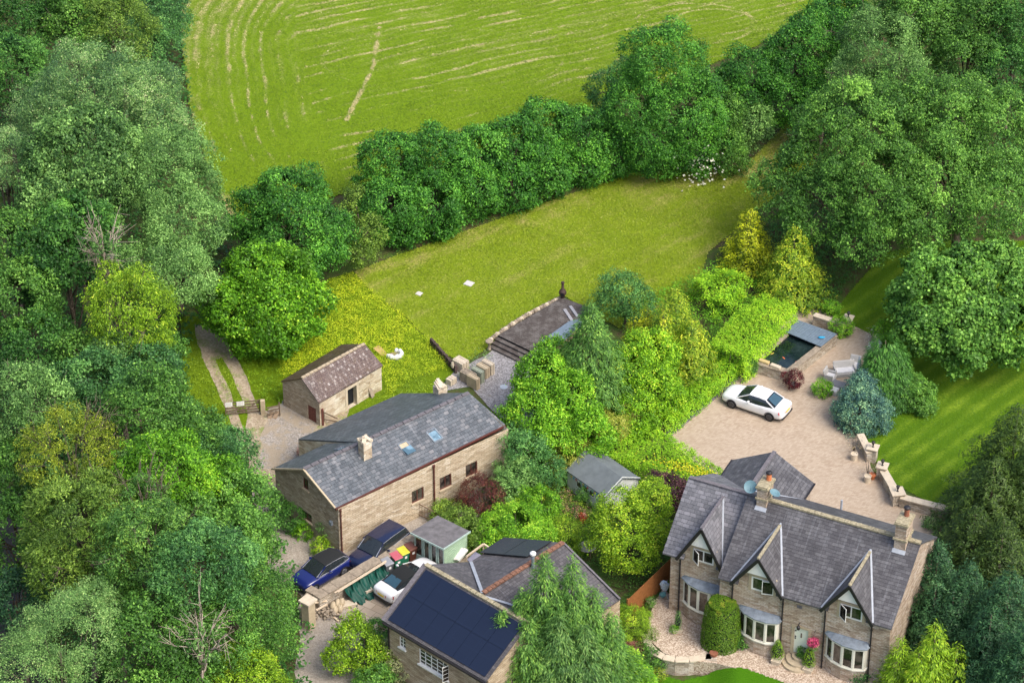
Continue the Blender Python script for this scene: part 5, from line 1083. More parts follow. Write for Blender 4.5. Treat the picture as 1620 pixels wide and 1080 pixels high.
sal = dict(front_axle=1.42, body=[(-2.36, .62, .42, .78), (-2.30, .80, .30, .98), (-2.05, .88, .24, 1.02), (-1.4, .915, .2, 1.0), (-.4, .915, .18, .97), (.6, .915, .18, .96), (1.3, .91, .2, .95), (1.95, .86, .22, .84), (2.25, .74, .26, .72), (2.35, .55, .34, .6)],
    cab=[(-1.68, .72, .62, 1.03, .99), (-1.0, .80, .60, 1.38, .98), (-.5, .82, .62, 1.44, .96), (.25, .82, .62, 1.42, .95), (1.12, .76, .66, .99, .94)], roof=[1, 2, 3], pillars=[(1, 0), (3, 4)], rear_glass=(1, 0))
p = at(1196, 645.5, 0); hd = heading((1153.3, 631), (1211.7, 650.9), .33)
car('saloon_car', 'white saloon car parked on the block paved drive beside the raised pond', (p[0], p[1], .03), hd, sal, dict(body=M_cwhite, roof=M_cwhite), 4.7, 1.83, 2.85, rim=M_rimd)
sp_ = 1.38; suv = dict(front_axle=1.4, body=[(-2.28, .66, .5, .9), (-2.24, .84, .36, 1.02), (-2.0, .91, .28, 1.08), (-1.4, .93, .24, 1.08), (-.4, .93, .22, 1.06), (.6, .93, .22, 1.05), (1.3, .925, .24, 1.05), (1.9, .89, .26, 1.0), (2.2, .78, .3, .88), (2.28, .6, .38, .74)],
    cab=[(-2.1, .76, .60, 1.12, 1.06), (-1.85, .80, .66, 1.60, 1.06), (-.6, .84, .68, 1.68, 1.05), (.3, .84, .68, 1.66, 1.04), (1.12, .80, .74, 1.12, 1.03)], roof=[1, 2, 3], pillars=[(1, 0), (3, 4)])
p = at(596, 868, .6); hd = heading((560, 885), (640, 825), .7)
p = at(599, 873, 0.4); 
car('estate_suv', 'dark blue sport utility car squeezed between the cottage wall and stone wall', (p[0], p[1], .0), hd, suv, dict(body=M_cnavy, roof=M_cnavy, trim=M_chrome), 4.6, 1.88, 2.7, .36)
hat = dict(front_axle=1.25, body=[(-1.98, .6, .45, .8), (-1.93, .76, .32, .96), (-1.7, .83, .25, 1.0), (-1.2, .85, .2, 1.0), (-.4, .85, .18, .97), (.5, .85, .18, .95), (1.1, .85, .2, .94), (1.6, .82, .22, .88), (1.88, .72, .27, .76), (1.96, .55, .34, .62)],
    cab=[(-1.75, .70, .56, 1.06, .99), (-1.35, .76, .60, 1.36, .98), (-.5, .78, .62, 1.44, .96), (.15, .78, .62, 1.42, .95), (.95, .74, .66, 1.0, .93)], roof=[0, 1, 2, 3], pillars=[(3, 4)])
p = at(508, 908, .3); hd = heading((480, 925), (530, 895), .5)
car('cabriolet_car', 'bright blue compact cabriolet with black fabric roof, nose towards the trees', (p[0], p[1], 0), hd, hat, dict(body=M_cblue, roof=M_fabric, trim=M_chrome), 3.95, 1.7, 2.45, .32, soft=True)
cv = dict(front_axle=1.4, body=[(-2.3, .62, .42, .74), (-2.24, .80, .30, .92), (-2.0, .88, .24, .97), (-1.4, .915, .2, .97), (-.4, .915, .18, .94), (.6, .915, .18, .93), (1.3, .91, .2, .92), (1.95, .86, .22, .84), (2.22, .74, .26, .72), (2.32, .55, .34, .6)],
    cab=[(-1.55, .74, .60, .99, .96), (-.85, .80, .62, 1.27, .95), (-.3, .80, .62, 1.34, .93), (.2, .80, .62, 1.32, .92), (1.0, .76, .68, .96, .91)], roof=[0, 1, 2, 3], pillars=[(3, 4)], rear_glass=(1, 0))
p = at(645, 920, .35); hd = heading((684, 893), (622, 932), .5)
car('convertible_car', 'white convertible with black fabric roof beside the wheelie bins', (p[0], p[1], 0), hd, cv, dict(body=M_cwhite, roof=M_fabric), 4.6, 1.83, 2.75)
# ------------------------------------------------------------------ yard: walls, bins, summerhouse, tarpaulin
M_paint_g = plain('sage_green_boards', (0.36, 0.50, 0.36), 0.7, 0.2, var=0.08); M_paint_gd = plain('pale_green_trim', (0.42, 0.55, 0.50), 0.6, 0.2, var=0.05); M_felt = plain('roofing_felt', (0.15, 0.145, 0.15), 0.95, 0.1, var=0.3, scale=2.5, bump=.4)
M_felt_g = plain('grey_green_felt', (0.15, 0.172, 0.178), 0.95, 0.1, var=0.15, scale=2.0, bump=.3); M_wood = plain('weathered_wood', (0.30, 0.22, 0.15), 0.9, 0.1, var=0.3, scale=9); M_paleplank = plain('pale_timber', (0.62, 0.50, 0.36), 0.85, 0.1, var=0.15)
def stone_wall(name, label, pts, th, h, mat=M_stone_garden, capm=None, z=0.0, cap_over=.06, cat='stone wall', group=None, capt=.07):
    root = thing(name, label, cat, (pts[0][0], pts[0][1], z), group); mb = MB(); cb = MB()
    for a, b in zip(pts[:-1], pts[1:]):
        f, L = seg_frame(a[:2], b[:2]); mb.fbox(f, 0, L, -th / 2, th / 2, z - .25, z + h)
        n = max(1, int(L / .75))
        for i in range(n): cb.fbox(f, L * i / n + .006, L * (i + 1) / n - .006, -th / 2 - cap_over, th / 2 + cap_over, z + h, z + h + capt + .012 * ((i * 7) % 3))
    mb.build('wall', mat, root); cb.build('coping', capm or M_cap, root); return root
M_cap_dark = plain('weathered_coping', (0.30, 0.25, 0.19), 0.9, 0.1, var=0.35, scale=5, bump=.4)
stone_wall('yard_wall', 'long thick low stone wall between the blue cars and the bins', [at(500, 944, 1.0)[:2], at(655, 850, 1.0)[:2]], .62, 1.0, M_stone_garden, M_cap_dark)
f, L = seg_frame(at(505, 945, 1.0)[:2], at(655, 852, 1.0)[:2])
for q, (a, b, o) in enumerate(((4.4, 0.9, -.42), (4.1, 1.1, -.50))):
    mb = MB(); mb.bar(f(b, o, 1.1), f(b + a, o, 1.1), .09, .04); tag(mb.build('timber_plank', M_paleplank), ['long pale timber plank lying along the yard wall, the inner one', 'long pale timber plank lying along the yard wall, the outer one'][q], 'plank', 'planks on the yard wall')
mb = MB(); c_ = at(497, 936, .9); mb.box((c_[0], c_[1], .95), (1.0, .6, .08), R_(-40)); tag(mb.build('stone_slab', M_cap_dark, org=(c_[0], c_[1], .95)), 'square grey slab resting on the end of the yard wall by the blue cabriolet', 'slab')
pr = thing('gate_pier', 'tall square stone gate pier with pale cap at the yard entrance', 'gate pier', at(489, 990, 0)); mb = MB(); c_ = at(489, 990, 0); mb.box((c_[0], c_[1], .95), (.62, .62, 2.1), R_(-38)); mb.build('shaft', M_surround, pr, bevel=.02); mb = MB(); mb.box((c_[0], c_[1], 2.06), (.84, .84, .12), R_(-38)); mb.build('cap', M_cap, pr)
stone_wall('yard_wall', 'short rough stone wall running back from the tall gate pier', [at(478, 968, .6)[:2], at(497, 935, .6)[:2]], .5, .8, M_stone_garden, M_cap_dark)
M_bin = {}
def wheelie(px, py, body, lid, label, rz):
    p = at(px, py, 0); root = thing('wheelie_bin', label, 'wheelie bin', p, 'wheelie bins beside the convertible', rz); ORG[root.name] = np.zeros(3)
    mb = MB(); b0, b1 = .23, .29; P = []
    for z, w, d in ((.06, .22, .26), (1.0, .29, .35)): P += [(-w, -d, z), (w, -d, z), (w, d, z), (-w, d, z)]
    mb.add(P, [(0, 3, 2, 1), (4, 5, 6, 7), (0, 1, 5, 4), (1, 2, 6, 5), (2, 3, 7, 6), (3, 0, 4, 7)]); mb.build('body', body, root, bevel=.03)
    mb = MB(); P = [(-.31, -.39, 1.0), (.31, -.39, 1.0), (.31, .38, 1.0), (-.31, .38, 1.0), (-.29, -.34, 1.06), (.29, -.34, 1.06), (.29, .36, 1.12), (-.29, .36, 1.12)]; mb.add(P, [(0, 3, 2, 1), (4, 5, 6, 7), (0, 1, 5, 4), (1, 2, 6, 5), (2, 3, 7, 6), (3, 0, 4, 7)]); mb.build('lid', lid, root, bevel=.02)
    mb = MB(); mb.tube((-.24, .43, 1.04), (.24, .43, 1.04), .025); mb.build('handle', body, root)
    for s_ in (-1, 1): mb = MB(); mb.tube((s_ * .24, .28, .1), (s_ * .29, .28, .1), .1, .1, 14); mb.build('wheel', M_tyre, root)
    mb = MB(); mb.box((0, -.33, .72), (.17, .03, .17)); mb.build('sticker', M_white, root)
    return root
gp_ = plain('bin_grey', (0.12, 0.13, 0.14), .55); gl_ = plain('bin_lid_grey', (0.26, 0.27, 0.29), .5); gg = plain('bin_green', (0.02, 0.16, 0.09), .55); rl = plain('bin_lid_red', (0.46, 0.11, 0.14), .5); yl = plain('bin_lid_yellow', (0.58, 0.55, 0.05), .5); bb_ = plain('bin_brown', (0.13, 0.045, 0.03), .55); bl_ = plain('bin_lid_brown', (0.19, 0.075, 0.055), .5)
rz = R_(35)
wheelie(613, 908, gp_, gl_, 'dark grey wheelie bin with grey lid nearest the green tarpaulin', rz); wheelie(627, 899, gg, rl, 'green wheelie bin with a red lid', rz); wheelie(638, 891, gg, yl, 'green wheelie bin with a yellow lid', rz); wheelie(650, 884, bb_, bl_, 'brown wheelie bin beside the green summerhouse', rz)
# green tarpaulin over a heap
f, L = seg_frame(at(540, 944, 0)[:2], at(604, 905, 0)[:2]); mb = MB(); nx, ny = 60, 16; P = []
for i in range(nx + 1):
    for j in range(ny + 1):
        a = i / nx; b = j / ny; fold = .13 * math.sin(a * 31 + 2.6 * math.sin(b * 3)) * (.5 + .5 * b) + .08 * math.sin(a * 67 + b * 4) + .05 * math.sin(a * 11 + b * 13)
        h = (.95 - .95 * b ** 1.5) * (.75 + .25 * math.sin(a * math.pi)) + fold * .6; P.append(f(L * a + .05 * math.sin(b * 9), -1.45 * b + fold * .8, max(.03, h + fold * .5)))
mb.add(P, [(i * (ny + 1) + j, (i + 1) * (ny + 1) + j, (i + 1) * (ny + 1) + j + 1, i * (ny + 1) + j + 1)[::-1] for i in range(nx) for j in range(ny)])
M_tarp = plain('green_tarpaulin', (0.004, 0.065, 0.045), .55, .35, var=.25); o = mb.build('tarpaulin', M_tarp, smooth=True, org=f(L / 2, -.7, 0)); tag(o, 'dark green tarpaulin draped over a heap beside the yard wall', 'tarpaulin')
c_ = at(583, 935, .25); mb = MB(); mb.box((c_[0], c_[1], .3), (.5, .32, .22), R_(35)); tag(mb.build('foam_block', M_cap, org=(c_[0], c_[1], .3)), 'small pale block weighing down the green tarpaulin', 'block')
mb = MB(); rg = random.Random(4)
sr = thing('rubble_bag', 'heap of pale filled sacks by the gate pier', 'sacks', at(530, 960, 0), 'building clutter'); 
for i, (px, py, z) in enumerate(((527, 958, .3), (534, 954, .35), (541, 952, .3), (530, 964, .2), (538, 962, .15))):
    mb = MB(); mb.blob(at(px, py, z), (.20, .34, .28), 10, i, .12); mb.build('sack', M_surround, sr, smooth=True)
for i, (a, b, lab) in enumerate((((497, 953), (517, 950), 'pale plank leaning near the gate pier cap'), ((500, 965), (517, 955), 'thin pale lath lying by the gate pier'), ((521, 962), (540, 974), 'pale timber post lying on the ground beside the sacks'), ((519, 968), (536, 982), 'pinkish timber offcut lying nearest the lane'))):
    mb = MB(); mb.bar(at(*a, .75 if i < 2 else .08), at(*b, .6 if i < 2 else .08), .12, .06); tag(mb.build('timber_offcut', M_paleplank), lab, 'timber', 'timber offcuts by the gate pier')
mb = MB(); c_ = at(513, 972, 0)
for i in range(46): mb.blob((c_[0] + rg.gauss(0, .55), c_[1] + rg.gauss(0, .35), .08 + .25 * rg.random()), (.09 + .08 * rg.random(), .12, .08), 6, i, .2)
tag(mb.build('rubble', M_cap_dark, org=c_), 'heap of small stone rubble beside the gate pier', 'rubble', kind='stuff')
c_ = at(550, 957, 0); mb = MB(); mb.box((c_[0], c_[1], .1), (1.1, .55, .16), R_(20)); tag(mb.build('paving_slab', M_cap, org=(c_[0], c_[1], .1)), 'pale sandstone slab lying beside the tarpaulin', 'slab')
# summerhouse
sm = thing('summerhouse', 'sage green summerhouse with glazed double doors and felt roof', 'summerhouse', at(690, 890)); zt = 2.1
SHF, SL_ = seg_frame(at(655.5, 842, zt)[:2], at(702, 865, zt)[:2]); D_ = 2.35; SL_ = max(SL_, 2.2)
def shz(v): return zt - .0 - .12 * v
mb = MB(); mb.fbox(SHF, 0, SL_, 0, D_, 0, .12); mb.poly([SHF(SL_, 0, 0), SHF(SL_, D_, 0), SHF(SL_, D_, shz(D_)), SHF(SL_, 0, zt)]); mb.poly([SHF(0, D_, 0), SHF(0, 0, 0), SHF(0, 0, zt), SHF(0, D_, shz(D_))]); mb.poly([SHF(SL_, D_, 0), SHF(0, D_, 0), SHF(0, D_, shz(D_)), SHF(SL_, D_, shz(D_))])
for i in range(11): z = .12 + i * .175; mb.bar(SHF(SL_ + .012, .02, z), SHF(SL_ + .012, D_ - .02, z), .02, .02)
mb.build('wall', M_paint_g, sm)
mb = MB(); u = SHF; mb.fbox(u, 0, SL_, -.0, .06, .1, .45); mb.fbox(u, 0, SL_, 0, .06, zt - .12, zt)
for a in (0, .25, .31, .5, .56, .75, .81, 1.0): q = a * (SL_ - .07); mb.fbox(u, q, q + .07, -.01, .06, .45, zt - .12)
mb.build('door_frame', M_paint_gd, sm); mb = MB(); mb.fbox(u, .04, SL_ - .04, .05, .065, .45, zt - .12); mb.build('pane', M_glass, sm)
mb = MB(); mb.blob(SHF(SL_ * .42, .35, 1.0), (.16, .12, .4), 8, 2, .2); mb.build('yellow_coat', plain('yellow_cloth', (.75, .5, .02), .8), sm)
mb = MB(); o_ = .14; mb.slab([SHF(-o_, -o_ - .08, zt + .07), SHF(SL_ + o_, -o_ - .08, zt + .07), SHF(SL_ + o_, D_ + o_, shz(D_) + .04), SHF(-o_, D_ + o_, shz(D_) + .04)], .05); mb.build('roof', M_felt, sm)
mb = MB(); mb.bar(SHF(-o_, -o_ - .1, zt + .03), SHF(SL_ + o_, -o_ - .1, zt + .03), .04, .13); mb.bar(SHF(SL_ + o_ + .02, -o_ - .1, zt + .04), SHF(SL_ + o_ + .02, D_ + o_, shz(D_) + .02), .04, .12); mb.build('fascia', M_paint_gd, sm)
# bits behind the summerhouse
for i, (px, py) in enumerate(((724, 875), (731, 877))):
    a = at(px - 7, py + 9, .5); b = at(px + 7, py - 9, .9); mb = MB(); mb.bar(a, b, .3, .1); tag(mb.build('white_board', M_white), ['long white board leaning beside the summerhouse, the left one', 'long white board leaning beside the summerhouse, the right one'][i], 'board', 'boards leaning by the summerhouse')
po = thing('lean_to', 'small open timber lean-to beside the bungalow roof', 'lean-to', at(765, 880)); mb = MB(); a, b, c2 = at(738, 880, 1.7), at(765, 860, 2.0), at(780, 870, 1.8); mb.bar(a, b, .1, .1); mb.bar(b, c2, .1, .1); mb.bar(b, b - [0, 0, 2], .1, .1); mb.bar(a, a - [0, 0, 1.7], .1, .1); mb.bar(c2, c2 - [0, 0, 1.8], .1, .1); mb.build('frame', M_paleplank, po)
mb = MB(); mb.slab([at(738, 885, 1.2), at(752, 872, 1.2), at(766, 880, 1.2), at(752, 893, 1.2)], .06); mb.build('cover', plain('lilac_grey_cover', (.27, .26, .33), .8), po)
# picket gate behind the convertible, trellis gate by the cottage
def picket(name, label, cat, a, b, h, n, mat, w=.09, z=0.0, rails=(.25, .8), top_slope=0.0, gap=None, group=None, postw=.1):
    f, L = seg_frame(a[:2], b[:2]); root = thing(name, label, cat, (a[0], a[1], z), group); mb = MB()
    for i in range(n): u = L * (i + .5) / n; hh = h + top_slope * u; mb.fbox(f, u - w / 2, u + w / 2, -.012, .012, z + .05, z + hh)
    mb.build('pale', mat, root); mb = MB()
    for r_ in rails: mb.bar(f(0, .03, z + h * r_), f(L, .03, z + (h + top_slope * L) * r_), .04, .08)
    mb.build('rail', mat, root)
    for u in (0, L): mb = MB(); mb.fbox(f, u - postw / 2, u + postw / 2, -postw / 2, postw / 2, z - .05, z + h + top_slope * u + .08); mb.build('post', mat, root)
    return root
picket('picket_fence', 'short brown picket fence against the bungalow roof corner', 'picket fence', at(600, 1003, 0), at(626, 975, 0), 1.0, 9, M_wood, rails=(.2, .8), w=.08)
tg = thing('trellis_gate', 'worn timber trellis gate standing open by the cottage wall', 'gate', at(650, 812)); a = at(650, 812, 0); b = at(690, 828, 0); f, L = seg_frame(a[:2], b[:2]); mb = MB()
mb.bar(f(0, 0, 1.15), f(L, 0, .9), .05, .08); mb.bar(f(0, 0, .2), f(L, 0, .15), .05, .08); mb.bar(f(0, 0, .2), f(L, 0, .9), .03, .06)
for i in range(9): mb.bar(f(L * i / 9, 0, .2), f(L * i / 9, 0, 1.12 - .25 * i / 9), .03, .03)
mb.build('trellis', M_wood, tg); 
for s_ in (0, .18): mb = MB(); mb.fbox(f, -.06 - s_, .04 - s_, -.05, .05, 0, 1.6); mb.build('post', M_wood, tg)
# ------------------------------------------------------------------ white garden shed with bunting
sh = thing('garden_shed', 'white painted garden shed with grey felt roof, bunting and three small windows', 'shed', at(950, 790)); M_shw = plain('off_white_boards', (0.58, 0.61, 0.58), .75, .2, var=.06)
ze_, zr_ = 1.55, 2.35; A0, A1 = at(898, 743, ze_), at(957.5, 784.5, ze_); R0_, R1_ = at(928, 716, zr_), at(989, 757, zr_); F_, L_s = seg_frame(A0[:2], A1[:2]); vv = float((R0_ - A0) @ F_.v)
mb = MB(); mb.slab([F_(-.08, -.1, ze_), F_(L_s + .12, -.1, ze_), F_(L_s + .12, vv, zr_), F_(-.08, vv, zr_)], .05); mb.slab([F_(-.08, vv, zr_), F_(L_s + .12, vv, zr_), F_(L_s + .12, 2 * vv + .1, ze_), F_(-.08, 2 * vv + .1, ze_)], .05); mb.build('roof', M_felt_g, sh)
mb = MB(); hs = [(.25 + .62 * i, .75 + .62 * i, .75, 1.25) for i in range(1, 4)]; mb.wall(F_, 0, [(0, 0), (L_s, 0), (L_s, ze_), (0, ze_)], hs, depth=.06); s2f, s2l = seg_frame(F_(L_s, 0, 0)[:2], F_(L_s, 2 * vv, 0)[:2]); mb.wall(s2f, 0, [(0, 0), (s2l, 0), (s2l, ze_), (s2l / 2, zr_ - .05), (0, ze_)])
mb.poly([F_(0, 2 * vv, 0), F_(0, 0, 0), F_(0, 0, ze_), F_(0, vv, zr_ - .05), F_(0, 2 * vv, ze_)]); mb.poly([F_(L_s, 2 * vv, 0), F_(0, 2 * vv, 0), F_(0, 2 * vv, ze_), F_(L_s, 2 * vv, ze_)])
for i in range(9): mb.bar(s2f(.02, -.01, .15 + .17 * i), s2f(s2l - .02, -.01, .15 + .17 * i), .015, .02)
mb.build('wall', M_shw, sh)
for h in hs: window(sh, F_, 0, *h, M_shw, 1, 1, depth=.06, bars=.035)
mb = MB(); mb.bar(s2f(-.1, -.03, ze_ - .02), s2f(s2l / 2, -.03, zr_ + .02), .05, .1); mb.bar(s2f(s2l + .1, -.03, ze_ - .02), s2f(s2l / 2, -.03, zr_ + .02), .05, .1); mb.build('bargeboard', M_shw, sh)
bt = thing('bunting', 'string of coloured triangular flags along the white shed', 'bunting', F_(0, 0, 1.4)); cols = [(.75, .55, .05), (.1, .35, .5), (.6, .1, .12), (.8, .78, .7), (.25, .5, .3)]
mb = MB(); mb.tube(F_(.3, -.05, 1.38), F_(L_s, -.05, 1.38), .008, .008, 4); mb.build('string', M_white, bt)
for i in range(14):
    u = .35 + i * (L_s - .5) / 14; mb = MB(); mb.slab([F_(u, -.05, 1.38), F_(u + .17, -.05, 1.38), F_(u + .085, -.06, 1.14)][::-1], .006, F_.v); mb.build('flag', plain('flag%d' % (i % 5), cols[i % 5], .8), bt)
c_ = at(884, 757, 0); mb = MB(); mb.lathe((c_[0], c_[1], 0), [(.3, 0), (.38, .25), (.34, .28), (.3, .2), (.02, .19)], 18); tag(mb.build('plastic_tub', plain('teal_plastic', (.05, .33, .36), .5), smooth=True, org=c_), 'teal plastic tub on the ground left of the white shed', 'tub')
tb = thing('half_round_table', 'weathered grey round garden table behind the bungalow ridge', 'table', at(930, 868)); c_ = at(929, 864, .7); mb = MB(); mb.lathe((c_[0], c_[1], .66), [(.56, 0), (.58, .02), (.58, .05), (.02, .055)], 24); mb.build('table_top', plain('grey_weathered_top', (.36, .34, .3), .85, var=.2, scale=12), tb)
for i in range(4): a = i * 1.57 + .5; mb = MB(); mb.tube((c_[0] + .4 * math.cos(a), c_[1] + .4 * math.sin(a), 0), (c_[0] + .35 * math.cos(a), c_[1] + .35 * math.sin(a), .66), .03); mb.build('leg', M_wood, tb)
# ------------------------------------------------------------------ brown board fence beside the house
M_fence = plain('orange_brown_boards', (0.30, 0.125, 0.045), .85, .1, var=.25, scale=5)
picket('board_fence', 'orange brown closeboard fence running up to the stone house corner', 'fence', at(992, 985, 0), at(1064, 915, 0), 1.85, 40, M_fence, w=.105, rails=(.15, .5, .85), postw=.1)
# hanging washing / parasol bundle by the corner
cs = thing('folded_airer', 'folded airer with blue and white cloths by the house corner', 'airer', at(1050, 945)); c_ = at(1050, 946, 0)
mb = MB()
for s_ in (-1, 1): mb.tube((c_[0] + s_ * .3, c_[1] - .1, 0), (c_[0] - s_ * .2, c_[1] + .1, 1.2), .02); mb.tube((c_[0] + s_ * .3, c_[1] + .2, 0), (c_[0] - s_ * .2, c_[1] + .3, 1.2), .02)
mb.build('frame', M_chrome, cs); mb = MB(); mb.blob((c_[0], c_[1] + .1, .95), (.28, .2, .3), 10, 5, .35); mb.build('cloth', plain('pale_blue_cloth', (.45, .55, .62), .9, var=.5, scale=9), cs); mb = MB(); mb.blob((c_[0] - .05, c_[1], .35), (.22, .2, .2), 8, 6, .3); mb.build('cloth', plain('teal_cloth', (.12, .3, .33), .9), cs)
# ------------------------------------------------------------------ retaining wall of the front terrace
arc = [(1021, 1003), (1026, 1020), (1036, 1032), (1050, 1039), (1068, 1043), (1090, 1043), (1110, 1040), (1124, 1038)]
rw = thing('retaining_wall', 'curved low stone retaining wall with flagged top below the gravel terrace', 'retaining wall', at(1075, 1045, 0)); mb = MB(); cb = MB(); pts = [at(x, y, 0)[:2] for x, y in arc]
for a, b in zip(pts[:-1], pts[1:]):
    f, L = seg_frame(a, b); mb.fbox(f, -.02, L + .02, -.18, .18, -1.1, -.03); cb.fbox(f, 0.005, L - .005, -.25, .25, -.03, .05)
mb.build('wall', M_stone_garden, rw); cb.build('coping', M_cap, rw)
c_ = at(1123, 1040, 0); mb = MB(); mb.box((c_[0] + .1, c_[1], -.45), (.7, .6, 1.0), R_(-10)); mb.build('end_pier', M_stone_garden, rw)
def pot(name, label, px, py, prof, mat, z=0.0, cat='plant pot', group=None, soil=True, n=20):
    p = at(px, py, z); root = thing(name, label, cat, p, group); mb = MB(); mb.lathe(p, prof, n); mb.build('pot', mat, root, smooth=False)
    if soil: mb = MB(); r_, h_ = prof[-1]; mb.lathe((p[0], p[1], p[2] + h_ - .06), [(r_ * .8, 0), (r_ * .8, .02)], n); mb.build('soil', M_dark, root)
    return root
TP = [(.15, 0), (.21, .3), (.24, .31), (.24, .38), (.2, .38), (.19, .33)]; CY = [(.20, 0), (.22, .02), (.23, .44), (.25, .46), (.25, .52), (.20, .52), (.19, .46)]
def trough(px, py, s, h, rz, label, pal, hp, rp, topi=False, mat=None, rim=.04):
    p = at(px, py, 0); root = thing('stone_planter', label, 'planter', p); mb = MB(); P = []
    for z, k in ((0, .8), (h, 1.0), (h, .86), (h - .08, .84)):
        for a in range(4): an = R_(45 + 90 * a) + rz; P.append((p[0] + s * k * .707 * math.cos(an), p[1] + s * k * .707 * math.sin(an), z))
    F = [(3, 2, 1, 0)]; 
    for k in range(3): F += [(k * 4 + a, k * 4 + (a + 1) % 4, (k + 1) * 4 + (a + 1) % 4, (k + 1) * 4 + a) for a in range(4)]
    F.append((12, 13, 14, 15)); mb.add(P, F); mb.build('box', mat or M_cap, root); return root
def bud(name, label, cat, px, py, h, r, pal, z=0.3, power=.6, leaf=.09, dens=1.5, group=None, rag=.05):
    """clipped cone or bud-shaped bush"""
    base = at(px, py, 0); base[2] = z; n = int(dens * 900 * r * h); t = RNG.uniform(0, 1, n); a = RNG.uniform(0, 6.2832, n); prof = np.minimum(1, (t + .12) / .24) * (1 - t) ** power * 1.12
    R = r * np.minimum(prof, 1.0) * RNG.uniform(1 - rag * 3, 1 + rag, n); P = np.stack([base[0] + R * np.cos(a), base[1] + R * np.sin(a), z + t * h], 1); N = unit(np.stack([np.cos(a), np.sin(a), .5 + t], 1))
    root = thing(name, label, cat, (base[0], base[1], z), group); leaf_mesh('foliage', P, N, .5 + RNG.normal(0, .2, n), leaf, leaf * .6, LM[pal], root, (.8, .3, .4)); mb = MB(); mb.lathe((base[0], base[1], z), [(r * .3, 0), (r * .75, h * .3), (r * .5, h * .6), (.02, h * .9)], 10); mb.build('stem', M_dark, root); return root  # stem is a solid dark core: the bush's inner shade put into its colour
trough(1229, 1048, .62, .32, R_(-25), 'cream square planter under the box bush left of the door', 0, 0, 0); bud('box_cone', 'clipped box cone left of the front door', 'topiary', 1229, 1044, 1.35, .44, 'box')
trough(1279, 1061, .62, .32, R_(-25), 'cream square planter under the box bush right of the door', 0, 0, 0); bud('box_cone', 'clipped box cone right of the front door', 'topiary', 1279, 1057, 1.45, .43, 'box')
trough(1071, 998, .6, .26, R_(10), 'cream square planter holding the slim cypress on the terrace', 0, 0, 0); bud('slim_cypress', 'small slim cypress in a square planter on the terrace', 'cypress', 1072, 996, 1.35, .24, 'conifer', z=.2, power=.35)
shrub('trailing_plant', 'low green plant spilling from the cypress planter', 'plant', 1067, 994, 6, .32, 'bright', leaf=.08, tw=.12, lobe=.2, stem=False, ratio=.6)
pot('urn_planter', 'cream urn planter beside the orange fence', 1029, 958, [(.12, 0), (.1, .12), (.24, .38), (.28, .42), (.22, .42)], M_cap); shrub('potted_shrub', 'small leafy shrub in the cream urn beside the fence', 'shrub', 1029, 952, 6.5, .6, 'mid', leaf=.1, tw=.15, lobe=.25, stem=False)
pot('terracotta_bowl', 'brown terracotta bowl on the end of the retaining wall', 1129, 1037, [(.14, 0), (.24, .1), (.27, .28), (.22, .28)], M_terra_dark, z=.05)
hb = thing('hanging_basket', 'hanging basket of magenta flowers beside the front door', 'hanging basket', HF(-.65, -.35, 1.9)); mb = MB(); q = HF(-.65, -.35, 1.9); mb.lathe(q, [(.05, -.15), (.2, 0), (.24, .1)], 14); mb.build('basket', M_wood, hb); mb = MB(); mb.tube(HF(-.65, 0, 2.75), HF(-.65, -.38, 2.75), .015); mb.tube(HF(-.65, -.35, 2.75), q + [0, 0, .15], .01); mb.build('bracket', M_black, hb)
P, N, tn, _ = crown_points([(q + np.array([0, 0, .12]), np.array([.27, .27, .2]))], .14, 1.0, .12, 7, -.9); leaf_mesh('flowers', P, N, tn + .15, .1, .08, LM['magenta'], hb); P, N, tn, _ = crown_points([(q - np.array([-.05, 0, .2]), np.array([.2, .2, .25]))], .15, 1.0, .12, 6, -.9); leaf_mesh('foliage', P, N, tn, .1, .05, LM['sage'], hb)
shrub('door_shrub', 'dark green climbing shrub with white flowers on the right of the doorstep', 'shrub', 1271, 1032, 9, .7, 'mid', leaf=.12, tw=.16, lobe=.3, ratio=1.2)
# ------------------------------------------------------------------ raised pond
def ctr(*ps): return np.mean([at(*p)[:2] for p in ps], axis=0)
ph = .85; PW = [at(1186, 572, ph), at(1249, 590, ph), at(1324, 531, ph), at(1262, 506, ph)]
pn = thing('raised_pond', 'raised stone koi pond with dark water beside the white saloon', 'pond', at(1250, 570)); mb = MB(); cb = MB(); pts = [p[:2] for p in PW]; ce = sum(pts) / 4
for i in range(4):
    a, b = pts[i], pts[(i + 1) % 4]; f, L = seg_frame(a, b); mb.fbox(f, 0, L, 0, .4, -.05, ph - .07)
    n = max(2, int(L / .7))
    for k in range(n): cb.fbox(f, L * k / n + .006 - (.05 if k == 0 else 0), L * (k + 1) / n - .006, -.05, .43, ph - .07, ph + (i % 2) * .003)
mb.build('wall', M_stone_garden, pn); cb.build('coping', M_cap_dark, pn)
k = NT('pond_water', 0.06, 0.7); co = k.co('Object'); c = k.ramp(k.noise(co, .8, 4, .6), [(0.4, (0.004, 0.012, 0.012)), (0.75, (0.03, 0.05, 0.05))]); k.bump(k.noise(co, 5, 2), .12, .02); M_water = k.color(c)
mb = MB(); mb.poly([(p[0] + (ce[0] - p[0]) * .08, p[1] + (ce[1] - p[1]) * .08, ph - .18) for p in PW]); w_ = mb.build('pond_water', M_water); struct(w_)
M_orange = plain('koi_orange', (.65, .17, .06), .5)
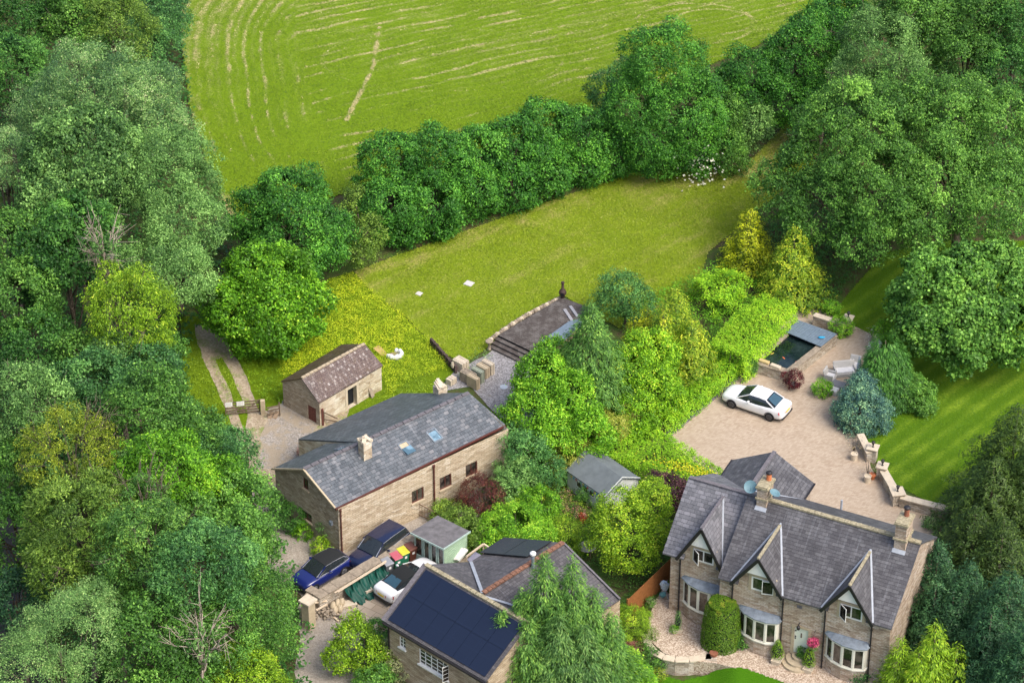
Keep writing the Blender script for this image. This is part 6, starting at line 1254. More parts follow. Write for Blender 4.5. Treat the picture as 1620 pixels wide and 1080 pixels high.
for i, (px, py) in enumerate(((1216, 545), (1259, 573), (1197, 557), (1222, 559), (1240, 566))):
    q = at(px, py, ph - .175); mb = MB(); a = i * 1.3; mb.blob((q[0], q[1], ph - .175), (.17, .05, .02), 10, i, .05); o = mb.build('koi_fish', M_orange if i != 3 else plain('koi_gold', (.5, .35, .08), .5), org=(q[0], q[1], ph - .175)); o.rotation_euler = (0, 0, a)
    tag(o, ['orange koi near the hedge side of the pond', 'dull orange koi at the near corner of the pond', 'orange koi by the left end of the pond', 'golden koi in the middle of the pond', 'small orange koi between the golden one and the near corner'][i], 'fish', 'koi in the raised pond')
cvr = thing('pond_cover', 'grey slatted cover over the far end of the raised pond', 'cover', at(1283, 528, ph)); q4 = [at(1241, 524, 1.0), at(1299, 548, 1.0), at(1324, 528, 1.1), at(1263, 506, 1.1)]; M_slat = plain('blue_grey_slats', (.15, .2, .25), .6, .3, var=.2, scale=5)
for i in range(3):
    mb = MB(); n = 5
    for j in range(n):
        t0 = (i + j / n) / 3 + .003; t1 = (i + (j + 1) / n) / 3 - .003; mb.slab([lerp(q4[0], q4[1], t0), lerp(q4[0], q4[1], t1), lerp(q4[3], q4[2], t1), lerp(q4[3], q4[2], t0)], .04)
    mb.build('panel', M_slat, cvr)
q = at(1300, 533, 1.14); mb = MB(); mb.blob((q[0], q[1], 1.12), (.26, .12, .05), 10, 2, .08); tag(mb.build('dustpan', plain('sky_blue_plastic', (.03, .35, .62), .5), smooth=True, org=q), 'sky blue plastic tool lying on the pond cover', 'tool')
for i, (px, py, mt, lb) in enumerate(((1209, 573, plain('yellow_stone', (.55, .42, .2), .85), 'yellow stone block on the pond wall'), (1227, 581, M_cap, 'pale terracotta trough on the pond wall'))):
    q = at(px, py, ph); mb = MB(); mb.box((q[0], q[1], ph + .08), (.75, .3, .15 if i == 0 else .2), R_(-34)); tag(mb.build('stone_trough', mt, org=(q[0], q[1], ph), bevel=.02), lb, 'trough')
# low wall behind the pond, piers with lamps
def lamp_post(q, label):
    r_ = thing('pier_lamp', label, 'lamp', q, 'black lamps on the garden piers'); mb = MB(); mb.lathe(q, [(.09, 0), (.06, .03), (.035, .06), (.035, .18)], 10); mb.build('stem', M_black, r_); mb = MB(); mb.lathe(q + np.array([0, 0, .18]), [(.07, 0), (.12, .2), (.14, .21), (.03, .32)], 6); mb.build('lamp_head', M_black, r_)
def pier(px, py, h, label, s=.62, rz=-30, lamp=None, z=0.0):
    p = at(px, py, z + h); root = thing('stone_pier', label, 'stone pier', (p[0], p[1], z), 'stone piers round the paved drive'); mb = MB(); mb.box((p[0], p[1], z + h / 2 - .1), (s, s, h + .1), R_(rz)); mb.build('shaft', M_stone_garden, root); mb = MB(); mb.box((p[0], p[1], z + h + .045), (s + .16, s + .16, .07), R_(rz)); mb.build('cap', M_cap, root)
    if lamp: lamp_post(np.array([p[0], p[1], z + h + .08]), lamp)
    return p
stone_wall('garden_wall', 'stone garden wall behind the pond cover', [at(1288, 498, .8)[:2], at(1336, 514, .8)[:2]], .35, .8, M_stone_garden, M_cap)
pier(1342, 503, 1.1, 'square stone pier at the right end of the wall behind the pond', .55, -25, 'black lamp on the pier behind the pond')
pier(1386, 521, .9, 'small stone pier beside the white flowers', .4, -25)
stone_wall('garden_wall', 'short stone garden wall running up from the upper lawn pier', [at(1361, 687, .75)[:2], at(1376, 717, .75)[:2]], .38, .75, M_stone_garden, M_cap)
p1 = pier(1381, 708, .95, 'square stone pier beside the pot with a dry plant', .6, -20, 'black lamp on the upper lawn pier')
p2 = pier(1396, 737, .95, 'square stone pier where the long lawn wall begins', .6, -20, 'black lamp on the middle lawn pier')
p3 = pier(1420, 778, .9, 'broad stone pier at the bend of the lawn wall', .75, 10, 'black lamp on the pier at the wall bend')
stone_wall('garden_wall', 'stone garden wall dropping between the two lamp piers beside the lawn', [at(1397, 742, .8)[:2], at(1417, 777, .8)[:2]], .42, .75, M_stone_garden, M_cap)
stone_wall('garden_wall', 'stone garden wall along the bottom edge of the striped lawn', [at(1425, 785, .75)[:2], at(1480, 800, .75)[:2]], .42, .72, M_stone_garden, M_cap)
stone_wall('garden_wall', 'raised stone garden wall end running under the dark yew', [at(1480, 798, .9)[:2], at(1545, 818, .9)[:2]], .42, .85, M_stone_garden, M_cap)
pot('cylinder_pot', 'cream cylinder pot with a dry plant below the upper lawn pier', 1351, 727, CY, M_cap); pot('cylinder_pot', 'cream cylinder pot with a dry plant beside the terracotta pot', 1372, 762, CY, M_cap); pot('terracotta_pot', 'terracotta pot beside the cream cylinder pot', 1380, 757, TP, M_terra)
for px, py, lb in ((1352, 698, 'wispy dry shrub growing from the cream pot below the upper pier'), (1374, 735, 'wispy dry shrub growing from the cream pot by the long wall')):
    shrub('dry_shrub', lb, 'shrub', px, py, 14, 1.05, 'dead', leaf=.1, asp=.3, tw=.2, per=3, lobe=.3, dens=.7, ratio=.7)
pot('stone_pot', 'pale stone pot with greenery beside the left corner of the pond', 1184, 594, TP, M_cap); shrub('potted_shrub', 'dark potted plant at the left corner of the pond', 'shrub', 1186, 580, 10, .75, 'mid', leaf=.12, tw=.16, lobe=.3)
pot('glazed_pot', 'grey glazed pot under the small purple maple', 1256, 612, [(.15, 0), (.22, .1), (.22, .3), (.18, .34)], plain('grey_glaze', (.3, .3, .3), .4)); shrub('japanese_maple', 'small purple Japanese maple in a grey pot by the pond corner', 'maple', 1255, 600, 14, .75, 'maroon', leaf=.16, asp=.35, tw=.18, lobe=.35, ratio=.8, T='down')
shrub('round_shrub', 'round bright green shrub by the pier behind the pond', 'shrub', 1332, 517, 15, .55, 'bright', leaf=.14, tw=.18, lobe=.35, ratio=.9); shrub('round_shrub', 'round bright green shrub beside the garden sofa', 'shrub', 1302, 615, 13.5, .45, 'bright', leaf=.14, tw=.18, lobe=.35, ratio=.85)
shrub('white_rose', 'white flowering rose by the small stone pier', 'rose', 1382, 533, 11, .9, 'whitefl', leaf=.1, tw=.25, per=2, dens=.6); 
# garden furniture
M_rattan = plain('grey_rattan', (.46, .45, .43), .8, .2, var=.15, scale=25, bump=.4); M_cush = plain('pale_cushion', (.62, .62, .62), .9, .1, var=.08); M_ftop = plain('dark_table_top', (.2, .2, .21), .4, .4)
def armchair(px, py, rz, label, w=.75, d=.75, group='grey rattan garden seats'):
    p = at(px, py, 0); root = thing('garden_armchair', label, 'armchair', p, group, rz); ORG[root.name] = np.zeros(3)
    mb = MB(); mb.box((0, 0, .17), (w, d, .3)); mb.build('seat', M_rattan, root, bevel=.04); mb = MB(); mb.box((0, 0, .37), (w - .2, d - .15, .12)); mb.build('cushion', M_cush, root, bevel=.04)
    mb = MB(); mb.slab([(-w / 2, d / 2 - .1, .3), (w / 2, d / 2 - .1, .3), (w / 2 * 1.02, d / 2 + .08, .88), (-w / 2 * 1.02, d / 2 + .08, .88)], .09, (0, -1, 0)); mb.build('backrest', M_rattan, root, bevel=.03)
    for s_ in (-1, 1): mb = MB(); mb.box((s_ * (w / 2 - .05), .02, .42), (.1, d * .85, .36)); mb.build('armrest', M_rattan, root, bevel=.03)
armchair(1313, 601, R_(65), 'high backed grey rattan armchair at the left of the seating group'); armchair(1336, 592, R_(10), 'grey rattan garden sofa behind the low table', w=1.5, d=.8); armchair(1351, 583, R_(-20), 'grey rattan armchair at the back beside the closed parasol')
armchair(1382, 556, R_(-75), 'grey rattan armchair standing apart near the white rose')
q = at(1326, 614, 0); gt = thing('low_table', 'low grey garden table with dark top in front of the sofa', 'table', q); mb = MB(); mb.box((q[0], q[1], .36), (.95, .7, .05), R_(-30)); mb.build('table_top', M_ftop, gt); mb = MB(); mb.box((q[0], q[1], .17), (.8, .56, .32), R_(-30)); mb.build('base', M_rattan, gt)
q = at(1318, 622, 0); fs = thing('footstool', 'square pale rattan footstool nearest the round shrub', 'footstool', q); mb = MB(); mb.box((q[0], q[1], .17), (.7, .6, .3), R_(-30)); mb.build('base', M_rattan, fs, bevel=.03); mb = MB(); mb.box((q[0], q[1], .36), (.66, .56, .09), R_(-30)); mb.build('cushion', M_cush, fs, bevel=.03)
q = at(1357, 606, 0); ps = thing('closed_parasol', 'closed pale grey parasol beside the blue spruce', 'parasol', q); mb = MB(); mb.tube(q, q + [0, 0, 2.3], .025); mb.lathe(q, [(.25, 0), (.25, .08), (.05, .12)], 14); mb.build('pole', M_chrome, ps); mb = MB(); mb.lathe(q, [(.13, .85), (.17, 1.0), (.16, 1.4), (.09, 1.95), (.1, 2.0), (.02, 2.28)], 12); mb.build('canopy', plain('pale_grey_canvas', (.5, .55, .62), .85), ps)
# dark kerb edging of the drive
f, L = seg_frame(at(1058, 692)[:2], at(1184, 585)[:2]); mb = MB(); mb.fbox(f, 0, L, -.07, .07, 0, .14); mb.fbox(f, 0, L, .07, .42, 0, .05); struct(mb.build('kerb', M_ridge_dark))
# ------------------------------------------------------------------ timber deck, steps, chimenea
M_deck = NT('dark_decking', .85, .15); k = M_deck; co = k.co('UV'); 
c = k.mix(k.mapr(k.noise(k.co('Object'), 1.6, 6, .7), .45, .62, 0, .7), (0.095, 0.082, 0.075), (0.22, 0.205, 0.19)); c = k.mix(k.mapr(k.noise(k.co('Object'), 14, 4, .7), .45, .7, 0, .5), c, (0.05, 0.035, 0.028)); M_deck = k.color(c)
dk = thing('timber_deck', 'dark timber deck with steps and stone edge above the gravel', 'deck', at(840, 520)); zd = .62
DA, DB, DC, DD = at(788, 530, zd), at(889, 470, zd), at(937, 488, zd), at(850, 560, zd)
mb = MB(); n = 34
for i in range(n):
    t0, t1 = i / n + .002, (i + 1) / n - .002; mb.slab([lerp(DA, DB, t0), lerp(DD, DC, t0), lerp(DD, DC, t1), lerp(DA, DB, t1)], .05)
mb.build('board', M_deck, dk); mb = MB(); mb.slab([q - [0, 0, .06] for q in (DA, DD, DC, DB)], .5); mb.build('base', M_dark, dk)
out = -(DB - DA); out = out / np.linalg.norm(out)
for i in range(3):
    z = zd - .16 * (i + 1); o0 = out * .32 * i; o1 = out * .32 * (i + 1) + out * .0; mb = MB(); A_, B_2, C_2, D_2 = DA + o0, DD + o0, DD + o1, DA + o1
    mb.slab([(p[0], p[1], z) for p in (A_, B_2, C_2, D_2)][::-1], z + .02); mb.build('step', M_deck, dk)
er = thing('stone_edging', 'row of rough pale edging stones along the lawn side of the deck', 'edging', at(840, 500)); rg = random.Random(9)
for i in range(26):
    t = (i + .5) / 26; q = lerp(DA + out * .7, DB, t) + (DA - DD) / np.linalg.norm(DA - DD) * (.16 + .25 * math.sin(t * 3.14)); mb = MB(); mb.blob((q[0], q[1], .45), (.17 + .06 * rg.random(), .14, .2), 8, i, .2); mb.build('stone', M_cap_dark if i % 3 else M_cap, er)
q = at(890, 470, zd); ch = thing('chimenea', 'brown cast chimenea with tall narrow flue at the end of the deck', 'chimenea', q); M_cast = plain('brown_cast_iron', (.07, .045, .04), .6, .3, var=.3)
mb = MB(); mb.lathe(q, [(.16, 0), (.12, .12), (.24, .25), (.28, .42), (.22, .6), (.1, .72), (.085, 1.1), (.08, 1.2)], 16); mb.build('bowl', M_cast, ch, smooth=True); mb = MB(); mb.lathe(q, [(.12, 1.18), (.13, 1.22), (.11, 1.3), (.02, 1.34)], 12); mb.build('cap', M_cast, ch); mb = MB(); mb.tube(q + [-.02, -.2, .38], q + [-.03, -.29, .38], .13, .13, 14); mb.build('opening', M_dark, ch)
for i, (a, b) in enumerate((((893, 489), (905, 507)), ((902, 484), (914, 501)))):
    mb = MB(); mb.bar(at(*a, zd + .04), at(*b, zd + .04), .22, .06); tag(mb.build('wooden_step_board', plain('grey_board', (.33, .33, .35), .8)), ['pale grey board lying on the deck, the left one', 'pale grey board lying on the deck, the right one'][i], 'board', 'boards lying on the deck')
mb = MB(); q4_ = [at(855, 540, zd + .45), at(900, 508, zd + .45), at(935, 500, zd + .45), at(885, 545, zd + .45)]; pl_ = thing('covered_bench', 'blue grey covered bench half hidden by the trees on the deck', 'bench', at(880, 545, zd)); mb.slab(q4_[::-1], .06); mb.build('cover', M_slat, pl_); mb = MB(); mb.slab([p - [0, 0, .07] for p in q4_[::-1]], .4); mb.build('base', M_wood, pl_)
q = at(774, 552, 0); bb2 = thing('bird_bath', 'small stone bird bath at the foot of the deck steps', 'bird bath', q); mb = MB(); mb.lathe(q, [(.2, 0), (.12, .08), (.08, .3), (.1, .55), (.26, .62), (.27, .7), (.22, .7)], 16); mb.build('pedestal', M_cap_dark, bb2, smooth=True); mb = MB(); mb.lathe(q, [(.2, .66), (.2, .68)], 14); mb.build('basin_water', M_leadroof, bb2)
for i, (px, py, lb) in enumerate(((663, 464.5, 'small pale paving slab set in the upper lawn'), (742, 448.5, 'larger pale paving slab set in the upper lawn'))):
    q = at(px, py, .06); mb = MB(); mb.box((q[0], q[1], .06), (.42 + .2 * i, .42 + .16 * i, .06), R_(-30)); tag(mb.build('lawn_slab', plain('pale_slab', (.55, .53, .5), .8), org=(q[0], q[1], .06)), lb, 'slab', 'slabs in the upper lawn')
q = at(797, 612, 0); mb = MB(); mb.lathe((q[0], q[1], 0), [(.27, 0), (.27, .025), (.02, .03)], 24); tag(mb.build('manhole_cover', plain('pale_blue_cover', (.45, .5, .55), .6), org=q), 'round pale manhole cover in the grey gravel', 'manhole cover')
# stacks of stone slabs by the gravel
stk = [(729, 583, 1.0, .55, .75, 'slab stack with speckled top nearest the sleeper wall', M_cap), (741, 604, 1.15, .45, .8, 'crate of stone slabs with dark gaps in the front row', M_cap_dark), (749, 612, .95, .3, .9, 'buff slab stack nearest the cottage roof', M_surround), (756, 602, .95, .3, .95, 'greenish slab stack in the middle of the row', plain('green_slab', (.3, .33, .25), .85, var=.2)), (764, 594, .95, .35, .85, 'brown slab stack right of the greenish one', M_surround), (772, 589, .95, .3, .9, 'slab stack at the far right end of the row', M_cap), (714, 606, .5, .5, .45, 'low pale stone block beside the rear chimney', M_cap)]
for px, py, l, w, h, lb, mt in stk:
    q = at(px, py, 0); root = thing('slab_stack', lb, 'stone slabs', q, 'stacks of stone slabs'); n = 5 if l > .6 else 3; rz = R_(-42)
    cd = np.array([math.cos(rz), math.sin(rz), 0]); sd2 = np.array([-math.sin(rz), math.cos(rz), 0])
    mb = MB()
    for i in range(n):
        c_ = q + sd2 * ((i + .5) / n - .5) * w * 1.25 + [0, 0, h / 2]; mb.box(c_, (l * (.95 + .05 * (i % 2)), w * 1.25 / n * .86, h * (.94 + .06 * ((i * 5) % 3) / 2)), rz)
    mb.build('slab', mt, root)
f, L = seg_frame(at(683, 545, 0)[:2], at(722, 590, 0)[:2]); sw = thing('sleeper_wall', 'dark low timber sleeper wall at the lower edge of the upper lawn', 'sleeper wall', at(683, 545)); mb = MB(); mb.fbox(f, 0, L, -.08, .08, -.1, .5)
for i in range(9): mb.fbox(f, L * i / 8 - .06, L * i / 8 + .06, -.13, .05, -.1, .55 + .05 * (i % 3))
mb.build('sleeper', plain('dark_sleeper', (.085, .06, .055), .9, var=.35, scale=8), sw); mb = MB(); mb.blob(at(716, 577, .7), (.12, .1, .28), 8, 3, .15); mb.build('end_stone', M_cap, sw)
# white bag on the weeds, field gate with notices
q = at(624, 561, .1); mb = MB(); P = []; n = 18
rt_ = thing('rubble_sack', 'open white builders bag lying in the yellow weeds', 'sack', q); mb = MB()
for i in range(14):
    a = -2.6 + 3.9 * i / 13; mb.blob((q[0] + .5 * math.cos(a), q[1] + .42 * math.sin(a), .16), (.17, .14, .16 + .05 * (i % 3)), 8, i, .12)
mb.build('bag', plain('white_woven_bag', (.75, .76, .76), .7), rt_, smooth=True); mb = MB(); mb.blob((q[0] - .02, q[1], .08), (.4, .32, .1), 10, 2, .15); mb.build('soil', M_wood, rt_)
q = at(604, 553, .1); mb = MB(); mb.slab([at(590, 550, .15), at(600, 546, .15), at(614, 560, .15), at(603, 562, .15)], .05); tag(mb.build('plywood_sheet', plain('orange_ply', (.5, .33, .15), .8)), 'orange plywood sheet lying behind the barn', 'board')
fg = thing('field_gate', 'wooden five bar field gate with two white notices across the track', 'gate', at(385, 655)); a, b = at(357, 658, 0), at(412, 653, 0); f, L = seg_frame(a[:2], b[:2]); M_gate = plain('grey_brown_gate', (.16, .12, .085), .9, .1, var=.3, scale=10)
mb = MB()
for z in (.18, .4, .62, .84, 1.06): mb.bar(f(0, 0, z), f(L, 0, z), .035, .09)
for u in (0.03, L * .5, L - .03): mb.bar(f(u, 0, .12), f(u, 0, 1.15), .07, .04)
mb.bar(f(.05, .03, 1.0), f(L * .5, .03, .2), .03, .07); mb.bar(f(L - .05, .03, 1.0), f(L * .5, .03, .2), .03, .07); mb.build('bar', M_gate, fg)
M_ink = plain('grey_ink', (.25, .24, .27), .8)
for u0, u1 in ((.02, .5), (.78, 1.3)):
    mb = MB(); mb.fbox(f, u0, u1, -.06, -.045, .78, 1.14); s_ = mb.build('notice', M_white, fg); mb = MB(); rg = random.Random(int(u0 * 100))
    for r_ in range(3):
        u = u0 + .06
        while u < u1 - .1: w = .03 + .05 * rg.random(); mb.fbox(f, u, u + w, -.064, -.0605, 1.06 - .1 * r_ - .018, 1.06 - .1 * r_ + .014 * rg.random() + .004); u += w + .025
    mb.build('lettering', M_ink, s_)
q = at(416.5, 655, 0); mb = MB(); mb.box((q[0], q[1], .55), (.3, .26, 1.25), 0); tag(mb.build('gate_post', M_surround, org=q, bevel=.02), 'thick square stone gate post right of the field gate', 'gate post')
fs_ = thing('stile', 'broken wooden stile between the gate post and the barn', 'stile', at(432, 652)); a, b = at(422, 650, .6), at(442, 646, .6)
for z in (-.3, 0, .25): mb = MB(); mb.bar(a + [0, 0, z], b + [0, 0, z], .06, .08); mb.build('rail', M_gate, fs_)
for p_ in (b,): mb = MB(); mb.bar(p_ - [0, 0, .6], p_ + [0, 0, .5], .09, .09); mb.build('post', M_gate, fs_)
for i in range(2): mb = MB(); mb.bar(at(426 + 8 * i, 662, .0), at(430 + 9 * i, 650, .35), .28, .07); mb.build('step', M_wood, fs_)
q = at(511, 672, 0); gpst = thing('barn_gate', 'sagging timber gate with dark post at the barn corner', 'gate', q); mb = MB(); mb.bar(q, q + [0, 0, 1.35], .14, .14); mb.build('post', M_rust, gpst); mb = MB(); e_ = at(534, 662, .35); mb.bar(q + [0, 0, 1.1], e_, .05, .07); mb.bar(q + [0, 0, .5], e_ - [0, 0, .25], .05, .07); mb.bar(q + [0.1, 0, .3], q + [.1, 0, 1.15], .05, .05); mb.build('rail', M_gate, gpst)
q = at(591, 625, 0); mb = MB(); mb.bar(at(584, 612, .75), at(590, 628, .0), .35, .08); tag(mb.build('leaning_slab', M_cap_dark), 'grey slab leaning against the barn front wall', 'slab')
# ------------------------------------------------------------------ planting
WOOD = 'trees of the wood on the left'
def W(label, ells, pal, **k): k.setdefault('group', WOOD); k.setdefault('lobe', 1.25); return tree(k.pop('name', 'woodland_tree'), label, 'tree', ells, pal, **k)
W('dark green tree filling the top left corner of the photo', [(35, 20, 75, 7)], 'deep'); W('mid green tree with bare pale branches at the top edge left of the field', [(120, 35, 62, 7)], 'mid', bare=6)
W('light green birch with a bare pale stem at the top edge beside the field', [(190, 50, 55, 7), (175, 15, 45, 8)], 'olive', leaf=.2, bare=8); W('dark bluish green bush on the field edge at the top', [(258, 35, 46, 3.5), (232, 75, 45, 3.5)], 'teal', leaf=.22)
W('dark tree at the left edge above the pale willow', [(20, 120, 62, 7)], 'deep'); 
W('big silvery green willow with a broad domed crown beside the field', [(150, 165, 100, 9), (235, 165, 62, 8), (85, 190, 70, 8), (255, 210, 50, 7)], 'silver', leaf=.2, asp=.4, lobe=1.0, tone=-.1)
W('pale silver leaved tree at the left edge with bare lower stems', [(12, 265, 58, 9)], 'silver', leaf=.2, asp=.4, bare=6)
W('large olive topped sycamore below the silvery willow', [(135, 265, 90, 10), (110, 330, 80, 8)], 'grey', leaf=.3, lobe=1.3); W('large grey green tree bulging towards the field gate corner', [(265, 285, 82, 9), (290, 360, 66, 7.5), (262, 430, 62, 7), (300, 440, 45, 6)], 'grey', leaf=.2, lobe=1.0, tone=.12)
W('dark sycamore with layered leaves in the shade of the wood', [(95, 420, 75, 7.5), (120, 370, 60, 9)], 'deep', leaf=.32); W('mid green tree at the left edge below the silver tree', [(15, 400, 62, 8), (30, 480, 60, 7)], 'mid', bare=4)
W('yellow green larch with drooping tiers in the middle of the wood', [(215, 500, 68, 8, 1.1), (180, 480, 40, 8), (170, 430, 25, 10)], 'lime', T='down', leaf=.26, asp=.35, dens=.7, bare=8, zmin=-.7)
W('dark shaded tree at the left edge halfway down', [(60, 560, 60, 5)], 'deep')
W('tall thin tree with dead pale twigs behind the larch', [(165, 400, 30, 10.5)], 'grey', dens=.35, bare=22, bark=M_deadwood)
W('round grey green tree at the left edge below the dark gap', [(35, 640, 68, 8), (80, 665, 50, 7)], 'grey', leaf=.22, lobe=1.0, bare=5); W('bluish green tree beside the start of the track', [(150, 610, 60, 6.5), (230, 600, 55, 5.5)], 'teal'); W('bright green tree between the larch and the track', [(252, 556, 42, 4), (120, 555, 35, 6)], 'mid')
W('mid green tree overlooking the field gate', [(235, 660, 72, 8), (300, 690, 52, 5.5)], 'mid', lobe=1.1); W('blue green elder hanging over the track with tiny yellow flowers', [(372, 712, 40, 3.0), (345, 695, 34, 3), (335, 725, 48, 4.5)], 'teal', leaf=.2)
W('olive yellow ash with bare twigs through its crown', [(105, 725, 72, 9), (150, 700, 45, 9)], 'yellow', leaf=.24, asp=.35, dens=.6, bare=26, tone=-.05); W('fresh green tree right of the olive yellow ash', [(265, 760, 72, 8.5), (340, 770, 52, 6.5)], 'bright', lobe=1.1, tone=-.1)
W('dark tree at the left edge beside the beck', [(20, 760, 60, 5), (15, 850, 62, 4)], 'mid', tone=-.12); W('feathery green ash spreading over the beck', [(135, 840, 92, 8), (90, 900, 50, 7)], 'olive', T='out', leaf=.3, asp=.33, bare=8, lobe=1.2)
W('tall ash with pale dead twigs in the middle of the wood bottom', [(235, 870, 80, 9), (230, 800, 45, 10)], 'weeping', leaf=.28, asp=.36, bare=24, dens=.8, tone=-.08); W('bluish green ash leaning towards the blue cabriolet', [(320, 900, 82, 9)], 'teal', leaf=.28, asp=.4, tone=.12, lobe=1.2); W('bright green tree reaching the cottage gable', [(385, 800, 58, 6), (398, 856, 46, 5), (370, 850, 55, 6.5)], 'mid', tone=.08)
W('mid green tree overhanging the lane at the bottom', [(400, 960, 68, 6), (365, 1000, 66, 6), (440, 1020, 36, 3.0)], 'mid', leaf=.2, lobe=1.0)
W('dark green tree at the very bottom right of the pale willow', [(235, 1020, 70, 7), (280, 1050, 60, 6)], 'mid', tone=-.1); W('leafless pale branched tree at the bottom of the wood', [(320, 1020, 36, 8)], 'grey', dens=.12, bare=34, bark=M_deadwood); W('pale sage willow in the bottom left corner', [(110, 1015, 85, 8), (60, 1070, 80, 7), (150, 960, 45, 8)], 'sage', leaf=.18, asp=.35, lobe=.9)
W('yellow green rounded bush at the bottom edge', [(388, 1085, 66, 3.5)], 'lime', leaf=.15, asp=.8, lobe=.7, tw=.26); W('dark green thicket at the left edge by the beck', [(25, 950, 50, 4)], 'yewblue')
W('deep green tree between the pale willow and the left edge ash', [(180, 940, 42, 6)], 'mid')
W('mid green tree hidden between the ash crowns', [(300, 830, 50, 7)], 'mid'); W('green tree on the slope below the larch', [(70, 760, 40, 6), (170, 760, 50, 7)], 'grey'); W('small mid green tree above the bright green one', [(190, 570, 45, 6)], 'grey')
# hedge line between field and upper lawn
HG = 'hedgerow between the hay field and the upper lawn'
def Hd(label, ells, pal='hedge', **k): k.setdefault('lobe', 1.0); k.setdefault('zmin', -.95); return tree('hedgerow_tree', label, 'tree', ells, pal, group=HG, **k)
Hd('big round dark green tree at the left end of the hedgerow', [(455, 325, 62, 5), (470, 375, 78, 4), (420, 350, 56, 4), (515, 370, 42, 3.5)], leaf=.24); Hd('bright green round tree in front of the dark one, beside the track', [(398, 438, 46, 5.2), (446, 442, 50, 5.0), (378, 488, 52, 3.4), (425, 505, 60, 2.8), (472, 490, 46, 3.0), (430, 470, 50, 4.4)], 'bright', leaf=.3, tone=-.12)
Hd('thin pale green saplings in the gap of the hedgerow', [(562, 310, 22, 4), (585, 370, 30, 2.6), (570, 400, 28, 2), (548, 345, 26, 3)], 'olive', dens=.8, leaf=.2)
for i, (es, lb) in enumerate((([(622, 262, 52, 4.2), (615, 330, 46, 2.8), (640, 360, 32, 1.6)], 'first leafy hawthorn of the hedgerow right of the pale saplings'), ([(690, 255, 52, 4.2), (680, 325, 50, 2.4), (700, 350, 30, 1.4)], 'hawthorn facing the larger lawn slab'), ([(752, 250, 50, 4.0), (750, 300, 48, 2.2)], 'hedgerow hawthorn third from the pale saplings'), ([(812, 232, 48, 4.0), (815, 285, 46, 2.0)], 'hedgerow hawthorn in the middle of the long hedge'), ([(868, 200, 46, 4.4), (860, 245, 42, 3), (868, 275, 40, 1.8)], 'taller hawthorn with a raised top in the long hedge'), ([(918, 215, 44, 3.6), (925, 255, 42, 1.8)], 'hedgerow hawthorn left of the tall hornbeam'), ([(962, 215, 36, 3.2), (972, 248, 36, 1.6)], 'small hawthorn at the foot of the tall hornbeam'))):
    Hd(lb, es, 'hedge', leaf=.25, tone=.05 * (i % 3) - .02)
Hd('tall dense hornbeam standing above the hedgerow', [(1050, 105, 66, 8.2, 1.15), (1005, 170, 54, 5.5), (1080, 180, 66, 5), (1035, 225, 58, 3), (1100, 225, 50, 2.6)], 'hedge', tone=.1, leaf=.22); Hd('dark holly on the field side of the tall hornbeam', [(955, 145, 30, 3.5), (985, 120, 28, 4)], 'teal', leaf=.2)
e = Hd('elder with clusters of white flowers below the tall hornbeam', [(1140, 190, 44, 3.4), (1150, 240, 36, 1.8)], 'mid', leaf=.22)
fl2 = RNG.normal(size=(150, 3)) * [1.0, .6, 1.1] + at(1106, 252, 1.5) + [0, -1.2, 0]; leaf_mesh('blossom', fl2, np.tile([0, -.6, .8], (150, 1)), np.full(150, .6) + RNG.normal(0, .2, 150), .26, .24, LM['whitefl'], e)
Hd('hawthorn sprinkled with small pale flowers beside the lawn gap', [(1190, 192, 34, 2.8), (1178, 218, 26, 1.6)], 'grey', leaf=.2); Hd('dark bushy tree rising behind the white elder', [(1180, 135, 52, 4.5), (1150, 155, 40, 4)], 'hedge', leaf=.24); Hd('large dark hawthorn at the field corner', [(1262, 95, 62, 5.5), (1240, 150, 50, 3.5), (1300, 60, 50, 6)], 'hedge', leaf=.24, lobe=1.1); Hd('dark hawthorn touching the top edge near the field corner', [(1335, 35, 46, 5.5)], 'hedge')
RW = 'trees of the wood on the right'
def Rt(name, label, ells, pal, **k): k.setdefault('lobe', 1.2); return tree(name, label, 'tree', ells, pal, group=RW, **k)
Rt('willow_tree', 'grey green willow with bare arching twigs near the top edge', [(1385, 85, 62, 8), (1350, 130, 42, 6.5), (1420, 120, 50, 7)], 'grey', leaf=.22, asp=.4, bare=18); Rt('woodland_tree', 'mid green tree at the top edge right of the willow', [(1470, 40, 66, 8), (1440, 20, 50, 9)], 'mid'); Rt('woodland_tree', 'tree at the top edge near the right corner', [(1545, 40, 60, 8), (1520, 100, 50, 7)], 'mid', tone=-.1); Rt('woodland_tree', 'dark tree filling the top right corner', [(1605, 50, 56, 8), (1595, 115, 46, 7)], 'deep'); Rt('woodland_tree', 'green tree behind the great oak on its left', [(1300, 165, 36, 4), (1275, 200, 26, 3)], 'hedge')
Rt('oak_tree', 'great spreading oak with a pale trunk visible under its crown', [(1345, 215, 86, 9), (1290, 278, 62, 6.5), (1240, 305, 50, 5), (1385, 300, 85, 7.5), (1310, 330, 75, 5.5), (1380, 375, 55, 5), (1420, 200, 75, 9)], 'mid', lobe=1.15, leaf=.24, trunk=.38, tone=.02, bare=5, zmin=-.3)
Rt('oak_tree', 'second great oak reaching the right edge of the photo', [(1500, 205, 88, 9), (1580, 220, 80, 8.5), (1480, 300, 80, 7.5), (1575, 320, 80, 7), (1450, 360, 52, 6)], 'mid', lobe=1.15, leaf=.24, trunk=.36, tone=.08, bare=4, zmin=-.3)
Rt('maple_tree', 'broad leaved maple overhanging the striped lawn', [(1500, 470, 80, 4.6), (1580, 450, 76, 5), (1470, 520, 52, 3.8), (1540, 530, 66, 3.6), (1600, 520, 60, 4), (1440, 475, 38, 3.8)], 'mid', leaf=.34, asp=.7, lobe=.9, tone=.14, zmin=-.5, trunk=.28)
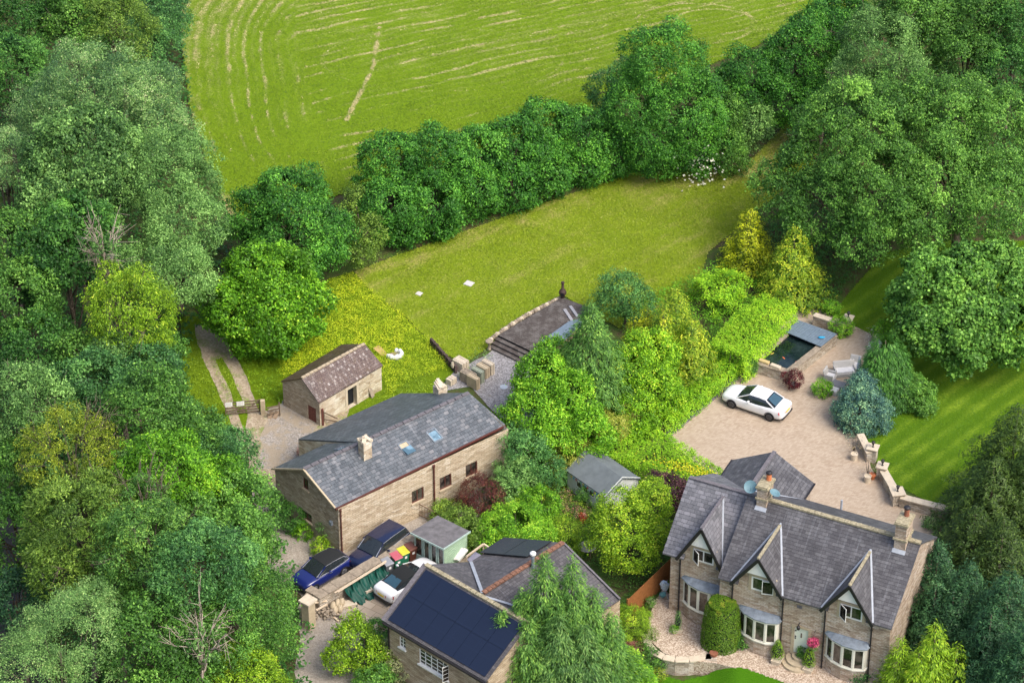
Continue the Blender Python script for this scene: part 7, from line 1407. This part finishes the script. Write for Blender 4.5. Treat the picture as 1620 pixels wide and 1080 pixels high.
conifer('yew_tree', 'tall dark yew at the right edge of the striped lawn', 'yew', [(1612, 640, 9, 3.6), (1575, 720, 7.5, 3.0), (1640, 700, 8, 3.5)], 'yew', group=RW, leaf=.34, rag=.4, boughs=.8, z0=.1, tone=.1)
conifer('yew_tree', 'dark yew overhanging the lawn wall', 'yew', [(1545, 800, 6.5, 2.6), (1590, 815, 7, 2.8)], 'yew', group=RW, leaf=.32, rag=.4, boughs=.8, z0=.1)
conifer('yew_tree', 'blue green yew crowding the right end of the stone house', 'yew', [(1487, 852, 6.8, 1.8), (1535, 885, 7, 2.3), (1482, 915, 5.6, 1.8), (1510, 930, 5.5, 1.9), (1464, 960, 3.6, 1.2)], 'yewblue', group=RW, leaf=.32, rag=.4, boughs=.8, z0=.1, tone=.06)
conifer('yew_tree', 'blue green yew in the bottom right corner', 'yew', [(1600, 900, 8, 3.2), (1570, 960, 7, 2.8), (1630, 980, 8, 3.2)], 'yewblue', group=RW, leaf=.32, rag=.4, boughs=.8, z0=.1, tone=.02)
# conifers, laurels and hedges in the middle
conifer('fir_tree', 'tall grey green conical conifer rising in front of the deck', 'conifer', [(934, 474, 9.6, 3.5)], 'weeping', T='droop', leaf=.3, rag=.35, boughs=.6, z0=.1, tone=-.06, power=1.05, tw=.26)
conifer('golden_cypress', 'tallest golden cypress left of the block paved drive', 'cypress', [(1070, 456, 6.6, 2.1), (1095, 500, 5.4, 1.9), (1050, 480, 6.0, 1.4)], 'goldgreen', group='golden cypresses', T='up', leaf=.34, asp=.24, rag=.35, z0=.1, boughs=.5, tone=.1); conifer('golden_cypress', 'small golden cypress left of the tallest one', 'cypress', [(1025, 483, 4.6, 1.35), (1003, 500, 3.8, .9)], 'golden', group='golden cypresses', leaf=.32, asp=.24, rag=.35, boughs=.45, z0=.1)
conifer('golden_cypress', 'bright golden cypress nearest the hornbeam side of the lawn', 'cypress', [(1188, 328, 5.2, 1.9)], 'golden', group='golden cypresses', leaf=.32, asp=.26, rag=.3, boughs=.45, z0=.1, tone=.02); conifer('golden_cypress', 'broad golden cypress under the great oak', 'cypress', [(1258, 360, 5.8, 2.25)], 'goldgreen', group='golden cypresses', leaf=.32, asp=.26, rag=.3, boughs=.5, z0=.1, tone=.16)
hedge('laurel_bush', 'loose bright green laurel below the two upper golden cypresses', 'laurel', [at(1108, 462, 1.7), at(1140, 448, 1.8), at(1172, 436, 1.8)], [2.6, 3.4, 2.6], 1.9, 'laurel', tone=-.08, leaf=.22, lump=.6); hedge('laurel_hedge', 'large flat topped clipped laurel block overhanging the raised pond', 'hedge', [at(1236, 474, 2.3), at(1190, 512, 2.3), at(1150, 556, 2.2)], [2.9, 3.5, 2.9], 2.3, 'laurel', tone=.02, leaf=.16, lump=.1, tw=.19, dens=1.15)
tree('laurel_bush', 'bright laurel between the grey green conifer and golden cypress', 'laurel', [(1030, 560, 42, 3.0), (1040, 620, 42, 2.2), (1000, 590, 40, 3), (1010, 655, 36, 1.8)], 'laurel', leaf=.2, lobe=.6, tw=.28, zmin=-.95, tone=-.14, trunk=.12)
tree('laurel_bush', 'large yellow green bush at the end of the cottage roof', 'laurel', [(860, 600, 46, 4), (845, 655, 50, 3), (900, 640, 52, 3.2), (880, 570, 34, 4), (930, 690, 40, 2.4), (870, 700, 38, 2.2)], 'bright', leaf=.24, lobe=.75, zmin=-.9, tone=.05, trunk=.16)
tree('garden_tree', 'dark blue green round tree behind the grey green conifer', 'tree', [(985, 462, 34, 2.8), (965, 475, 26, 2.2), (1010, 480, 28, 2)], 'teal', leaf=.18, lobe=.6, zmin=-.9, tone=.1, trunk=.12); tree('garden_tree', 'feathery dark green tree below the yellow green bush', 'tree', [(835, 715, 36, 2.6), (815, 690, 24, 2.6), (865, 745, 30, 1.8)], 'teal', leaf=.22, asp=.35, lobe=.6, zmin=-.9, tone=.14, trunk=.12)
shrub('bamboo_clump', 'pale yellow bamboo clump behind the white shed', 'bamboo', 900, 722, 26, 1.5, 'bamboo', leaf=.3, asp=.16, T='down', lobe=.5, tw=.26, tone=.0, more=((884, 735, 16, 1.1), (915, 712, 16, 1.4))); shrub('bamboo_clump', 'pale yellow bamboo above the clipped hedge', 'bamboo', 968, 678, 22, 2.0, 'bamboo', leaf=.3, asp=.16, T='down', lobe=.5, tw=.26, tone=.05, more=((990, 655, 15, 2.0), (950, 662, 15, 2.0)))
hedge('drive_hedge', 'low laurel hedge along the kerb of the block paved drive', 'hedge', [at(1040, 690), at(1100, 640), at(1172, 580)], 1.5, 1.25, 'laurel', tone=-.08, leaf=.16, lump=.1, tw=.19); hedge('garden_hedge', 'broad yellow green clipped hedge between the white shed and the drive', 'hedge', [at(950, 712), at(1010, 730), at(1075, 762), at(1135, 785)], [4.2, 4.2, 3.6, 1.7], 1.6, 'laurel', tone=-.04, leaf=.16, lump=.14, tw=.19)
hh = at(1060, 735, 1.6); P = RNG.normal(size=(420, 3)) * [1.4, .32, .04]; a_ = R_(-22); P = np.column_stack([P[:, 0] * math.cos(a_) - P[:, 1] * math.sin(a_), P[:, 0] * math.sin(a_) + P[:, 1] * math.cos(a_), P[:, 2]]) + at(1096, 742, 1.72)
o = leaf_mesh('yellow_flowers', P, np.tile([0, 0, 1.], (420, 1)), RNG.uniform(.2, 1, 420), .17, .12, LM['yellowfl'], None, org=at(1096, 742, 1.7)); tag(o, 'golden yellow flowering sprays on top of the clipped hedge', 'flowers', kind='stuff')
shrub('purple_shrub', 'dark plum shrub between the white shed and the stone house roof', 'shrub', 1062, 775, 22, 1.9, 'plum', leaf=.16, lobe=.5, more=((1040, 765, 16, 1.6), (1078, 790, 18, 1.4)), tone=-.05); tree('garden_tree', 'light yellow green tree spreading before the white shed', 'tree', [(985, 825, 46, 3.2), (1028, 800, 36, 3.4), (1000, 870, 42, 2.2), (960, 855, 32, 2.2), (1040, 845, 28, 2.2), (1035, 775, 22, 3.4), (955, 820, 24, 2.4)], 'lime', leaf=.2, asp=.5, lobe=.6, zmin=-.7, tone=.02, trunk=.12)
shrub('purple_shrub', 'round dark red shrub in front of the cottage windows', 'shrub', 760, 785, 34, 1.4, 'purple', leaf=.14, asp=.4, lobe=.5, T='down', tone=.08, ratio=.95); shrub('garden_shrub', 'yellow topped mound shrub behind the bungalow', 'shrub', 818, 832, 42, 1.5, 'bright', leaf=.14, lobe=.5, ratio=.75, tone=.12, more=((790, 840, 30, 1.2, .8), (850, 845, 28, 1.1, .8)))
shrub('garden_shrub', 'loose bright green shrub right of the dark red one', 'shrub', 857, 803, 28, 1.1, 'bright', leaf=.15, lobe=.45, more=((835, 790, 18, 1.0),)); shrub('garden_shrub', 'small round yellow green shrub at the end of the bungalow ridge', 'shrub', 895, 842, 23, .9, 'lime', leaf=.11, lobe=.35, more=((900, 866, 20, .6),))
shrub('garden_shrub', 'narrow upright shrub with pale flowers above the dark red one', 'shrub', 815, 755, 30, 1.6, 'grey', leaf=.15, lobe=.45, more=((800, 775, 24, 1.2), (835, 770, 22, 1.1)), tone=.1); shrub('garden_shrub', 'green shrub under the white shed windows', 'shrub', 925, 783, 11, .6, 'mid', leaf=.13, lobe=.3); shrub('rambling_shrub', 'flowering green shrub behind the summerhouse roof', 'shrub', 725, 825, 22, .9, 'olive', leaf=.14, lobe=.4, more=((745, 845, 22, .8), (700, 812, 16, .6), (760, 862, 18, .6))); shrub('rambling_shrub', 'trailing shrub with white flowers left of the dark red one', 'shrub', 705, 808, 16, .5, 'grassy', leaf=.14, lobe=.35)
bed = wpoly([(800, 760), (880, 750), (905, 790), (960, 830), (930, 850), (880, 830), (840, 810), (790, 800)]); cover('ground_planting', 'leafy low growth between the golden cypresses and the laurels', 'planting', wpoly([(985, 500), (1095, 440), (1180, 400), (1250, 440), (1250, 490), (1180, 560), (1080, 640), (1000, 640)]), 'bright', dens=1.6, h=1.1, leaf=.22)
cover('flower_bed', 'mixed flower bed of pink, yellow and green plants below the white shed', 'flower bed', bed, 'grassy', h=.7, leaf=.16, tone=.05)
FW = dict(pinkfl=(', topmost clump', ', the second down', ', the third down', ', the leftmost clump', ', the rightmost clump'), yellowfl=(', upper clump', ', lower clump'), redfl=('',))
for pal, pts, lb in (('pinkfl', ((893, 785), (905, 800), (915, 812), (890, 805), (930, 815)), 'pink flowering plants in the bed below the white shed'), ('yellowfl', ((858, 772), (852, 785)), 'orange yellow flowers left of the flower bed'), ('redfl', ((922, 818),), 'red flowering clump near the light yellow green tree')):
    for i, (px, py) in enumerate(pts): shrub('flower_clump', lb + FW[pal][i], 'flowers', px, py, 9 if pal != 'redfl' else 6, .45, pal, group=pal + ' clumps' if len(pts) > 1 else None, leaf=.1, tw=.2, per=4, lobe=.25, dens=.8, stem=False)
cover('ground_planting', 'mixed low shrubs and weeds in the garden behind the bungalow', 'planting', wpoly([(690, 760), (800, 700), (900, 700), (1060, 780), (1060, 930), (990, 1000), (900, 900), (760, 850), (700, 820)]), 'mid', dens=1.3, h=.5, leaf=.2)
# bottom: weeping conifer, shrubs round the bungalow and terrace
conifer('weeping_cypress', 'great weeping green conifer in front of the bungalow roof', 'conifer', [(862, 870, 10.2, 2.5), (906, 878, 10.0, 2.5), (938, 925, 7.8, 2.2), (826, 930, 7.6, 2.2), (794, 965, 6.4, 2.2), (775, 1025, 4.6, 2.0), (968, 968, 6.2, 2.0), (880, 935, 7.8, 3.1), (835, 975, 6.6, 2.6)], 'weeping', T='droop', leaf=.34, asp=.2, tw=.28, rag=.6, boughs=.85, z0=.1, tone=.0, tj=.35, power=.95)
conifer('weeping_cypress', 'bluish weeping conifer at the bottom edge beside the great one', 'conifer', [(885, 972, 7.0, 2.6), (925, 985, 6.5, 2.2)], 'conifer', T='droop', leaf=.34, asp=.2, tw=.28, rag=.5, boughs=.7, z0=.1, tone=.12, tj=.35, power=.95)
shrub('laurel_bush', 'light green bush at the bottom edge right of the weeping conifer', 'shrub', 962, 1062, 42, 1.5, 'bright', leaf=.22, lobe=.6, z=-1.0, more=((930, 1085, 40, 1.2), (1000, 1085, 36, 1.0)), tone=.12); shrub('laurel_bush', 'green bush at the bottom edge left of the weeping conifer', 'shrub', 770, 1065, 34, 1.0, 'bright', leaf=.2, lobe=.5, more=((740, 1075, 18, .8),))
shrub('round_shrub', 'smooth yellow green mound beside the orange fence end', 'shrub', 1000, 985, 28, .8, 'lime', leaf=.09, tw=.14, lobe=.4, ratio=.8, more=((980, 978, 20, .8),)); shrub('heather_bush', 'reddish heather bush below the yellow green mound', 'heather', 1000, 1030, 20, .3, 'heather', leaf=.1, lobe=.3, z=-.5, more=((985, 1022, 13, .4),), ratio=.7)
shrub('garden_shrub', 'small golden shrub at the lower terrace corner', 'shrub', 1042, 1067, 9, .3, 'yellow', leaf=.1, lobe=.25, z=-.8); shrub('ivy_clump', 'dark green ivy over the left end of the retaining wall', 'ivy', 1030, 1042, 14, .4, 'mid', leaf=.13, lobe=.3, z=-.7, more=((1045, 1050, 10, .2), (1018, 1030, 12, .5))); shrub('garden_shrub', 'green shrub at the left edge of the gravel terrace', 'shrub', 1031, 1002, 9, .4, 'olive', leaf=.1, lobe=.25); 
cover('ground_planting', 'mixed planting below the curved retaining wall', 'planting', wpoly([(960, 1000), (1015, 1005), (1030, 1035), (1060, 1052), (1030, 1080), (960, 1110)]), 'mid', dens=1.2, h=.5, z=-.85)
hr_ = thing('topiary_bush', 'tall clipped cylindrical bush between the two left bow windows', 'topiary', at(1140, 1018)); b0 = at(1140, 1016, 0); n = 15000; t = RNG.uniform(0, 1, n); a = RNG.uniform(0, 6.2832, n); topm = RNG.uniform(0, 1, n) < .2; hgt_ = 3.35
Rr = 1.22 * (1 - .22 * t ** 2) * np.where(topm, np.sqrt(RNG.uniform(0, 1, n)), RNG.uniform(.93, 1.03, n)) * (1 - .25 * np.clip((t - .88) / .12, 0, 1)); zz_ = np.where(topm, hgt_ * (1.0 - .06 * (Rr / 1.0) ** 2), t * hgt_ * .97); Rr = np.where(topm, np.minimum(Rr, .82), Rr)
P = np.stack([b0[0] + Rr * np.cos(a), b0[1] + Rr * np.sin(a), zz_], 1); N = unit(np.where(topm[:, None], [0, 0, 1.], np.stack([np.cos(a), np.sin(a), np.full(n, .2)], 1))); red = np.clip(nz(P[:, 0] * 2 + P[:, 2], P[:, 1] * 2, .8, 77) - .55, 0, 1) * 1.5 * np.clip(P[:, 2] / hgt_, 0, 1)
leaf_mesh('foliage', P, N, .4 + RNG.normal(0, .17, n) + red, .13, .07, LM['topiary'], hr_, (.8, .2, .45)); mb = MB(); mb.lathe(b0, [(1.0, .05), (1.0, 1.5), (.8, 3.0), (.3, 3.15)], 16); mb.build('stem', M_dark, hr_)  # this wide stem is a dark filling that paints the shade behind the leaves
shrub('garden_shrub', 'dark green shrub under the middle bow window', 'shrub', 1173, 1014, 11, .4, 'mid', leaf=.15, lobe=.3); shrub('garden_shrub', 'dark shrub under the right bow window', 'shrub', 1378, 1052, 16, .5, 'teal', leaf=.14, lobe=.35, more=((1360, 1066, 12, .4), (1395, 1060, 14, .6)))
conifer('golden_conifer', 'bright yellow green weeping conifer with several tips at the bottom right', 'conifer', [(1482, 982, 6.2, 1.6), (1426, 1006, 4.6, 1.1), (1516, 1016, 4.8, 1.2), (1455, 1025, 4.6, 1.2)], 'lime', T='droop', leaf=.34, asp=.22, rag=.35, boughs=.45, z0=.1, tj=.3, tone=.05)
tree('garden_tree', 'bright bushy tree beside the lane in front of the bungalow', 'tree', [(562, 1015, 36, 2.0), (560, 982, 18, 2.6), (590, 1045, 30, 1.2), (536, 1040, 26, 1.4)], 'lime', leaf=.2, lobe=.55, zmin=-.9, tone=-.12, trunk=.1); shrub('dark_shrub', 'dark green shrub against the bungalow corner', 'shrub', 597, 1000, 20, 1.3, 'deep', leaf=.15, lobe=.4, more=((600, 1025, 18, .8),), tone=.15); shrub('variegated_shrub', 'cream variegated shrub against the bungalow wall', 'shrub', 618, 1045, 20, .9, 'varieg', leaf=.13, lobe=.35, more=((612, 1020, 8, 1.6), (635, 1060, 14, .5))); shrub('garden_shrub', 'mid green shrub at the bottom edge by the lane', 'shrub', 590, 1080, 28, .6, 'mid', leaf=.16, lobe=.4)
# cottage gable planting
shrub('fern_clump', 'bright fern clump on the cottage corner beside the cabriolet', 'fern', 509, 866, 13, .35, 'lime', leaf=.22, asp=.3, T='out', lobe=.3, stem=False, tone=-.05); shrub('fern_clump', 'green fern clump under the cottage gable', 'fern', 480, 841, 14, .3, 'bright', leaf=.22, asp=.3, T='out', lobe=.3, stem=False); shrub('garden_shrub', 'dark shrub against the cottage gable wall', 'shrub', 462, 818, 20, .8, 'deep', leaf=.15, lobe=.4, more=((448, 795, 15, 1.0),), tone=.1); shrub('hanging_plant', 'straggly green plant on the cottage gable beside its corner', 'plant', 513, 835, 11, 1.2, 'grey', leaf=.12, lobe=.25, dens=.6); shrub('flower_tub', 'pink and white flowers against the rear wall of the cottage', 'flowers', 478, 713, 7, .5, 'pinkfl', leaf=.1, tw=.15, lobe=.2, tone=.3)
# drive side planting
tree('blue_spruce', 'broad blue spruce at the edge of the paved drive', 'spruce', [(1362, 654, 42, .9), (1363, 626, 31, 1.8), (1365, 604, 19, 2.5), (1366, 592, 9, 3.0), (1382, 662, 28, .7), (1342, 657, 25, .7)], 'blue', lobe=.42, leaf=.15, asp=.6, tw=.2, per=8, zmin=-.95, trunk=.12); conifer('weeping_blue_cypress', 'narrow dark weeping cypress behind the blue spruce', 'cypress', [(1402, 531, 5.4, 1.5), (1418, 545, 4.8, 1.2), (1390, 552, 4.6, 1.1)], 'deep', T='down', leaf=.34, asp=.2, tw=.2, dens=1.3, rag=.12, boughs=.32, z0=.05, tone=.08, power=.35, tj=.14)
shrub('flowering_shrub', 'domed green shrub with pale flowers on the striped lawn edge', 'shrub', 1449, 625, 26, .9, 'mid', leaf=.16, lobe=.45, more=((1440, 610, 20, 1.3), (1460, 640, 18, .5)), tone=.15); shrub('round_shrub', 'low yellow green mound between the blue spruce and the lawn', 'shrub', 1376, 680, 12, .25, 'box', leaf=.09, lobe=.3, ratio=.7); shrub('garden_shrub', 'light green rose leaves beside the small stone pier', 'shrub', 1398, 525, 15, 1.0, 'bright', leaf=.15, lobe=.35)
shrub('garden_shrub', 'grey green sprawling plant below the raised wall end', 'plant', 1492, 838, 14, .35, 'sage', leaf=.16, lobe=.3, dens=.5, more=((1470, 828, 8, .25), (1510, 830, 12, .4))); 
shrub('undergrowth_bush', 'bright green sapling under the great oak behind the pond', 'shrub', 1316, 487, 11, .5, 'bright', leaf=.15, lobe=.3)
cover('ivy_bank', 'dark ivy bank under the great oak behind the pond', 'ivy', wpoly([(1180, 380), (1290, 300), (1420, 320), (1400, 400), (1345, 455), (1300, 500), (1265, 500), (1240, 470)]), 'deep', dens=1.5, h=.9, leaf=.24)
cover('silver_lavender', 'silvery plants along the stone end of the upper lawn by the gravel', 'planting', wpoly([(738, 572), (760, 555), (778, 560), (765, 585), (745, 600), (722, 600)]), 'sage', dens=1.2, h=.35, leaf=.15)
cover('weeds', 'bright yellow green ground cover behind the field barn', 'ground cover', wpoly([(440, 590), (450, 560), (505, 490), (520, 450), (560, 432), (592, 465), (640, 502), (690, 548), (705, 585), (655, 600), (615, 625), (606, 600), (560, 545), (500, 580), (450, 600)]), 'weedy', dens=3.0, h=.45, leaf=.13, tw=.26, tone=.06)
cover('long_grass', 'long rough grass in front of the field barn', 'grass', wpoly([(605, 620), (655, 590), (715, 590), (705, 620), (690, 650), (520, 690), (515, 678), (560, 655)]), 'grassy', dens=1.3, h=.25, leaf=.2, asp=.25, tone=.12)
cover('long_grass', 'long grass between the wheel ruts of the track', 'grass', wpoly([(334, 566), (352, 562), (374, 606), (392, 640), (388, 652), (368, 655), (350, 610)]), 'grassy', dens=2.2, h=.2, leaf=.18, asp=.25, tone=.1)
cover('long_grass', 'long grass on the left verge of the track', 'grass', wpoly([(285, 520), (312, 530), (330, 590), (355, 640), (360, 690), (300, 700), (270, 620)]), 'grassy', dens=1.2, h=.4, leaf=.2, asp=.3, tone=.02)
cover('weeds', 'tall green weeds between the track and the field barn', 'weeds', wpoly([(362, 530), (450, 540), (500, 500), (470, 570), (442, 595), (446, 640), (420, 640), (402, 620), (378, 570)]), 'lime', dens=1.6, h=.75, leaf=.18, tone=-.06)
cover('grassy_edge', 'ragged grass along the foot of the hedgerow', 'grass', wpoly([(556, 425), (640, 392), (880, 306), (1000, 268), (1000, 284), (885, 330), (645, 412), (566, 438)]), 'grassy', dens=.8, h=.3, leaf=.16, asp=.3)
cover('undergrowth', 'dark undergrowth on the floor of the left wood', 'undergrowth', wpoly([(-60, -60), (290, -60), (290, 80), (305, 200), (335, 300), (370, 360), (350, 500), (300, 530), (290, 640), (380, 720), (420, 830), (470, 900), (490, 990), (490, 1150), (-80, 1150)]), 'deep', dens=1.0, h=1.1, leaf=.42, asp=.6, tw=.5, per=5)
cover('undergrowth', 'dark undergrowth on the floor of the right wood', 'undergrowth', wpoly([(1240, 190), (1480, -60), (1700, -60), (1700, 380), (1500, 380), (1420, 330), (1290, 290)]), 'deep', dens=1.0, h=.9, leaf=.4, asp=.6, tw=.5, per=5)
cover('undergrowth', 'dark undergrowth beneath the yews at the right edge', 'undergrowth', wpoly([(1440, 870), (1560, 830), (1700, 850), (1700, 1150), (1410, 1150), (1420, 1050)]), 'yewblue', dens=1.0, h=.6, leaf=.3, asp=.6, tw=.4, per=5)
M_beck = plain('beck_bed', (0.035, 0.03, 0.022), .5, .3, var=.5, scale=2)
w_ = struct(MB().poly([(x, y, -3.6) for x, y in wpoly([(-40, 780), (60, 760), (70, 900), (80, 1150), (-120, 1150), (-120, 850)], -3.6)]).build('beck_water', M_beck))

# cut grass: pale windrows of hay and short green tufts that stand off the ground
def cut_grass(name, label, poly, dens, fn, pal, L, tone, cat='grass', flatv=.25, wid=.3, h=.05):
    A = np.array(poly); area = abs(0.5 * np.sum(A[:, 0] * np.roll(A[:, 1], -1) - A[:, 1] * np.roll(A[:, 0], -1))); n = int(area * dens); q = scatter(poly, n)
    if fn is not None: q = q[RNG.uniform(0, 1, n) < fn(q[:, 0], q[:, 1])]
    n = len(q); P = np.column_stack([q, .03 + h * RNG.uniform(.2, 1.2, n)]); T = rdir(n) * [1, 1, flatv] + [0, 0, flatv]
    o = leaf_mesh(name, P, np.tile([0, 0, 1.], (n, 1)), tone + RNG.normal(0, .22, n) + .35 * (nz(q[:, 0], q[:, 1], 1.3, 91) - .5), L, L * wid, LM[pal], None, (.2, .6, .5), T, org=(A[:, 0].mean(), A[:, 1].mean(), 0)); return tag(o, label, cat, kind='stuff')
PAL_HAY = leaf_mat('leaves_hay', [(.40, .38, .12), (.56, .5, .2), (.68, .6, .3), (.78, .7, .42)], .15); LM['hay'] = PAL_HAY
LM['turf'] = leaf_mat('leaves_turf', [(.09, .18, .008), (.15, .25, .010), (.22, .33, .015), (.34, .41, .04)], .2); LM['turfdry'] = leaf_mat('leaves_turf_dry', [(.14, .23, .015), (.23, .32, .02), (.33, .41, .04), (.46, .47, .10)], .2); LM['turfdeep'] = leaf_mat('leaves_turf_deep', [(.06, .15, .01), (.09, .21, .014), (.13, .27, .018), (.2, .33, .025)], .2)
cut_grass('hay_windrows', 'pale broken rows of cut hay across the mown field', FIELD, 210, lambda X, Y: np.clip(field_dry(X, Y) * 1.5 - .42, 0, 1) ** 1.5, 'hay', .26, .5, 'hay', .1, .22, .07)
cut_grass('field_stubble', 'short green stubble of the mown field', FIELD, 85, None, 'turf', .2, .42, 'grass', .5, .3, .04)
cut_grass('lawn_grass', 'short dry tufts of the upper lawn', LAWN, 150, None, 'turfdry', .2, .45, 'grass', .5, .3, .04)
cut_grass('striped_lawn_grass', 'short deep green tufts of the striped lawn', SL, 90, None, 'turfdeep', .13, .45, 'grass', .5, .3, .03)
